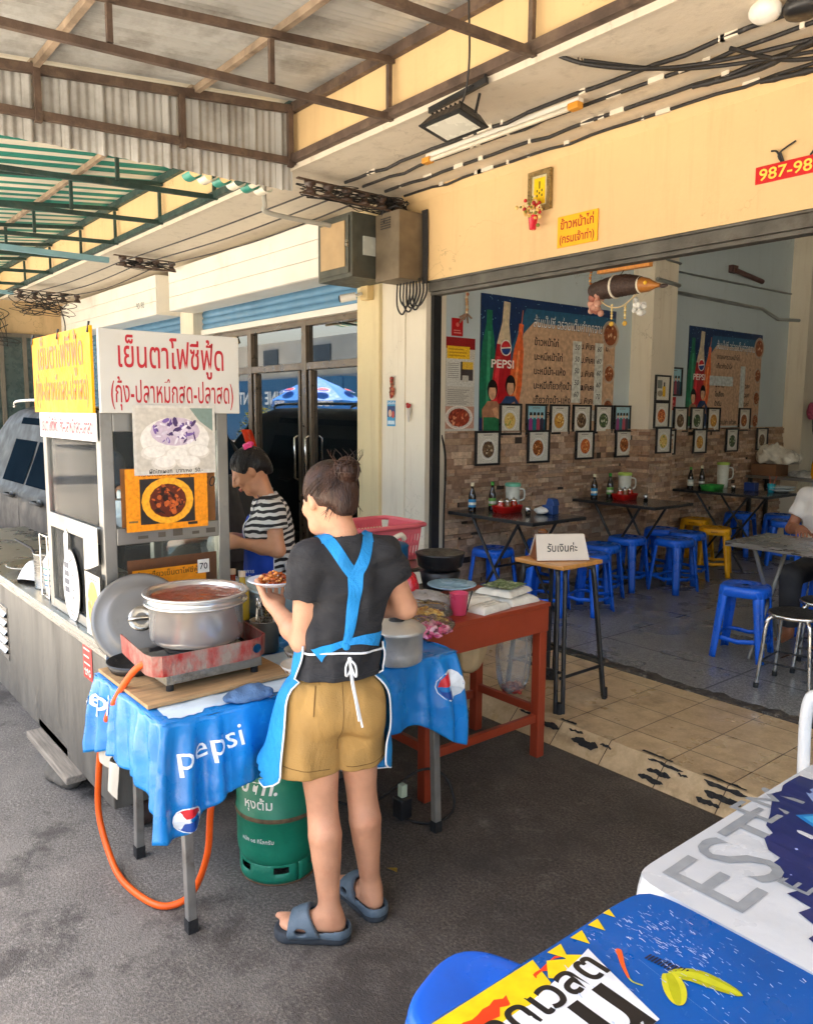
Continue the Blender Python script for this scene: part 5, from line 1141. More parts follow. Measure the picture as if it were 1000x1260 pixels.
def caddy(x,y,z,col,lab,jars=3,sx=.13,sy=.085):
 t=thing('condiment_tray',lab,'condiment tray',(x,y,z),0,'condiment trays on the dining tables'); b=MB()
 pr=[(.85,0),(.9,.0),(1.0,.05),(1.04,.055),(.98,.055),(.86,.004),(0,.004)]; V=[]; n_=28
 for q,zz in pr:
  for i in range(n_):u,v=rrect(2*PI*i/n_,sx*q,sy*q); V.append((x+v,y+u,z+zz))
 b.add(V,[(i*n_+j,i*n_+(j+1)%n_,(i+1)*n_+(j+1)%n_,(i+1)*n_+j)for i in range(len(pr)-1)for j in range(n_)],smooth=True); b.build('tray',col,t)
 for k in range(jars):
  jy=y+(k-(jars-1)/2)*.075; b=MB(); b.lathe([(0,.006),(.028,.006),(.03,.07),(.022,.082),(.024,.09),(0,.09)],(x,jy,z),16); j=b.build('jar',mat('chilli_jar_%d'%(k%2),[S(176,50,24),S(150,96,60)][k%2],.15,coat=.4),t)
  b=MB(); b.lathe([(.026,.088),(.026,.1),(.006,.104),(.007,.115),(0,.117)],(x,jy,z),16); b.build('jar_lid',M_chrome,j)
def shaker(x,y,z,lab):
 t=thing('pepper_shaker',lab,'shaker',(x,y,z)); b=MB(); b.lathe([(0,0),(.02,0),(.021,.05)],(x,y,z),16); b.build('shaker_body',M_chrome,t); b=MB(); b.lathe([(.022,.05),(.022,.062),(.015,.07),(0,.071)],(x,y,z),16); b.build('shaker_cap',M_steel,t)
for ty,nm in((4.32,'first'),(5.90,'second')):
 bottle(-4.55,ty+.10,TZ,.235,M_capw,S(40,130,180),'dark sauce bottle with blue label on the %s dining table'%nm)
 bottle(-4.52,ty+.30,TZ,.235,M_redcap,S(110,170,80),'dark sauce bottle with green cap on the %s dining table'%nm)
 caddy(-4.36,ty+.31,TZ,M_redplastic,'red tray of chilli jars on the %s dining table'%nm,sx=.12)
 shaker(-4.12,ty+.29,TZ,'steel shaker on the %s dining table'%nm)
jug(-4.50,4.84,TZ,M_mint,'white jug with mint lid on the first dining table'); jug(-4.50,6.40,TZ,M_lime,'milky jug with lime lid on the second dining table',.22)
b=MB(); b.box(-4.13,-4.02,4.78,4.86,TZ,TZ+.07); b.prism([(0,0),(.09,0),(.07,.05),(.02,.06)],.07,M=TR((-4.1,4.86,TZ+.07),0,PI/2)); tag(b.build('napkin_box',mat('dark_blue_napkin_box',S(36,70,130),.4),bevel=.006),'dark blue napkin box on the first dining table','napkin box')
F_=Field((-4.2,4.66,TZ-.01),(-4.0,4.82,TZ+.08),.006); F_.ell((-4.1,4.74,TZ+.03),(.06,.05,.03),k=.01); F_.wrinkle(.008,110,2); F_.half((0,0,TZ),(0,0,-1)); V,Fc=F_.mesh(1); b=MB(); b.add(V,Fc,smooth=True); tag(b.build('napkins',mat('white_tissue',S(226,226,222),.8)),'crumpled white napkins beside the blue napkin box','napkins')
caddy(-4.36,7.75,TZ,mat('green_plastic',S(60,160,70),.35),'green plastic tray on the far dining table',0,.13); bottle(-4.56,7.66,TZ,.235,M_redcap,S(190,200,190),'sauce bottle with pale label and green cap on the far dining table'); bottle(-4.5,7.78,TZ,.25,M_capw,S(60,60,60),'slim dark sauce bottle behind the green tray'); shaker(-4.15,7.8,TZ,'steel shaker in front of the green tray')
jug(-4.45,8.12,TZ,M_lime,'tall milky jug with lime lid on the far dining table',.26)
b=MB(); b.box(-4.12,-4.0,7.95,8.04,TZ,TZ+.09); tag(b.build('napkin_box',mat('navy_box',S(26,50,110),.4),bevel=.008),'navy napkin box on the far dining table','napkin box')
t=thing('drink_cup','teal cup with two straws on the far dining table','cup',(-3.86,8.02,TZ)); b=MB(); b.lathe([(0,0),(.032,0),(.042,.09),(.038,.09),(0,.01)],(-3.86,8.02,TZ),20); b.build('cup_body',mat('teal_plastic',S(40,150,170),.3),t)
for dx in(-.01,.02):b=MB(); b.tube([(-3.86,8.02,TZ+.02),(-3.86+dx*2,8.02+dx,TZ+.17)],.003,6); b.build('straw',mat('coral_straw',S(226,110,80),.4),t)
b=MB(); b.lathe([(0,.004),(.07,.004),(.13,.03),(.135,.034),(.13,.036),(.07,.01),(0,.01)],(-3.8,8.1,TZ),28)
b.lathe([(0,.034),(.07,.034),(.125,.056),(.13,.06),(.12,.06),(.07,.04),(0,.04)],(-3.79,8.11,TZ),28); tag(b.build('plates',mat('pale_grey_plate',S(196,208,212),.3)),'two pale plates stacked on the end of the far dining table','plates')
# counter and heap by the second pillar
t=thing('side_counter','narrow counter with boxes and bags beside the far cream pillar','counter',(-4.2,9.4,.1)); b=MB(); b.box(-4.7,-3.5,9.1,9.6,.93,.96); b.build('counter_top',M_steel_dull,t)
for x,y in((-4.66,9.14),(-3.54,9.14),(-4.66,9.56),(-3.54,9.56)):b=MB(); b.box(x-.02,x+.02,y-.02,y+.02,.1,.93); b.build('leg',M_black,t)
b=MB(); b.box(-4.66,-4.36,9.14,9.45,.961,1.10); tag(b.build('cardboard_box',mat('kraft_cardboard',S(120,86,60),.85,0,.12,8),bevel=.004),'brown cardboard box on the narrow counter under white bags','box')
F_=Field((-4.75,9.05,1.05),(-4.1,9.6,1.45),.014); F_.ell((-4.5,9.3,1.2),(.15,.17,.14),k=.05); F_.ell((-4.32,9.34,1.17),(.14,.14,.1),k=.05); F_.wrinkle(.045,34,9); F_.half((0,0,1.102),(0,0,-1)); V,Fc=F_.mesh(0); b=MB(); b.add(V,Fc); tag(b.build('plastic_bags',M_wrap),'heap of white plastic bags on the cardboard box by the pillar','plastic bags')
F_=Field((-4.35,9.05,.94),(-3.8,9.5,1.15),.012); F_.ell((-4.08,9.28,.98),(.19,.14,.06),k=.05); F_.wrinkle(.02,40,4); F_.half((0,0,.962),(0,0,-1)); V,Fc=F_.mesh(0); b=MB(); b.add(V,Fc); tag(b.build('newspaper_bundle',mat('grey_paper',S(160,162,160),.7,0,.4,20)),'crumpled grey paper bundle on the narrow counter','paper')
t=thing('oil_bottle','yellow oil bottle with orange cap on the narrow counter','bottle',(-3.95,9.2,.96)); b=MB(); b.lathe([(0,0),(.035,0),(.037,.16),(.016,.23),(.015,.26)],(-3.95,9.2,.96),16); b.build('bottle_body',mat('golden_oil',S(226,160,20),.15,coat=.4),t); b=MB(); b.lathe([(.017,.255),(.017,.28),(0,.28)],(-3.95,9.2,.96),12); b.build('cap',M_redplastic,t)
# == bar stool with tented sign
bs_=thing('bar_stool','tall bar stool with black tube legs and a wooden top carrying the sign','bar stool',(-2.77,3.36,.1)); cx_,cy_=-2.77,3.36
b=MB(); b.box(cx_-.17,cx_+.17,cy_-.17,cy_+.17,.862,.886); b.build('wooden_seat',mat('varnished_beech',S(206,146,76),.4,0,.15,4,stretch=(1,12,1),coat=.2),bs_,bevel=.006)
for sx in(-1,1):
 for sy in(-1,1):
  for k in(0,1):
   o=.03*k; P=[(cx_+sx*.205,cy_+sy*.205,.1),(cx_+sx*.19-sx*o*.2,cy_+sy*.19,.4)]
   P=[(cx_+sx*(.205-o*.9),cy_+sy*(.205-(.03-o)*.9),.1),(cx_+sx*(.15-o*.9),cy_+sy*(.15-(.03-o)*.9),.80),(cx_+sx*(.14-o),cy_+sy*(.14-(.03-o)),.84),(cx_+sx*(.11-o),cy_+sy*(.11-(.03-o)),.858)]
   b=MB(); b.tube(smooth_path(P,4),.0125,10); lg=b.build('leg',M_black,bs_)
  b=MB(); b.tube([(cx_+sx*.195,cy_+sy*.195,.1),(cx_+sx*.194,cy_+sy*.194,.16)],.017,10); b.build('foot_cap',M_blackrub,lg)
for s_ in(-1,1):
 b=MB(); b.tube([(cx_-.185,cy_+s_*.185,.32),(cx_+.185,cy_+s_*.185,.32)],.009,8); b.build('foot_rail',M_black,bs_)
 b=MB(); b.tube([(cx_+s_*.187,cy_-.185,.29),(cx_+s_*.187,cy_+.185,.29)],.009,8); b.build('foot_rail',M_black,bs_)
sg=thing('tented_sign','folded white card sign with handwriting on the tall bar stool','sign',(cx_,cy_,.887)); ud=Vector((.55,.83,0)).normalized(); nd=Vector((.83,-.55,0)).normalized()
def sgp(a,o,z):return(Vector((cx_,cy_,.887))+ud*a+nd*o+Vector((0,0,z)))
b=MB()
for s_ in(1,-1):b.add([sgp(-.145,.09*s_,.0),sgp(.145,.09*s_,.0),sgp(.135,.012*s_,.135),sgp(-.135,.012*s_,.135),sgp(-.145,.084*s_,.0),sgp(.145,.084*s_,.0),sgp(.135,.004*s_,.135),sgp(-.135,.004*s_,.135)],[(0,1,2,3),(7,6,5,4),(0,4,5,1),(2,6,7,3),(1,5,6,2),(0,3,7,4)])
b.build('card',mat('cream_card',S(226,216,200),.6,0,.05),sg)
b=MB(); b.box(-.145,.145,-.09,.09,0,.004,M=Matrix.Translation(sgp(0,0,-.0))@Matrix(((ud.x,nd.x,0,0),(ud.y,nd.y,0,0),(0,0,1,0),(0,0,0,1)))); b.add([sgp(-.14,-.07,.005),sgp(-.14,.07,.005),sgp(-.132,0,.125)],[(0,1,2)]); b.build('wood_base',mat('brown_wood_frame',S(140,80,40),.5),sg)
nrm=(sgp(0,.09,0)-sgp(0,.012,.135)); fn_=ud.cross(nrm).normalized(); fn_=fn_ if fn_.dot(nd)>0 else-fn_; Mx=plane_m(sgp(0,.0525,.063)+fn_*.0015,ud,fn_)
b=MB(); b.text('รับเงินค่ะ',.062,Mx,0,-.018,0,S(30,26,26),.012,.15,wid=.17); b.build('handwriting',M_print,sg)
b=MB(); b.lathe([(0,0),(.022,0),(.024,.12),(0,.125)],(cx_-.13,cy_-.02,.887),12); b.sphere((cx_-.12,cy_,1.02),(.03,.03,.018),10,6); tag(b.build('small_bottle',mat('amber_bottle',S(120,70,30),.3,0,.3)),'small amber bottle tucked behind the tented sign','bottle')
b=MB(); b.tube([(-3.02,3.2,.1),(-3.05,3.25,.16)],.016,10);
# == steel table and steel stools at the right
t=thing('steel_table','grey folding table with a bright metal rim near the seated person','table',(-1.95,5.1,.1)); b=MB(); b.box(-2.58,-1.3,4.80,5.38,.845,.865); b.build('tabletop',mat('grey_table_laminate',S(120,122,120),.3,.2,.1,6),t,bevel=.003)
b=MB(); b.box(-2.584,-1.3,4.795,4.799,.835,.866); b.box(-2.585,-2.581,4.795,5.384,.835,.866); b.build('metal_rim',M_steel,t)
for x in(-2.42,-1.45):
 for s_ in(-1,1):b=MB(); b.tube([(x,5.09-s_*.22,.1),(x+.012*s_,5.09+s_*.22,.843)],.013,8); b.build('leg',M_tube,t)
def steel_stool(lab):
 t=thing('steel_stool',lab,'stool',(0,0,0),0,'steel stools with black seats'); b=MB(); b.lathe([(0,.452),(.13,.452),(.142,.447),(.145,.44)],(0,0,0),32); b.build('seat',mat('black_vinyl_seat',(.02,.02,.02),.4,0,.2,40,bump=.4,bs=150),t,local=True)
 b=MB(); b.lathe([(.146,.425),(.150,.43),(.150,.442),(.146,.446)],(0,0,0),32); b.build('seat_rim',M_chrome,t,local=True)
 for q in range(4):
  a=PI/4+q*PI/2; c,s_=math.cos(a),math.sin(a); b=MB(); b.tube(smooth_path([(.09*c,.09*s_,.428),(.14*c,.14*s_,.42),(.165*c,.165*s_,.38),(.185*c,.185*s_,.2),(.205*c,.205*s_,.01)],5),.0115,10); lg=b.build('leg',M_chrome,t,local=True)
  b=MB(); b.tube([(.206*c,.206*s_,0),(.204*c,.204*s_,.03)],.015,10); b.build('rubber_foot',M_blackrub,lg,local=True)
 for q in range(4):
  a0,a1=PI/4+q*PI/2,PI/4+(q+1)*PI/2; b=MB(); b.tube([(.187*math.cos(a0),.187*math.sin(a0),.16),(.187*math.cos(a1),.187*math.sin(a1),.16)],.006,6); b.build('stretcher',M_black,t,local=True)
 return t
ss=steel_stool('steel stool with black seat in front, beside the lone blue stool'); ss.location=(-2.0,4.55,.1); ss.rotation_euler.z=.1
copy_tree(ss,(-1.62,4.72,.1),.5,'steel stool with black seat at the right edge, pushed under the grey table'); copy_tree(ss,(-2.02,5.0,.1),.3,'steel stool with black seat half under the grey table')
# == wall pictures and posters (left wall X = -4.74)
XW=-4.735
def wallM(y,z,off=0.0):return plane_m((XW+off,y,z),(0,1,0),(1,0,0))
DISH=[(S(206,150,60),[S(226,180,90),S(160,90,40),S(240,210,140)]),(S(150,84,40),[S(196,120,60),S(90,44,24),S(226,170,110)]),(S(226,196,110),[S(240,220,150),S(200,150,60),S(120,150,60)]),(S(110,86,60),[S(70,52,44),S(160,130,100),S(206,190,160)]),(S(206,110,50),[S(226,140,80),S(150,60,30),S(240,190,120)]),(S(70,90,60),[S(40,60,40),S(110,130,70),S(210,214,190)])]
DN=['orange curry','brown noodles','yellow rice','dark meat','reddish prawns','green leaves']
def frame_pic(y,z,kind,lab,off=0.0,s_=.27,seed=0,bg=None,par=None):
 t=thing('picture_frame',lab,'picture',(XW+off,y,z),0,'framed dish photos on the restaurant wall'); h=s_/2; b=MB(); fw=.018
 X0=XW+off
 for y0,y1,z0,z1 in((-h,h,h-fw,h),(-h,h,-h,-h+fw),(-h,-h+fw,-h+fw,h-fw),(h-fw,h,-h+fw,h-fw)):b.box(X0,X0+.02,y+y0,y+y1,z+z0,z+z1)
 b.build('frame',M_black,t,bevel=.002)
 b=MB(); M_=wallM(y,z,off+.008); q=h-fw; b.rect(-q,-q,q,q,M_,0,bg or S(214,212,200)); base,cols=DISH[kind%6]; rg=random.Random(seed)
 if kind==6:
  b.rect(-q,-q,q,0,M_,.0003,S(30,90,110)); b.rect(-q,0,q,q,M_,.0004,S(150,196,210))
  for k,c in enumerate([S(150,60,130),S(40,120,130),S(170,70,90),S(60,50,70)]):
   cx=-q+q*.4+k*q*.42; b.poly([(cx-.025,-q),(cx+.025,-q),(cx+.022,.0),(cx,.02),(cx-.022,0)],M_,.0008,c); b.disc(cx,.035,.017,.022,M_,.001,S(220,184,150)); b.poly([(cx-.018,.035),(cx+.018,.035),(cx+.015,.062),(cx-.015,.062)],M_,.0012,S(30,24,22))
 elif kind==7:
  b.rect(.0,-q*.7,.05,.02,M_,.0005,S(226,180,30)); b.rect(.015,.02,.04,.06,M_,.0005,S(60,60,60)); b.disc(-.04,-.05,.045,.03,M_,.0006,S(160,150,130)); b.rect(-.09,.0,-.01,.08,M_,.0004,S(120,126,120))
 else:food_disc(b,M_,rg.uniform(-.01,.01),-.012,.07,.0005,base,cols,seed,26,S(232,230,222))
 b.rect(-.05,q-.02,.05,q-.014,M_,.0006,S(120,110,100)); b.build('photo',M_photo,t)
M_back=None
top=[(5.02,2,'yellow rice and eggs'),(5.35,6,'four people'),(5.67,0,'orange curry noodles'),(5.99,3,'dark shredded meat'),(6.32,5,'green leaves on white'),(6.62,6,'people by blue water')]
for i,(y,k,d)in enumerate(top):frame_pic(y,1.625,k,'framed photo of %s in the row below the larger poster'%d,seed=i+1,off=.012)
for i,(y,k,d)in enumerate([(4.72,3,'a dark dish on a white plate'),(5.36,1,'brown noodles'),(6.01,4,'reddish prawn noodles'),(6.62,1,'fried noodles, next to the pillar')]):frame_pic(y,1.385,k,'lower framed photo of %s on stone cladding'%d,seed=20+i,off=.04,s_=.29 if i<2 else .27)
for i,(y,z,k,d)in enumerate([(7.66,1.62,3,'grey shellfish'),(7.99,1.62,5,'a leafy dish'),(8.33,1.62,0,'an orange curry'),(9.02,1.62,1,'brown noodles on a plate')]):frame_pic(y,z,k,'framed photo of %s just below the smaller poster'%d,seed=40+i,off=.012)
for i,(y,k,d)in enumerate([(7.40,2,'pale rice, partly behind the pillar'),(8.02,0,'yellow curry'),(8.71,5,'green soup'),(9.42,3,'grey meat')]):frame_pic(y,1.385,k,'lower framed photo of %s, stone wall beyond pillar'%d,seed=60+i,off=.04)
frame_pic(7.52,2.02,6,'blue toned framed photo of people above the red sticker by the pillar',seed=71,s_=.3)
def frame_pillar(z,k,lab,seed):
 t=thing('picture_frame',lab,'picture',(-4.62,6.74,z),0,'framed dish photos on the pillar'); h=.115; b=MB(); fw=.016; yc=6.722; xc=-4.615
 for x0,x1,z0,z1 in((-h,h,h-fw,h),(-h,h,-h,-h+fw),(-h,-h+fw,-h+fw,h-fw),(h-fw,h,-h+fw,h-fw)):b.box(xc+x0,xc+x1,yc,yc+.02,z+z0,z+z1)
 return t,b,yc,xc,h,fw
for z,k,lab,seed in((1.93,7,'top framed photo on the pillar showing a yellow drink',81),(1.67,4,'middle framed photo on the pillar showing a red dish',82),(1.42,2,'lowest framed photo on the pillar showing a yellow dish',83)):
# fixed to the side of the pillar that faces the room
 t=thing('picture_frame',lab,'picture',(-4.49,6.95,z),0,'framed dish photos on the pillar'); h=.13; fw=.016; X0=-4.498+(.035 if z<1.6 else .0); y=6.95; b=MB()
 for y0,y1,z0,z1 in((-h,h,h-fw,h),(-h,h,-h,-h+fw),(-h,-h+fw,-h+fw,h-fw),(h-fw,h,-h+fw,h-fw)):b.box(X0,X0+.02,y+y0,y+y1,z+z0,z+z1)
 b.build('frame',M_black,t,bevel=.002); b=MB(); M_=plane_m((X0+.008,y,z),(0,1,0),(1,0,0)); q=h-fw; b.rect(-q,-q,q,q,M_,0,S(214,212,200))
 if k==7:b.rect(.0,-q*.7,.05,.02,M_,.0005,S(226,180,30)); b.rect(.015,.02,.04,.06,M_,.0005,S(60,60,60)); b.disc(-.04,-.05,.045,.03,M_,.0006,S(160,150,130)); b.rect(-.09,.0,-.01,.08,M_,.0004,S(120,126,120))
 else:food_disc(b,M_,0,-.01,.068,.0005,DISH[k][0],DISH[k][1],seed,26,S(232,230,222))
 b.build('photo',M_photo,t)
 # menu posters
def poster(y0,y1,z0,z1,lab,items,second=False):
 W_,H_=y1-y0,z1-z0; yc,zc=(y0+y1)/2,(z0+z1)/2
 b=MB(); b.box(XW-.003,XW+.004,y0,y1,z0,z1,col=S(40,50,70)); M_=wallM(yc,zc,.005); X=lambda u:(u-.5)*W_; Y=lambda v:(v-.5)*H_
 tan=S(198,164,134)
 b.rect(X(0),Y(0),X(1),Y(1),M_,0,tan)
 # printed dark blue top and left with uneven brushed edge
 rg=random.Random(int(y0*10)); pts=[(X(0),Y(1)),(X(0),Y(0)),(X(.17),Y(0))];
 for v in[.1,.2,.3,.4,.5,.6,.68,.74]:pts.append((X(.20+.10*v+rg.uniform(-.012,.012)),Y(v)))
 for u in[.36,.45,.55,.65,.75,.85,.95]:pts.append((X(u),Y(.86-.06*u+.09*abs(u-.5)+rg.uniform(-.012,.012))))
 pts+=[(X(1),Y(.8)),(X(1),Y(1))]
 b.poly(pts[::1],M_,.0004,S(38,92,128));
 b.poly([(X(0),Y(1)),(X(0),Y(.0)),(X(.12),Y(0)),(X(.16),Y(.5)),(X(.3),Y(.93)),(X(1),Y(.94)),(X(1),Y(1))],M_,.0006,S(20,46,92))
 for k in range(50):u,v=rg.random(),1-rg.random()**2*.3; b.disc(X(u*(1 if v>.85 else .25)),Y(v),.006,.004,M_,.0008,S(120,170,196),6)
 cx=lambda p,tx,ty,s_,a:[(tx+s_*(x*math.cos(a)-y*math.sin(a)),ty+s_*(x*math.sin(a)+y*math.cos(a)))for x,y in p]
 botl=[(-.16,-1),(.16,-1),(.2,-.4),(.17,.1),(.15,.3),(.07,.62),(.07,.86),(-.07,.86),(-.07,.62),(-.15,.3),(-.17,.1),(-.2,-.4)]
 H2=H_*.5
 b.poly(cx(botl,X(.05),Y(.52),H2*.85,-.02),M_,.001,S(30,110,80)); b.poly(cx([(-.03,-1),(.05,-1),(.05,.5),(-.03,.5)],X(.05),Y(.52),H2*.85,-.02),M_,.0012,S(60,150,110))
 b.poly(cx(botl,X(.245),Y(.5),H2*.72,-.12),M_,.001,S(226,104,50)); b.poly(cx([(-.03,-1),(.06,-1),(.04,.3),(-.03,.3)],X(.245),Y(.5),H2*.72,-.12),M_,.0012,S(240,150,90))
 b.poly(cx([(-.012,.7),(.012,.7),(.014,1.15),(-.01,1.15)],X(.245),Y(.5),H2*.72,-.12),M_,.0012,S(230,130,80))
 b.poly(cx(botl,X(.145),Y(.5),H2,-.08),M_,.0014,S(176,24,34)); b.poly(cx([(-.155,.28),(.155,.28),(.075,.6),(.07,.92),(-.07,.92),(-.075,.6)],X(.145),Y(.5),H2,-.08),M_,.0016,S(206,190,160)); b.poly(cx([(-.15,-.9),(-.06,-.9),(-.06,.1),(-.15,.1)],X(.145),Y(.5),H2,-.08),M_,.0016,S(214,50,60))
 ex,ey=X(.165),Y(.62); er=H_*.06; b.disc(ex,ey,er,er,M_,.002,S(232,228,220)); b.poly([(ex+er*.85*math.cos(a),ey+er*.85*max(math.sin(a),.1+.1*math.cos(a)))for a in[PI*i/10 for i in range(11)]],M_,.0023,S(206,40,50)); b.poly([(ex+er*.85*math.cos(a),ey+er*.85*min(math.sin(a),-.1+.1*math.cos(a)))for a in[PI+PI*i/10 for i in range(11)]],M_,.0023,S(26,60,130))
 b.text('PEPSI',H_*.085,M_,X(.145),Y(.47),.0024,S(236,232,226),.02,wid=W_*.15)
 for px_,py_,c,hc,sk in((.08,.16,S(170,120,90),S(40,110,70),0),(.2,.2,S(40,66,110),S(40,66,110),1)):
  b.poly([(X(px_-.06),Y(0)),(X(px_+.06),Y(0)),(X(px_+.065),Y(py_)),(X(px_+.03),Y(py_+.06)),(X(px_-.03),Y(py_+.06)),(X(px_-.065),Y(py_))],M_,.0026,c); b.rect(X(px_-.055),Y(0),X(px_+.055),Y(.1),M_,.0028,hc)
  b.disc(X(px_),Y(py_+.145),W_*.034,H_*.075,M_,.003,S(30,22,22)); b.disc(X(px_),Y(py_+.125),W_*.024,H_*.058,M_,.0032,S(214,168,132)); b.poly([(X(px_-.03),Y(py_+.16)),(X(px_+.03),Y(py_+.16)),(X(px_+.02),Y(py_+.205)),(X(px_-.02),Y(py_+.205))],M_,.0034,S(30,22,22)); b.poly([(X(px_+.02),Y(py_-.06)),(X(px_+.06),Y(py_-.08)),(X(px_+.03),Y(py_+.02)),(X(px_),Y(py_))],M_,.0034,S(206,156,120))
 for k,v in enumerate([.8,.47,.18]if not second else[.85,.55,.3,.05]):
  food_disc(b,M_,X(.955),Y(v),W_*.038*(1.5 if k==0 else 1),.002,S(150,80,44),[S(190,110,60),S(120,50,30),S(226,190,150)],k+5,18,S(190,170,150),ry=H_*.065*(1.4 if k==0 else 1))
 for o,c in((.012,S(20,34,66)),(0,S(226,232,236))):
  b.text('ส้มเป๊ปซี่ อร่อยเต็มคำทุกจาน',H_*.11,M_,X(.62),Y(.80),.0008+(.0006 if o==0 else 0),c,.004+o*2.2,.2,wid=W_*.54)
 ink=S(46,34,40)
 for k,(a_,m1,m2)in enumerate(items):
  v=.66-.112*k if not second else .70-.098*k
  if a_:b.text(a_,H_*(.075 if not second else .065),M_,X(.36),Y(v),.001,ink,.018,align='LEFT')
  if not a_:continue
  if m1:b.text(m1,H_*.07,M_,X(.78),Y(v),.001,ink,.018,align='CENTER')
 if not second:
  for u0,v0,v1,tx in((.685,.22,.72,['50','50','50','50','60']),(.865,.20,.72,['60','60','60','60','70'])):
   b.rect(X(u0-.035),Y(v0),X(u0+.035),Y(v1),M_,.0014,S(206,210,204))
   for k,q in enumerate(tx):b.text(q,H_*.06,M_,X(u0),Y(v1-.07-(v1-v0)*.19*k),.0018,S(80,84,90),.004,.2)
  b.rect(X(.8),Y(.07),X(.93),Y(.16),M_,.0016,S(206,208,200)); b.text('น้ำเปล่า 10',H_*.05,M_,X(.865),Y(.095),.002,S(100,100,100),0,.2); b.text('บ.',H_*.07,M_,X(.935),Y(.66),.001,ink,.018); b.text('15  บ.',H_*.07,M_,X(.73),Y(.1),.001,ink,.012)
 else:
  b.rect(X(.28),Y(.42),X(.6),Y(.52),M_,.0014,S(196,206,206)); b.rect(X(.7),Y(.0),X(.77),Y(.64),M_,.0014,S(198,206,204))
  for k in range(7):b.text('บ',H_*.05,M_,X(.84),Y(.6-.09*k),.001,ink,.01)
 tag(b.build('menu_poster',print_mat('poster_print',.3,var=.22,vs=26.)),lab,'menu poster','soft drink menu posters')
poster(4.66,6.48,1.53,2.655,'larger soft drink menu poster nearest the doorway with taped price strips',[('ข้าวหน้าไก่','บ.พิเศษ',0),('บะหมี่หน้าไก่','บ.พิเศษ',0),('บะหมี่น้ำ-แห้ง','บ.พิเศษ',0),('บะหมี่เกี๊ยวกุ้งน้ำ-แห้ง','บ.พิเศษ',0),('เกี๊ยวกุ้งน้ำ-แห้ง','บ.พิเศษ',0),('น้ำอัดลม ขวดละ','',0)])
poster(7.78,9.37,1.55,2.62,'smaller looking soft drink menu poster beyond the pillar with one blank strip',[('เกาเหลารวมหน้าไก่','',0),('เกี๊ยวกุ้งน้ำใส','',0),('','',0),('น้ำลำไย','แก้วละ',0),('โอเลี้ยง','แก้วละ',0),('น้ำดื่ม','ขวดละ',0),('น้ำชา','แก้วละ',0),('น้ำแข็งเปล่า แก้วละ','',0)],True)
# flyer, red stickers
b=MB(); b.box(XW-.002,XW+.002,4.28,4.60,1.50,2.28,col=S(200,196,186)); M_=wallM(4.44,1.89,.003)
b.rect(-.16,.30,.16,.39,M_,.0003,S(150,30,34)); b.rect(-.15,.22,.10,.32,M_,.0006,S(236,190,40)); b.rect(-.155,.0,.155,.22,M_,.0003,S(206,206,200)); b.rect(0,.05,.14,.2,M_,.0006,S(70,60,60)); b.rect(.02,.14,.14,.2,M_,.0009,S(220,180,60)); b.rect(.02,.04,.09,.09,M_,.0009,S(190,186,176))
for k in range(8):b.rect(-.14,-.03-.016*k,.1-.03*(k%3),-.026-.016*k,M_,.0006,S(120,116,110)); b.rect(-.14,.18-.016*k,-.02,.184-.016*k,M_,.0006,S(120,116,110))
for k,w_ in enumerate((.16,.2,.18)):b.rect(-.13,.29-.025*k,-.13+w_,.3-.025*k,M_,.0009,S(200,150,30))
b.rect(-.16,-.34,.16,-.16,M_,.0005,S(196,150,130)); food_disc(b,M_,-.01,-.25,.12,.0008,S(150,60,40),[S(190,90,60),S(110,36,26),S(220,150,110)],91,40,S(226,216,206),ry=.075); b.rect(-.14,-.385,.14,-.365,M_,.0006,S(60,56,56))
tag(b.build('flyer',M_photo),'tall white flyer with red heading and food photo just inside the doorway','flyer')
for y,z,w_,h_,lab in((4.40,2.36,.06,.07,'small red square sticker above the flyer'),(7.53,1.79,.05,.07,'small red sticker under the blue toned framed photo')):
 b=MB(); b.box(XW-.002,XW+.003,y-w_,y+w_,z-h_,z+h_,col=S(186,24,30)); M_=wallM(y,z,.0035); b.disc(0,.02,.018,.018,M_,.0003,S(220,120,110),10); b.rect(-.04,-.05,.04,-.04,M_,.0003,S(220,140,130)); b.rect(-.04,-.03,.03,-.022,M_,.0003,S(220,140,130)); tag(b.build('sticker',M_print),lab,'sticker')
 # dried garland
b=MB(); rg=random.Random(3); P=[(-4.70,4.47,2.70-.02*i)for i in range(12)]; b.tube(P,.004,6,col=S(150,120,90))
for i,p in enumerate(P):b.sphere((p[0]+rg.uniform(-.006,.006),p[1],p[2]),.014,8,5,col=rg.choice([S(206,190,160),S(170,110,80),S(190,150,110)]))
for k in range(7):a=rg.uniform(0,6.28); b.tube([(-4.70,4.47,2.47),(-4.70+.04*math.cos(a),4.47+.07*math.sin(a),2.44-.05*rg.random())],.007,6,col=S(160,130,110))
tag(b.build('dried_garland',M_printmatt),'dried flower garland hanging just inside the doorway','garland')
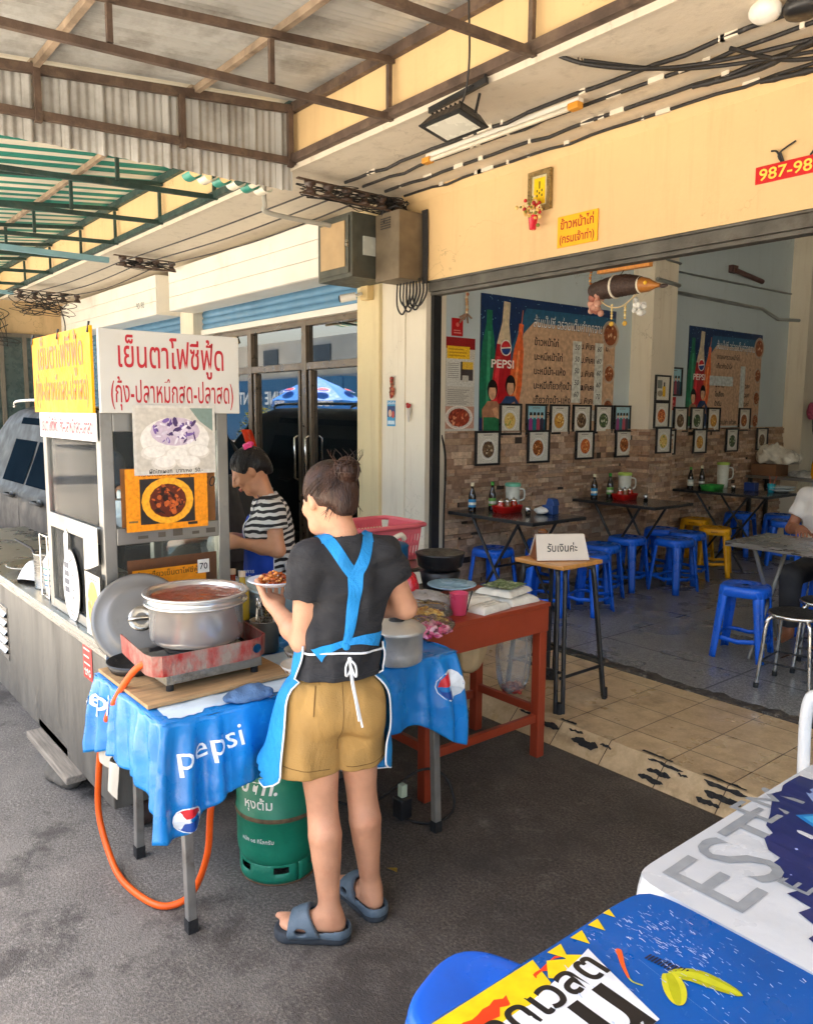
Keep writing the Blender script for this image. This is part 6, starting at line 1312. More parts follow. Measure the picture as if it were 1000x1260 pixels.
# right-edge fan and hanging things near the far pillar
M_fan=mat('dark_fan_metal',(.02,.022,.024),.5)
for z,lab,y in((2.62,'black wall fan mounted high beside the far pillar',10.5),(1.9,'second black wall fan lower beside the far pillar',10.5)):
 t=thing('wall_fan',lab,'fan',(-4.28,y,z),0,'black wall fans by the far pillar'); c=(-4.22,y-.12,z); b=MB(); b.tube([(-4.5,y,z-.05),(-4.32,y-.05,z),(-4.22,y-.1,z)],.03,8); b.build('bracket',M_fan,t)
 b=MB()
 for r in(.06,.12,.17,.2):b.torus((c[0],c[1]-.06,c[2]),r,.004,24,5,axis='y'); b.torus((c[0],c[1]+.05,c[2]),r,.004,24,5,axis='y')
 for k in range(16):a=2*PI*k/16; b.tube([(c[0],c[1]-.07,c[2]),(c[0]+.2*math.cos(a),c[1]-.06,c[2]+.2*math.sin(a)),(c[0]+.2*math.cos(a),c[1]+.05,c[2]+.2*math.sin(a))],.003,5)
 b.build('guard',M_fan,t); b=MB(); b.sphere(c,(.05,.08,.05),12,8)
 for k in range(4):
  a=k*PI/2; b.grid(lambda u,v,a=a:(c[0]+(.03+.14*u)*math.cos(a+.5*(v-.5)),c[1]-.02+.03*(v-.5),c[2]+(.03+.14*u)*math.sin(a+.5*(v-.5))),5,4)
 b.build('blades',M_fan,t)
for c,r,m_,lab,sd in(((-4.30,10.0,1.42),(.06,.06,.34),M_clearbag,'clear bag hanging beside the far pillar',11),((-4.22,9.98,1.55),(.05,.05,.32),mat('straw_brown',S(170,130,80),.8,0,.2),'straw coloured bundle hanging beside the far pillar',12)):
 bag(c,r,lab,sd,m_,'hanging_bundle',3)
bag((-4.36,9.97,1.62),(.06,.05,.2),'pink patterned cloth bag hanging beside the far pillar',13,mat('pink_cloth',S(160,70,100),.8,0,.5,30),'cloth_bag',4)
b=MB(); b.tube([(-4.69,8.55,3.28),(-4.69,9.2,3.22)],.028,10); b.box(-4.73,-4.68,8.5,8.62,3.25,3.33); tag(b.build('wall_lamp',mat('brown_fixture',S(86,60,56),.5)),'unlit dark tube fixture high on the wall above the smaller poster','lamp')
# == people
from mathutils.bvhtree import BVHTree
def vec(*a):return np.array(a,float)
def unit(v):v=np.array(v,float); return v/max(1e-9,np.linalg.norm(v))
def rot_axis(v,ax,ang):
 ax=unit(ax); v=np.array(v,float); return v*math.cos(ang)+np.cross(ax,v)*math.sin(ang)+ax*(ax@v)*(1-math.cos(ang))
def add_hand(F,w,d,n,tside,curl=(.35,.45,.35),s=1.0,thumb=(.6,.25),spread=.05):
 """palm and five separate fingers: d = direction of the hand, n = direction the palm faces, tside = towards the thumb"""
 d,n=unit(d),unit(n); t=unit(tside); w=np.array(w,float)
 offs=(.030,.010,-.010,-.029); mc=(.078,.082,.078,.070); L=(.066,.074,.069,.053); rr=(.0083,.0086,.0082,.0072)
 for i in range(4):
  k=w+d*mc[i]*s+t*offs[i]*s; b0=w+d*.012*s+t*offs[i]*.62*s
  F.cone(b0,k,.013*s,.0115*s,k=.014)
  dd=unit(d+t*spread*(1.5-i)); p=k; ax=np.cross(dd,n); r=rr[i]*s
  for j,(fr,cu)in enumerate(zip((.45,.31,.24),curl)):
   dd=rot_axis(dd,ax,cu*(1+.12*i)); q=p+dd*L[i]*fr*s
   F.cone(p,q,r,r*.9,k=.004); p=q; r*=.9
 F.cone(w+d*.03*s,w+d*.07*s,.026*s,.03*s,k=.01,flat=(n,.42))
 b0=w+d*.022*s+t*.022*s; d1=unit(d*math.cos(thumb[0])+t*math.sin(thumb[0])+n*thumb[1]); p1=b0+d1*.04*s; d2=unit(d1+d*.5+n*.15); p2=p1+d2*.032*s; p3=p2+unit(d2+d*.25)*.024*s
 F.cone(w+d*.012*s+t*.01*s,b0+d1*.012*s,.014*s,.0135*s,k=.012); F.cone(b0,p1,.0125*s,.0105*s,k=.008); F.cone(p1,p2,.0105*s,.0092*s,k=.004); F.cone(p2,p3,.0092*s,.008*s,k=.004)
def head_axes(yaw,pitch,roll=0.0):
 """columns right, forward, up; yaw to the left, pitch = looking down"""
 Rz=np.array(Matrix.Rotation(yaw,3,'Z')); Rx=np.array(Matrix.Rotation(-pitch,3,'X')); Ry=np.array(Matrix.Rotation(roll,3,'Y')); return Rz@Rx@Ry
def add_head(F,C,A,s=1.0,nose=1.0):
 P=lambda x,y,z:np.array(C)+A@(np.array((x,y,z))*s)
 F.ell(P(0,-.012,.022),np.array((.073,.090,.085))*s,A,k=.02)
 F.ell(P(0,.022,-.025),np.array((.060,.066,.078))*s,A,k=.03)
 F.cone(P(-.034,.040,-.078),P(.034,.040,-.078),.026*s,k=.03); F.ell(P(0,.068,-.090),np.array((.020,.016,.016))*s,A,k=.02)
 for q in(-1,1):
  F.ell(P(q*.040,.062,-.022),np.array((.022,.018,.020))*s,A,k=.02)
  F.ell(P(q*.031,.088,.012),np.array((.017,.012,.012))*s,A,k=.012,mode='cut')
  F.ell(P(q*.031,.074,.010),.0135*s,None,k=.004)
  F.ell(P(q*.074,-.008,-.005),np.array((.011,.018,.030))*s,A,k=.006); F.ell(P(q*.086,.0,-.002),np.array((.007,.010,.016))*s,A,k=.004,mode='cut')
 F.cone(P(0,.083,.018),P(0,.100+.006*nose,-.022),.009*s,.0125*s,k=.012)
 for q in(-1,1):F.ell(P(q*.012,.092,-.028),np.array((.009,.010,.008))*s,A,k=.008)
 F.ell(P(0,.088,-.052),np.array((.022,.010,.0055))*s,A,k=.006); F.ell(P(0,.085,-.062),np.array((.019,.010,.006))*s,A,k=.006)
 F.ell(P(0,.099,-.057),np.array((.022,.006,.0013))*s,A,k=.002,mode='cut')
def face_bits(parent,C,A,s,M,lid=0.4,hair_m=None,lipc=S(186,96,86),shut=False):
 """eyes, brows and lips of a face, on the head surface"""
 P=lambda x,y,z:np.array(C)+A@(np.array((x,y,z))*s)
 b=MB()
 for q in(()if shut else(-1,1)):
  b.sphere(P(q*.031,.0805,.010),.0098*s,12,8,mi=0); b.sphere(P(q*.031,.0865,.0065),.0050*s,10,7,mi=1)
 if not shut:b.build('eyes',[mat('eye_white',S(214,206,196),.25),mat('dark_iris',(.012,.008,.006),.15)],parent,local=True).matrix_local=M
 b=MB()
 for q in(-1,1):
  b.tube([P(q*.016,.0915,.0005),P(q*.025,.0945,-.001),P(q*.036,.0925,-.0005),P(q*.045,.085,.004)],[.0007,.0016,.0016,.0008],6)
  b.tube([P(q*.014,.098,.030),P(q*.028,.0985,.0345),P(q*.046,.088,.030)],[.0024,.0026,.001],6)
 b.build('brows',hair_m,parent,local=True).matrix_local=M
 b=MB(); b.tube([P(-.020,.089,-.056),P(-.008,.0975,-.0525),P(0,.0965,-.054),P(.008,.0975,-.0525),P(.020,.089,-.056)],[.001,.0042,.0035,.0042,.001],8); b.tube([P(-.018,.088,-.0575),P(0,.0955,-.0625),P(.018,.088,-.0575)],[.001,.0055,.001],8)
 b.build('lips',mat('lip_%d'%int(lipc[0]*99),lipc,.45),parent,local=True).matrix_local=M
def hair_strands(b,C,A,s,n,tgt,seed,spread=(.62,1.12),back=-1.9,r=.0014,off=.0):
 """thin locks combed over the skull from the hairline to a point"""
 rg=random.Random(seed); C=np.array(C,float)
 ax=np.array((.080,.099,.094))*s
 t=unit((np.linalg.inv(A)@(np.array(tgt)-C))/ax)
 for i in range(n):
  a=rg.uniform(0,2*PI); dn=rg.uniform(*spread)*PI/2
  u0=unit(np.array((math.sin(dn)*math.cos(a),math.sin(dn)*math.sin(a),math.cos(dn))))
  # hairline: keep the face clear
  if u0[1]>.45 and u0[2]<.35:u0=unit(np.array((u0[0],u0[1]*.5,.45)))
  if u0[2]<-.45:u0[2]=-.45; u0=unit(u0)
  om=math.acos(max(-1,min(1,u0@t)))
  if om<.1 or om>2.9:continue
  P=[]; lift=rg.uniform(0,.006)*s
  for j in range(9):
   q=j/8; v=(math.sin((1-q)*om)*u0+math.sin(q*om)*t)/math.sin(om)
   P.append(C+A@((v*ax)+np.array((0,-.012,.018))*s)+(A@v)*(lift*math.sin(PI*q)+off))
  b.tube(P,[r*.5]+[r*rg.uniform(.7,1.3)]*7+[r*.6],5)
M_hairblack=mat('black_hair',(.010,.008,.008),.34,0,.5,30,spec=.35,bump=.5,bs=160,stretch=(1,1,.3))
M_hairbrown=mat('dark_brown_hair',(.040,.019,.012),.36,0,.6,30,spec=.3,bump=.5,bs=160,stretch=(1,1,.3))
def skin(name,c):return mat(name,c,.5,0,.13,11,bump=.18,bs=240,sss=.05,rv=.1,dirt=.35,dirtcol=tuple(q*w_ for q,w_ in zip(c,(.85,.6,.5))),ds=16,dt=.5)
SK1=skin('light_tan_skin',S(204,150,117)); SK2=skin('tan_skin',S(208,150,114)); SK3=skin('brown_skin',S(160,104,74))
def mesh_part(V,F,name,m,parent,M,smooth=True):
 b=MB(); b.add(V,F,smooth=smooth); o=b.build(name,m,parent,local=True); o.matrix_local=M; return o
def torso(F,J,g=0.0,k=.06):
 w=J['w']; ax=(0,1,0)
 F.cone(J['pelvis'],J['waist'],w[0]+g,w[1]+g,k=k,flat=(ax,J.get('fl',.72))); F.cone(J['waist'],J['chest'],w[1]+g,w[2]+g,k=k,flat=(ax,J.get('fl',.72)))
 F.cone(J['shL']+vec(.015,0,0),J['shR']-vec(.015,0,0),w[3]+g,k=.05); F.cone(J['chest'],J['chest']+vec(0,0,.06),w[2]*.92+g,w[2]*.7+g,k=k,flat=(ax,J.get('fl',.72)))
 if J.get('bust'):
  for q in(-1,1):F.ell(J['chest']+vec(q*.06,.06,-.01),(.055+g,.05+g,.055+g),k=.04)
 if J.get('seat'):
  for q in(-1,1):F.ell(J['pelvis']+vec(q*.062,-.045,-.05),(.078+g,.07+g,.085+g),k=.04)
def build_person(label,loc,f,J,o):
 """one continuous body with clothes and hair as its children; local axes: x right, y forward, z up"""
 f=unit((f[0],f[1],0)); root=thing('person',label,'person',loc); root.empty_display_size=.2
 M=Matrix(((f[1],f[0],0,0),(-f[0],f[1],0,0),(0,0,1,0),(0,0,0,1)))
 h=o.get('h',.008); s=o.get('s',1.0); sk=o['skin']; A=head_axes(*J['look']); C=J['head']
 pts=np.array([v for k_,v in J.items()if isinstance(v,np.ndarray)and v.shape==(3,)]); lo=pts.min(0)-.17; hi=pts.max(0)+.17; lo[2]=max(lo[2],-.02)if o.get('feet')is not None else pts[:,2].min()-.12
 F=Field(lo,hi,h)
 torso(F,J,-.012)
 nr=J.get('neck_r',.046)*s
 F.cone(J['neck'],C+A@(vec(0,-.015,-.045)*s),nr*1.12,nr,k=.03)
 add_head(F,C,A,s)
 al=J.get('arm',(.045,.036,.037,.024));
 for q in 'LR':
  F.cone(J['sh'+q],J['el'+q],al[0],al[1],k=.03)
  mid=J['el'+q]*.62+J['wr'+q]*.38
  if q in o.get('hands',{}):
   e_=J['el'+q]*.22+J['wr'+q]*.78; F.chain([J['el'+q],mid,e_],(al[1]*.98,al[2],al[2]+(al[3]-al[2])*.645),k=.02)
  else:F.chain([J['el'+q],mid,J['wr'+q]],(al[1]*.98,al[2],al[3]),k=.02)
  if o.get('legs',True):
   lr=J.get('leg',(.085,.055,.054,.034)); kn,an=J['kn'+q],J['an'+q]; hp=J['hp'+q]; d=unit(an-kn); bk=unit(np.cross(np.cross(d,vec(0,-1,0)),d))if abs(d[1])<.9 else vec(0,0,0)
   F.cone(hp,kn,lr[0],lr[1],k=.012); cf=kn+(an-kn)*.30+bk*.012
   F.chain([kn,kn+(an-kn)*.13,cf,kn+(an-kn)*.5+bk*.007,kn+(an-kn)*.75,an],(lr[1],lr[1]*.98,lr[2],lr[2]*.88,lr[2]*.70,lr[3]),k=.003)
   if 'toe'+q in J:
    to=J['toe'+q]; dr=unit((to-an)*vec(1,1,0)); sd=np.cross(dr,vec(0,0,1)); g0=vec(an[0],an[1],.0)
    F.ell(g0-dr*.022+vec(0,0,.052),(.030,.030,.028),k=.03); F.cone(an+vec(0,0,-.005),g0+dr*.075+vec(0,0,.055),.032,.026,k=.03); F.cone(g0+dr*.02+vec(0,0,.048),g0+dr*.13+vec(0,0,.046),.028,.035,k=.03,flat=((0,0,1),.55))
    inn=1 if q=='L' else-1
    for i in range(5):t0=g0+dr*(.135-.006*i)+sd*inn*(.030-.0155*i)+vec(0,0,.047); F.cone(t0,t0+dr*(.040-.005*i),(.0125,.0095,.009,.0085,.008)[i],(.0115,.0085,.008,.0075,.0075)[i],k=.005)
 cutp={}
 hands=o.get('hands',{})
 for q in 'LR':
  if q in hands:
   a=J['el'+q]*.22+J['wr'+q]*.78; n=unit(J['wr'+q]-J['el'+q]); cutp[q]=(a,n)
 V,Fc=F.mesh(o.get('sm',1)); Vs,Fs,n0=[V],list(Fc),len(V)
 for q,hd in hands.items():
  a,n=cutp[q]; w_=J['wr'+q]; G=Field(np.minimum(a,w_)-.15,np.maximum(a,w_)+.15,hd.get('h',.0032))
  mid=J['el'+q]*.62+J['wr'+q]*.38; G.chain([J['el'+q]*.4+mid*.6,mid,w_],(al[1],al[2],al[3]),k=.02); G.cone(w_,w_+unit(hd['d'])*.02,al[3],al[3]*.9,k=.015,flat=(hd['n'],.8))
  add_hand(G,w_,hd['d'],hd['n'],hd['t'],hd.get('curl',(.35,.45,.35)),hd.get('s',s),hd.get('thumb',(.6,.25)))
  G.half(a-n*.006,-n,k=.0005); v2,f2=G.mesh(1); Vs.append(v2); Fs+=[[i+n0 for i in r_]for r_ in f2]; n0+=len(v2)
 body=mesh_part(np.concatenate(Vs),Fs,'body',sk,root,M)
 face_bits(body,C,A,s,Matrix.Identity(4),hair_m=o['hair_m'],shut=J['look'][1]>R(25),lipc=o.get('lip',S(180,96,84)))
 # shirt
 lo2=lo.copy(); lo2[2]=J['hem']-.03; hi2=hi.copy(); hi2[2]=J['neck'][2]+.09
 G=Field(lo2,hi2,o.get('hs',h)); torso(G,J,o.get('loose',.008))
 G.cone(J['pelvis']-vec(0,0,.02),J['waist'],J['w'][0]+.012,J['w'][1]+o.get('loose',.008)+.006,k=.05,flat=((0,1,0),J.get('fl',.72)))
 G.cone(J['neck']-vec(0,0,.02),J['neck']+vec(0,0,.018),.066,.054,k=.04)
 for q in 'LR':
  sl=J['sh'+q]+(J['el'+q]-J['sh'+q])*o.get('sleeve',.5); dr=unit(J['el'+q]-J['sh'+q])
  T_=Field(lo2,hi2,o.get('hs',h)); T_.cone(J['sh'+q],sl+dr*.05,al[0]+.014,al[0]+.017+o.get('flare',.004),k=.03); T_.half(sl,dr,k=.003)
  hh=np.maximum(.03-np.abs(G.D-T_.D),0)/.03; G.D=np.minimum(G.D,T_.D)-hh*hh*.0075
 G.wrinkle(o.get('fold',.0035)*.6,o.get('fsc',62),o.get('seed',1),(1,1,.8))
 G.half((0,0,J['hem']),(0,0,-1),k=.003)
 nk=J['neck']+vec(0,.01,.035); G.ell(nk,(.060,.062,.034),k=.006,mode='cut')
 V,Fc=G.mesh(1); shirt=mesh_part(V,Fc,'shirt',o['shirt_m'],root,M); shirtV,shirtF=V,Fc
 res=dict(root=root,M=M,body=body,shirt=shirt,sV=shirtV,sF=shirtF,A=A,C=C,s=s)
 # lower garment
 if o.get('legs',True):
  lo3,hi3=lo.copy(),hi.copy(); hi3[2]=J['pelvis'][2]+.13; lo3[2]=max(0.02,J['cuff']-.04); G=Field(lo3,hi3,h)
  G.cone(J['pelvis'],J['pelvis']+vec(0,0,.09),J['w'][0]+.002,J['w'][1]+.002,k=.05,flat=((0,1,0),J.get('fl',.72)))
  if J.get('seat'):
   for q in(-1,1):G.ell(J['pelvis']+vec(q*.062,-.045,-.05),(.086,.076,.09),k=.04)
  for q in 'LR':
   kn,an,hp=J['kn'+q],J['an'+q],J['hp'+q]; r0,r1=o.get('pant_r',(.105,.085)); e=J.get('cuff'+q)
   if e is not None:G.cone(hp,e,r0,J['cuffr'+q],k=.006,flat=((0,1,0),.95))
   else:G.cone(hp,kn,r0,r1,k=.03); G.cone(kn,an,r1,r1*.8,k=.03)
  G.wrinkle(o.get('pfold',.004)*.6,48,7,(1,1,.45)); G.half((0,0,J['cuff']),o.get('cuffn',(0,0,-1)),k=.003); G.half((0,0,J['pelvis'][2]+.11),(0,0,1),k=.003)
  V,Fc=G.mesh(1); res['pants']=mesh_part(V,Fc,o.get('pant_name','trousers'),o['pant_m'],root,M); res['pV'],res['pF']=V,Fc
  # hair
 if 'hair' in o:
  P=lambda x,y,z:np.array(C)+A@(np.array((x,y,z))*s)
  G=Field(np.array(C)-.17,np.array(C)+.19,h*.75); G.ell(P(0,-.016,.028),np.array((.081,.096,.090))*s,A,k=.01)
  if o['hair']!='short':G.ell(P(0,-.072,-.028),np.array((.045,.034,.05))*s,A,k=.03)
  # hairline: forehead, temples, nape
  G.half(P(0,.062,.03),A@vec(0,1,-.55),k=.01); G.half(P(0,.0,-.042),A@vec(0,.36,-1),k=.012)
  for q in(-1,1):G.ell(P(q*.088,.025,-.035),np.array((.022,.034,.045))*s,A,k=.01,mode='cut')
  if o['hair']!='short':
   for q in(-1,1):G.ell(P(q*.088,-.055,-.078),np.array((.06,.08,.058))*s,A,k=.012,mode='cut')
  if o['hair']=='bun':G.ell(o['bun'],(.036,.036,.036),k=.012)
  G.wrinkle(.0022,120,3,(1,1,.25)); V,Fc=G.mesh(1); res['hair']=mesh_part(V,Fc,'hair',o['hair_m'],root,M)
  b=MB(); tgt=o.get('bun',P(0,-.07,.075)); hair_strands(b,C,A,s,o.get('strands',160),tgt,5)
  ho=b.build('hair_strands',o['hair_m'],res['hair'],local=True); ho.matrix_local=Matrix.Identity(4)
 return res
def surf(V,F):return BVHTree.FromPolygons([tuple(p)for p in V],[tuple(f)for f in F])
def ribbon(b,pts,wd,bv,side,off=.004,ns=5,n=26,to=None):
 """a strap laid on a garment: path points are cast onto the surface along 'side'"""
 P=smooth_path([Vector(p)for p in pts],max(2,n//(len(pts)-1))); rows=[]; sd=Vector(side).normalized()
 for i,p in enumerate(P):
  t=(P[min(i+1,len(P)-1)]-P[max(i-1,0)]).normalized(); c=t.cross(sd).normalized(); row=[]
  wv=wd if not callable(wd)else wd(i/(len(P)-1))
  for j in range(ns+1):
   q=p+c*wv*(j/ns-.5); hit=bv.ray_cast(q-sd*.6,sd)
   row.append((hit[0]if hit[0]is not None else q)-sd*(off+.0015*math.sin(PI*j/ns)))
  rows.append(row)
  # calm the outermost samples
 V=[p for r_ in rows for p in r_]; W_=ns+1; F=[(i*W_+j,i*W_+j+1,(i+1)*W_+j+1,(i+1)*W_+j)for i in range(len(rows)-1)for j in range(ns)]
 b.add(V,F,smooth=True)
 # -- the cook in black, seen from behind
J=dict(pelvis=vec(-.048,0,.80),waist=vec(-.026,0,.985),chest=vec(-.004,.005,1.13),shL=vec(-.130,0,1.232),shR=vec(.108,0,1.232),neck=vec(-.016,.005,1.275),head=vec(-.058,.035,1.412),elL=vec(-.150,.015,.968),wrL=vec(-.205,.195,1.035),elR=vec(.195,.04,1.045),wrR=vec(.07,.205,1.03),hpL=vec(-.115,.0,.77),hpR=vec(.012,.0,.77),knL=vec(-.096,.0,.445),anL=vec(-.084,-.055,.088),knR=vec(.042,.03,.455),anR=vec(.076,.032,.092),toeL=vec(-.26,.02,.04),toeR=vec(.02,.22,.04),look=(R(24),R(16)),w=(.120,.090,.110,.045),fl=.74,bust=True,seat=True,hem=.862,cuff=.560,cuffL=vec(-.152,.040,.52),cuffR=vec(.026,.03,.52),cuffrL=.124,cuffrR=.090,leg=(.085,.051,.054,.032),neck_r=.044,arm=(.044,.036,.036,.023))
O1=dict(h=.006,hs=.0055,skin=SK1,hair_m=M_hairbrown,hair='bun',bun=np.array((-.022,-.045,1.505)),strands=800,shirt_m=foldbump(mat('black_cotton',(.02,.02,.022),.85,0,.25,9,bump=.25,bs=260),(8,8,18),.4,.03),sleeve=.46,flare=.012,fold=.022,loose=.009,pant_m=foldbump(mat('khaki_cotton',S(172,134,74),.85,0,.12,7,bump=.3,bs=320),(9,9,4),.35,.03),pant_name='shorts',pfold=.022,cuffn=(.0,.12,-1),seed=4,hands={'L':dict(d=(.05,.95,.22),n=(.12,-.22,.97),t=(-.96,.05,.2),curl=(.25,.35,.3),thumb=(.75,.75)),'R':dict(d=(-.35,.85,-.1),n=(-.3,0,-.95),t=(-.85,-.35,.3),curl=(.5,.6,.4))},feet=True)
P1=build_person('person in black shirt, khaki shorts and light blue apron straps seen from behind',(-1.98,1.40,0),(-.93,.36),J,O1)
M1=P1['M']; bvs=surf(P1['sV'],P1['sF']); bvp=surf(P1['pV'],P1['pF'])
M_apron=foldbump(mat('sky_blue_apron',S(28,140,208),.75,0,.12,6,bump=.3,bs=240),(26,26,18),.5,.015); M_piping=mat('white_piping',S(232,234,234),.8,0,.05)
b=MB(); fw=(0,1,0)
ribbon(b,[(-.080,0,1.296),(-.066,0,1.275),(-.036,0,1.225),(-.006,0,1.185)],.037,bvs,fw,.003)
ribbon(b,[(.047,0,1.296),(.040,0,1.275),(.018,0,1.225),(-.010,0,1.18)],.037,bvs,fw,.0055)
ribbon(b,[(-.004,0,1.20),(-.012,0,1.12),(-.026,0,1.03),(-.036,0,.985)],lambda u:.050-.028*u,bvs,fw,.006)
ribbon(b,[(-.125,0,.945),(-.10,0,.962),(-.04,0,.983),(.02,0,.99),(.082,0,.978)],lambda u:.05-.030*math.sin(PI*u),bvs,fw,.005)
ribbon(b,[(-.080,-.036,1.45),(-.084,-.005,1.45),(-.092,.03,1.45),(-.088,.075,1.45)],.036,bvs,(0,0,-1),.004,n=14); ribbon(b,[(.047,-.036,1.45),(.051,-.005,1.45),(.060,.03,1.45),(.056,.075,1.45)],.036,bvs,(0,0,-1),.004,n=14)
o_=b.build('apron_straps',M_apron,P1['root'],local=True); o_.matrix_local=M1
hit=bvs.ray_cast(Vector((-.036,-.6,.972)),Vector(fw))[0]
b=MB(); b.sphere((hit.x,hit.y-.004,hit.z),(.012,.005,.012),14,8); o2=b.build('button',M_apron,o_,local=True)
# front panel wrapping round the hips, edges with white piping
ax_=Vector((-.055,.02,0))
def radial(a,z,off):
 d=Vector((math.cos(a),math.sin(a),0)); best=None
 for bv in(bvs,bvp):
  hq=bv.ray_cast(ax_+Vector((0,0,z))+d*.6,-d)
  if hq[0]is not None:
   r_=(hq[0]-ax_-Vector((0,0,z))).length; best=r_ if best is None else max(best,r_)
 best=.12 if best is None else best
 return ax_+d*(best+off)+Vector((0,0,z))
AL,AR=R(206),R(-24)
def apron_pt(u,v):
 z=.965-.44*v; z-=.012*math.sin(6*u*PI)*v
 a=AR+(AL-AR)*u; edge=1-min(1,4*min(u,1-u)); rnd=max(0,v-.9)*10
 a+=(R(16)*rnd*rnd if u<.5 else-R(16)*rnd*rnd)*edge
 return radial(a,max(z,.562),.010+.012*v+.003*math.sin(u*26)*v)if z>.562 else radial(a,.562,.010+.012*v+.003*math.sin(u*26)*v)+Vector((0,0,z-.562))
b=MB(); b.grid(lambda u,v:tuple(apron_pt(u,v)),60,28);
def bib(u,v):
 x=-.11+.2*u-.015*v; z=.96+.26*v; hq=bvs.ray_cast(Vector((x,.8,z)),Vector((0,-1,0)))[0]; return(x,(hq.y if hq else .09)+.006,z)
b.grid(bib,14,16); ap_=b.build('apron',M_apron,P1['root'],local=True); ap_.matrix_local=M1
mo=ap_.modifiers.new('thickness','SOLIDIFY'); mo.thickness=.002
b=MB()
for u in(0,1):b.tube([apron_pt(u,v/28)for v in range(29)],.0032,6)
b.tube([apron_pt(u/60,1)for u in range(61)],.0032,6)
b.build('piping',M_piping,ap_,local=True)
# waist cord, bow and tails
b=MB(); P=[]
for i in range(31):
 a=R(170)+R(200)*i/30; z=.925+.024*math.cos((a-R(250))*.9); P.append(radial(a,z-.004+.018*(i/30),.003))
b.tube(P,.0036,8)
kx,kz=-.03,.937; hy_=bvs.ray_cast(Vector((kx,-.6,kz)),Vector(fw))[0].y-.006
for pts in([(kx,hy_,kz),(kx-.014,hy_-.012,kz-.02),(kx-.012,hy_-.01,kz-.05),(kx+.002,hy_-.006,kz-.03),(kx,hy_,kz)],[(kx,hy_,kz),(kx+.016,hy_-.012,kz-.02),(kx+.018,hy_-.01,kz-.055),(kx+.006,hy_-.008,kz-.03),(kx,hy_,kz)],[(kx,hy_,kz),(kx+.01,hy_-.012,kz-.08),(kx+.022,hy_-.022,kz-.15),(kx+.03,hy_-.04,kz-.205)],[(kx,hy_,kz),(kx+.004,hy_-.012,kz-.07),(kx+.014,hy_-.02,kz-.13),(kx+.02,hy_-.038,kz-.185)]):b.tube(smooth_path(pts,6),.0034,6)
b.sphere((kx,hy_-.003,kz),.007,8,6); o3=b.build('waist_cord',M_piping,P1['root'],local=True); o3.matrix_local=M1
# seams and stitched hems
def on_back(bv,x,z,off=.0015):
 h_=bv.ray_cast(Vector((x,-.6,z)),Vector(fw))[0]; return None if h_ is None else h_+Vector((0,-off,0))
def seam(name,bv,pts,m,par,r=.0011):
 P=[q for q in(on_back(bv,p.x,p.z)for p in smooth_path([Vector((x,0,z))for x,z in pts],8))if q is not None]; b=MB(); b.tube(P,r,5); o=b.build(name,m,par,local=True); o.matrix_local=Matrix.Identity(4); return o
M_seam=mat('khaki_stitching',S(120,90,46),.9)
seam('centre_seam',bvp,[(-.046,.86),(-.05,.78),(-.058,.68),(-.062,.64)],M_seam,P1['pants']); seam('pocket_seam',bvp,[(-.128,.85),(-.138,.81),(-.143,.77)],M_seam,P1['pants'],.002)
seam('hem_stitch',bvp,[(-.245,.603),(-.19,.592),(-.13,.583),(-.085,.578)],M_seam,P1['pants']); seam('hem_stitch',bvp,[(-.03,.576),(.02,.574),(.07,.577),(.10,.58)],M_seam,P1['pants'])
seam('hem_stitch',bvs,[(-.12,.882),(-.06,.88),(0,.88),(.07,.882)],mat('dark_stitching',(.04,.04,.043),.9),P1['shirt'])
# hair band, loose wisps and short locks at the nape
b=MB(); b.torus((0,0,0),.026,.004,18,6); T=Vector((-.05,-.08,0)); q=Vector((.03,-.06,.075)).to_track_quat('Z','Y').to_matrix().to_4x4(); q.translation=Vector((-.034,-.022,1.478))
bb=MB(); bb.torus((0,0,0),.027,.0045,18,6,M=q); o4=bb.build('hair_band',mat('tan_hair_band',S(150,104,84),.7),P1['hair'],local=True)
b=MB(); rg=random.Random(12); bn=O1['bun']
for k in range(46):
 a,e=rg.uniform(0,6.28),rg.uniform(-.3,1.4); d0=np.array((math.cos(a)*math.cos(e),math.sin(a)*math.cos(e),math.sin(e))); t_=unit(np.cross(d0,rg.choice([(0,0,1),(1,0,0),(0,1,0)]))); b.tube([bn+d0*.034+t_*(x_*.03)+d0*(.004-.006*x_*x_)for x_ in(-1,-.5,0,.5,1)],[.001,.0024,.0026,.0024,.001],5)
for k in range(14):
 a=rg.uniform(0,6.28); b.tube([bn+.03*np.array((math.cos(a),math.sin(a),.6)),bn+.05*np.array((math.cos(a),math.sin(a),.9)),bn+.06*np.array((math.cos(a+.3),math.sin(a+.3),1.05))],[.001,.0008,.0004],4)
A1,C1=P1['A'],P1['C']; Hp=lambda x,y,z:C1+A1@vec(x,y,z)
for k in range(34):
 x=rg.uniform(-.06,.06); l_=rg.random()**2; p0=Hp(x,-.085+abs(x)*.4,-.035); b.tube([p0,p0+vec(x*.1,-.003,-.008-.012*l_),p0+vec(x*.2+rg.uniform(-.012,.012),.008,-.02-.035*l_)],[.0016,.0010,.0003],4)
for q in(1,):
 for k in range(9):p0=Hp(q*.074,.05-.003*k,.01-.004*k); b.tube([p0,p0+A1@vec(q*.006,.006,-.03),p0+A1@vec(q*.002,.004+.001*k,-.075-.01*rg.random())],[.0022,.0018,.0006],4)
b.build('loose_hair',M_hairbrown,P1['hair'],local=True)
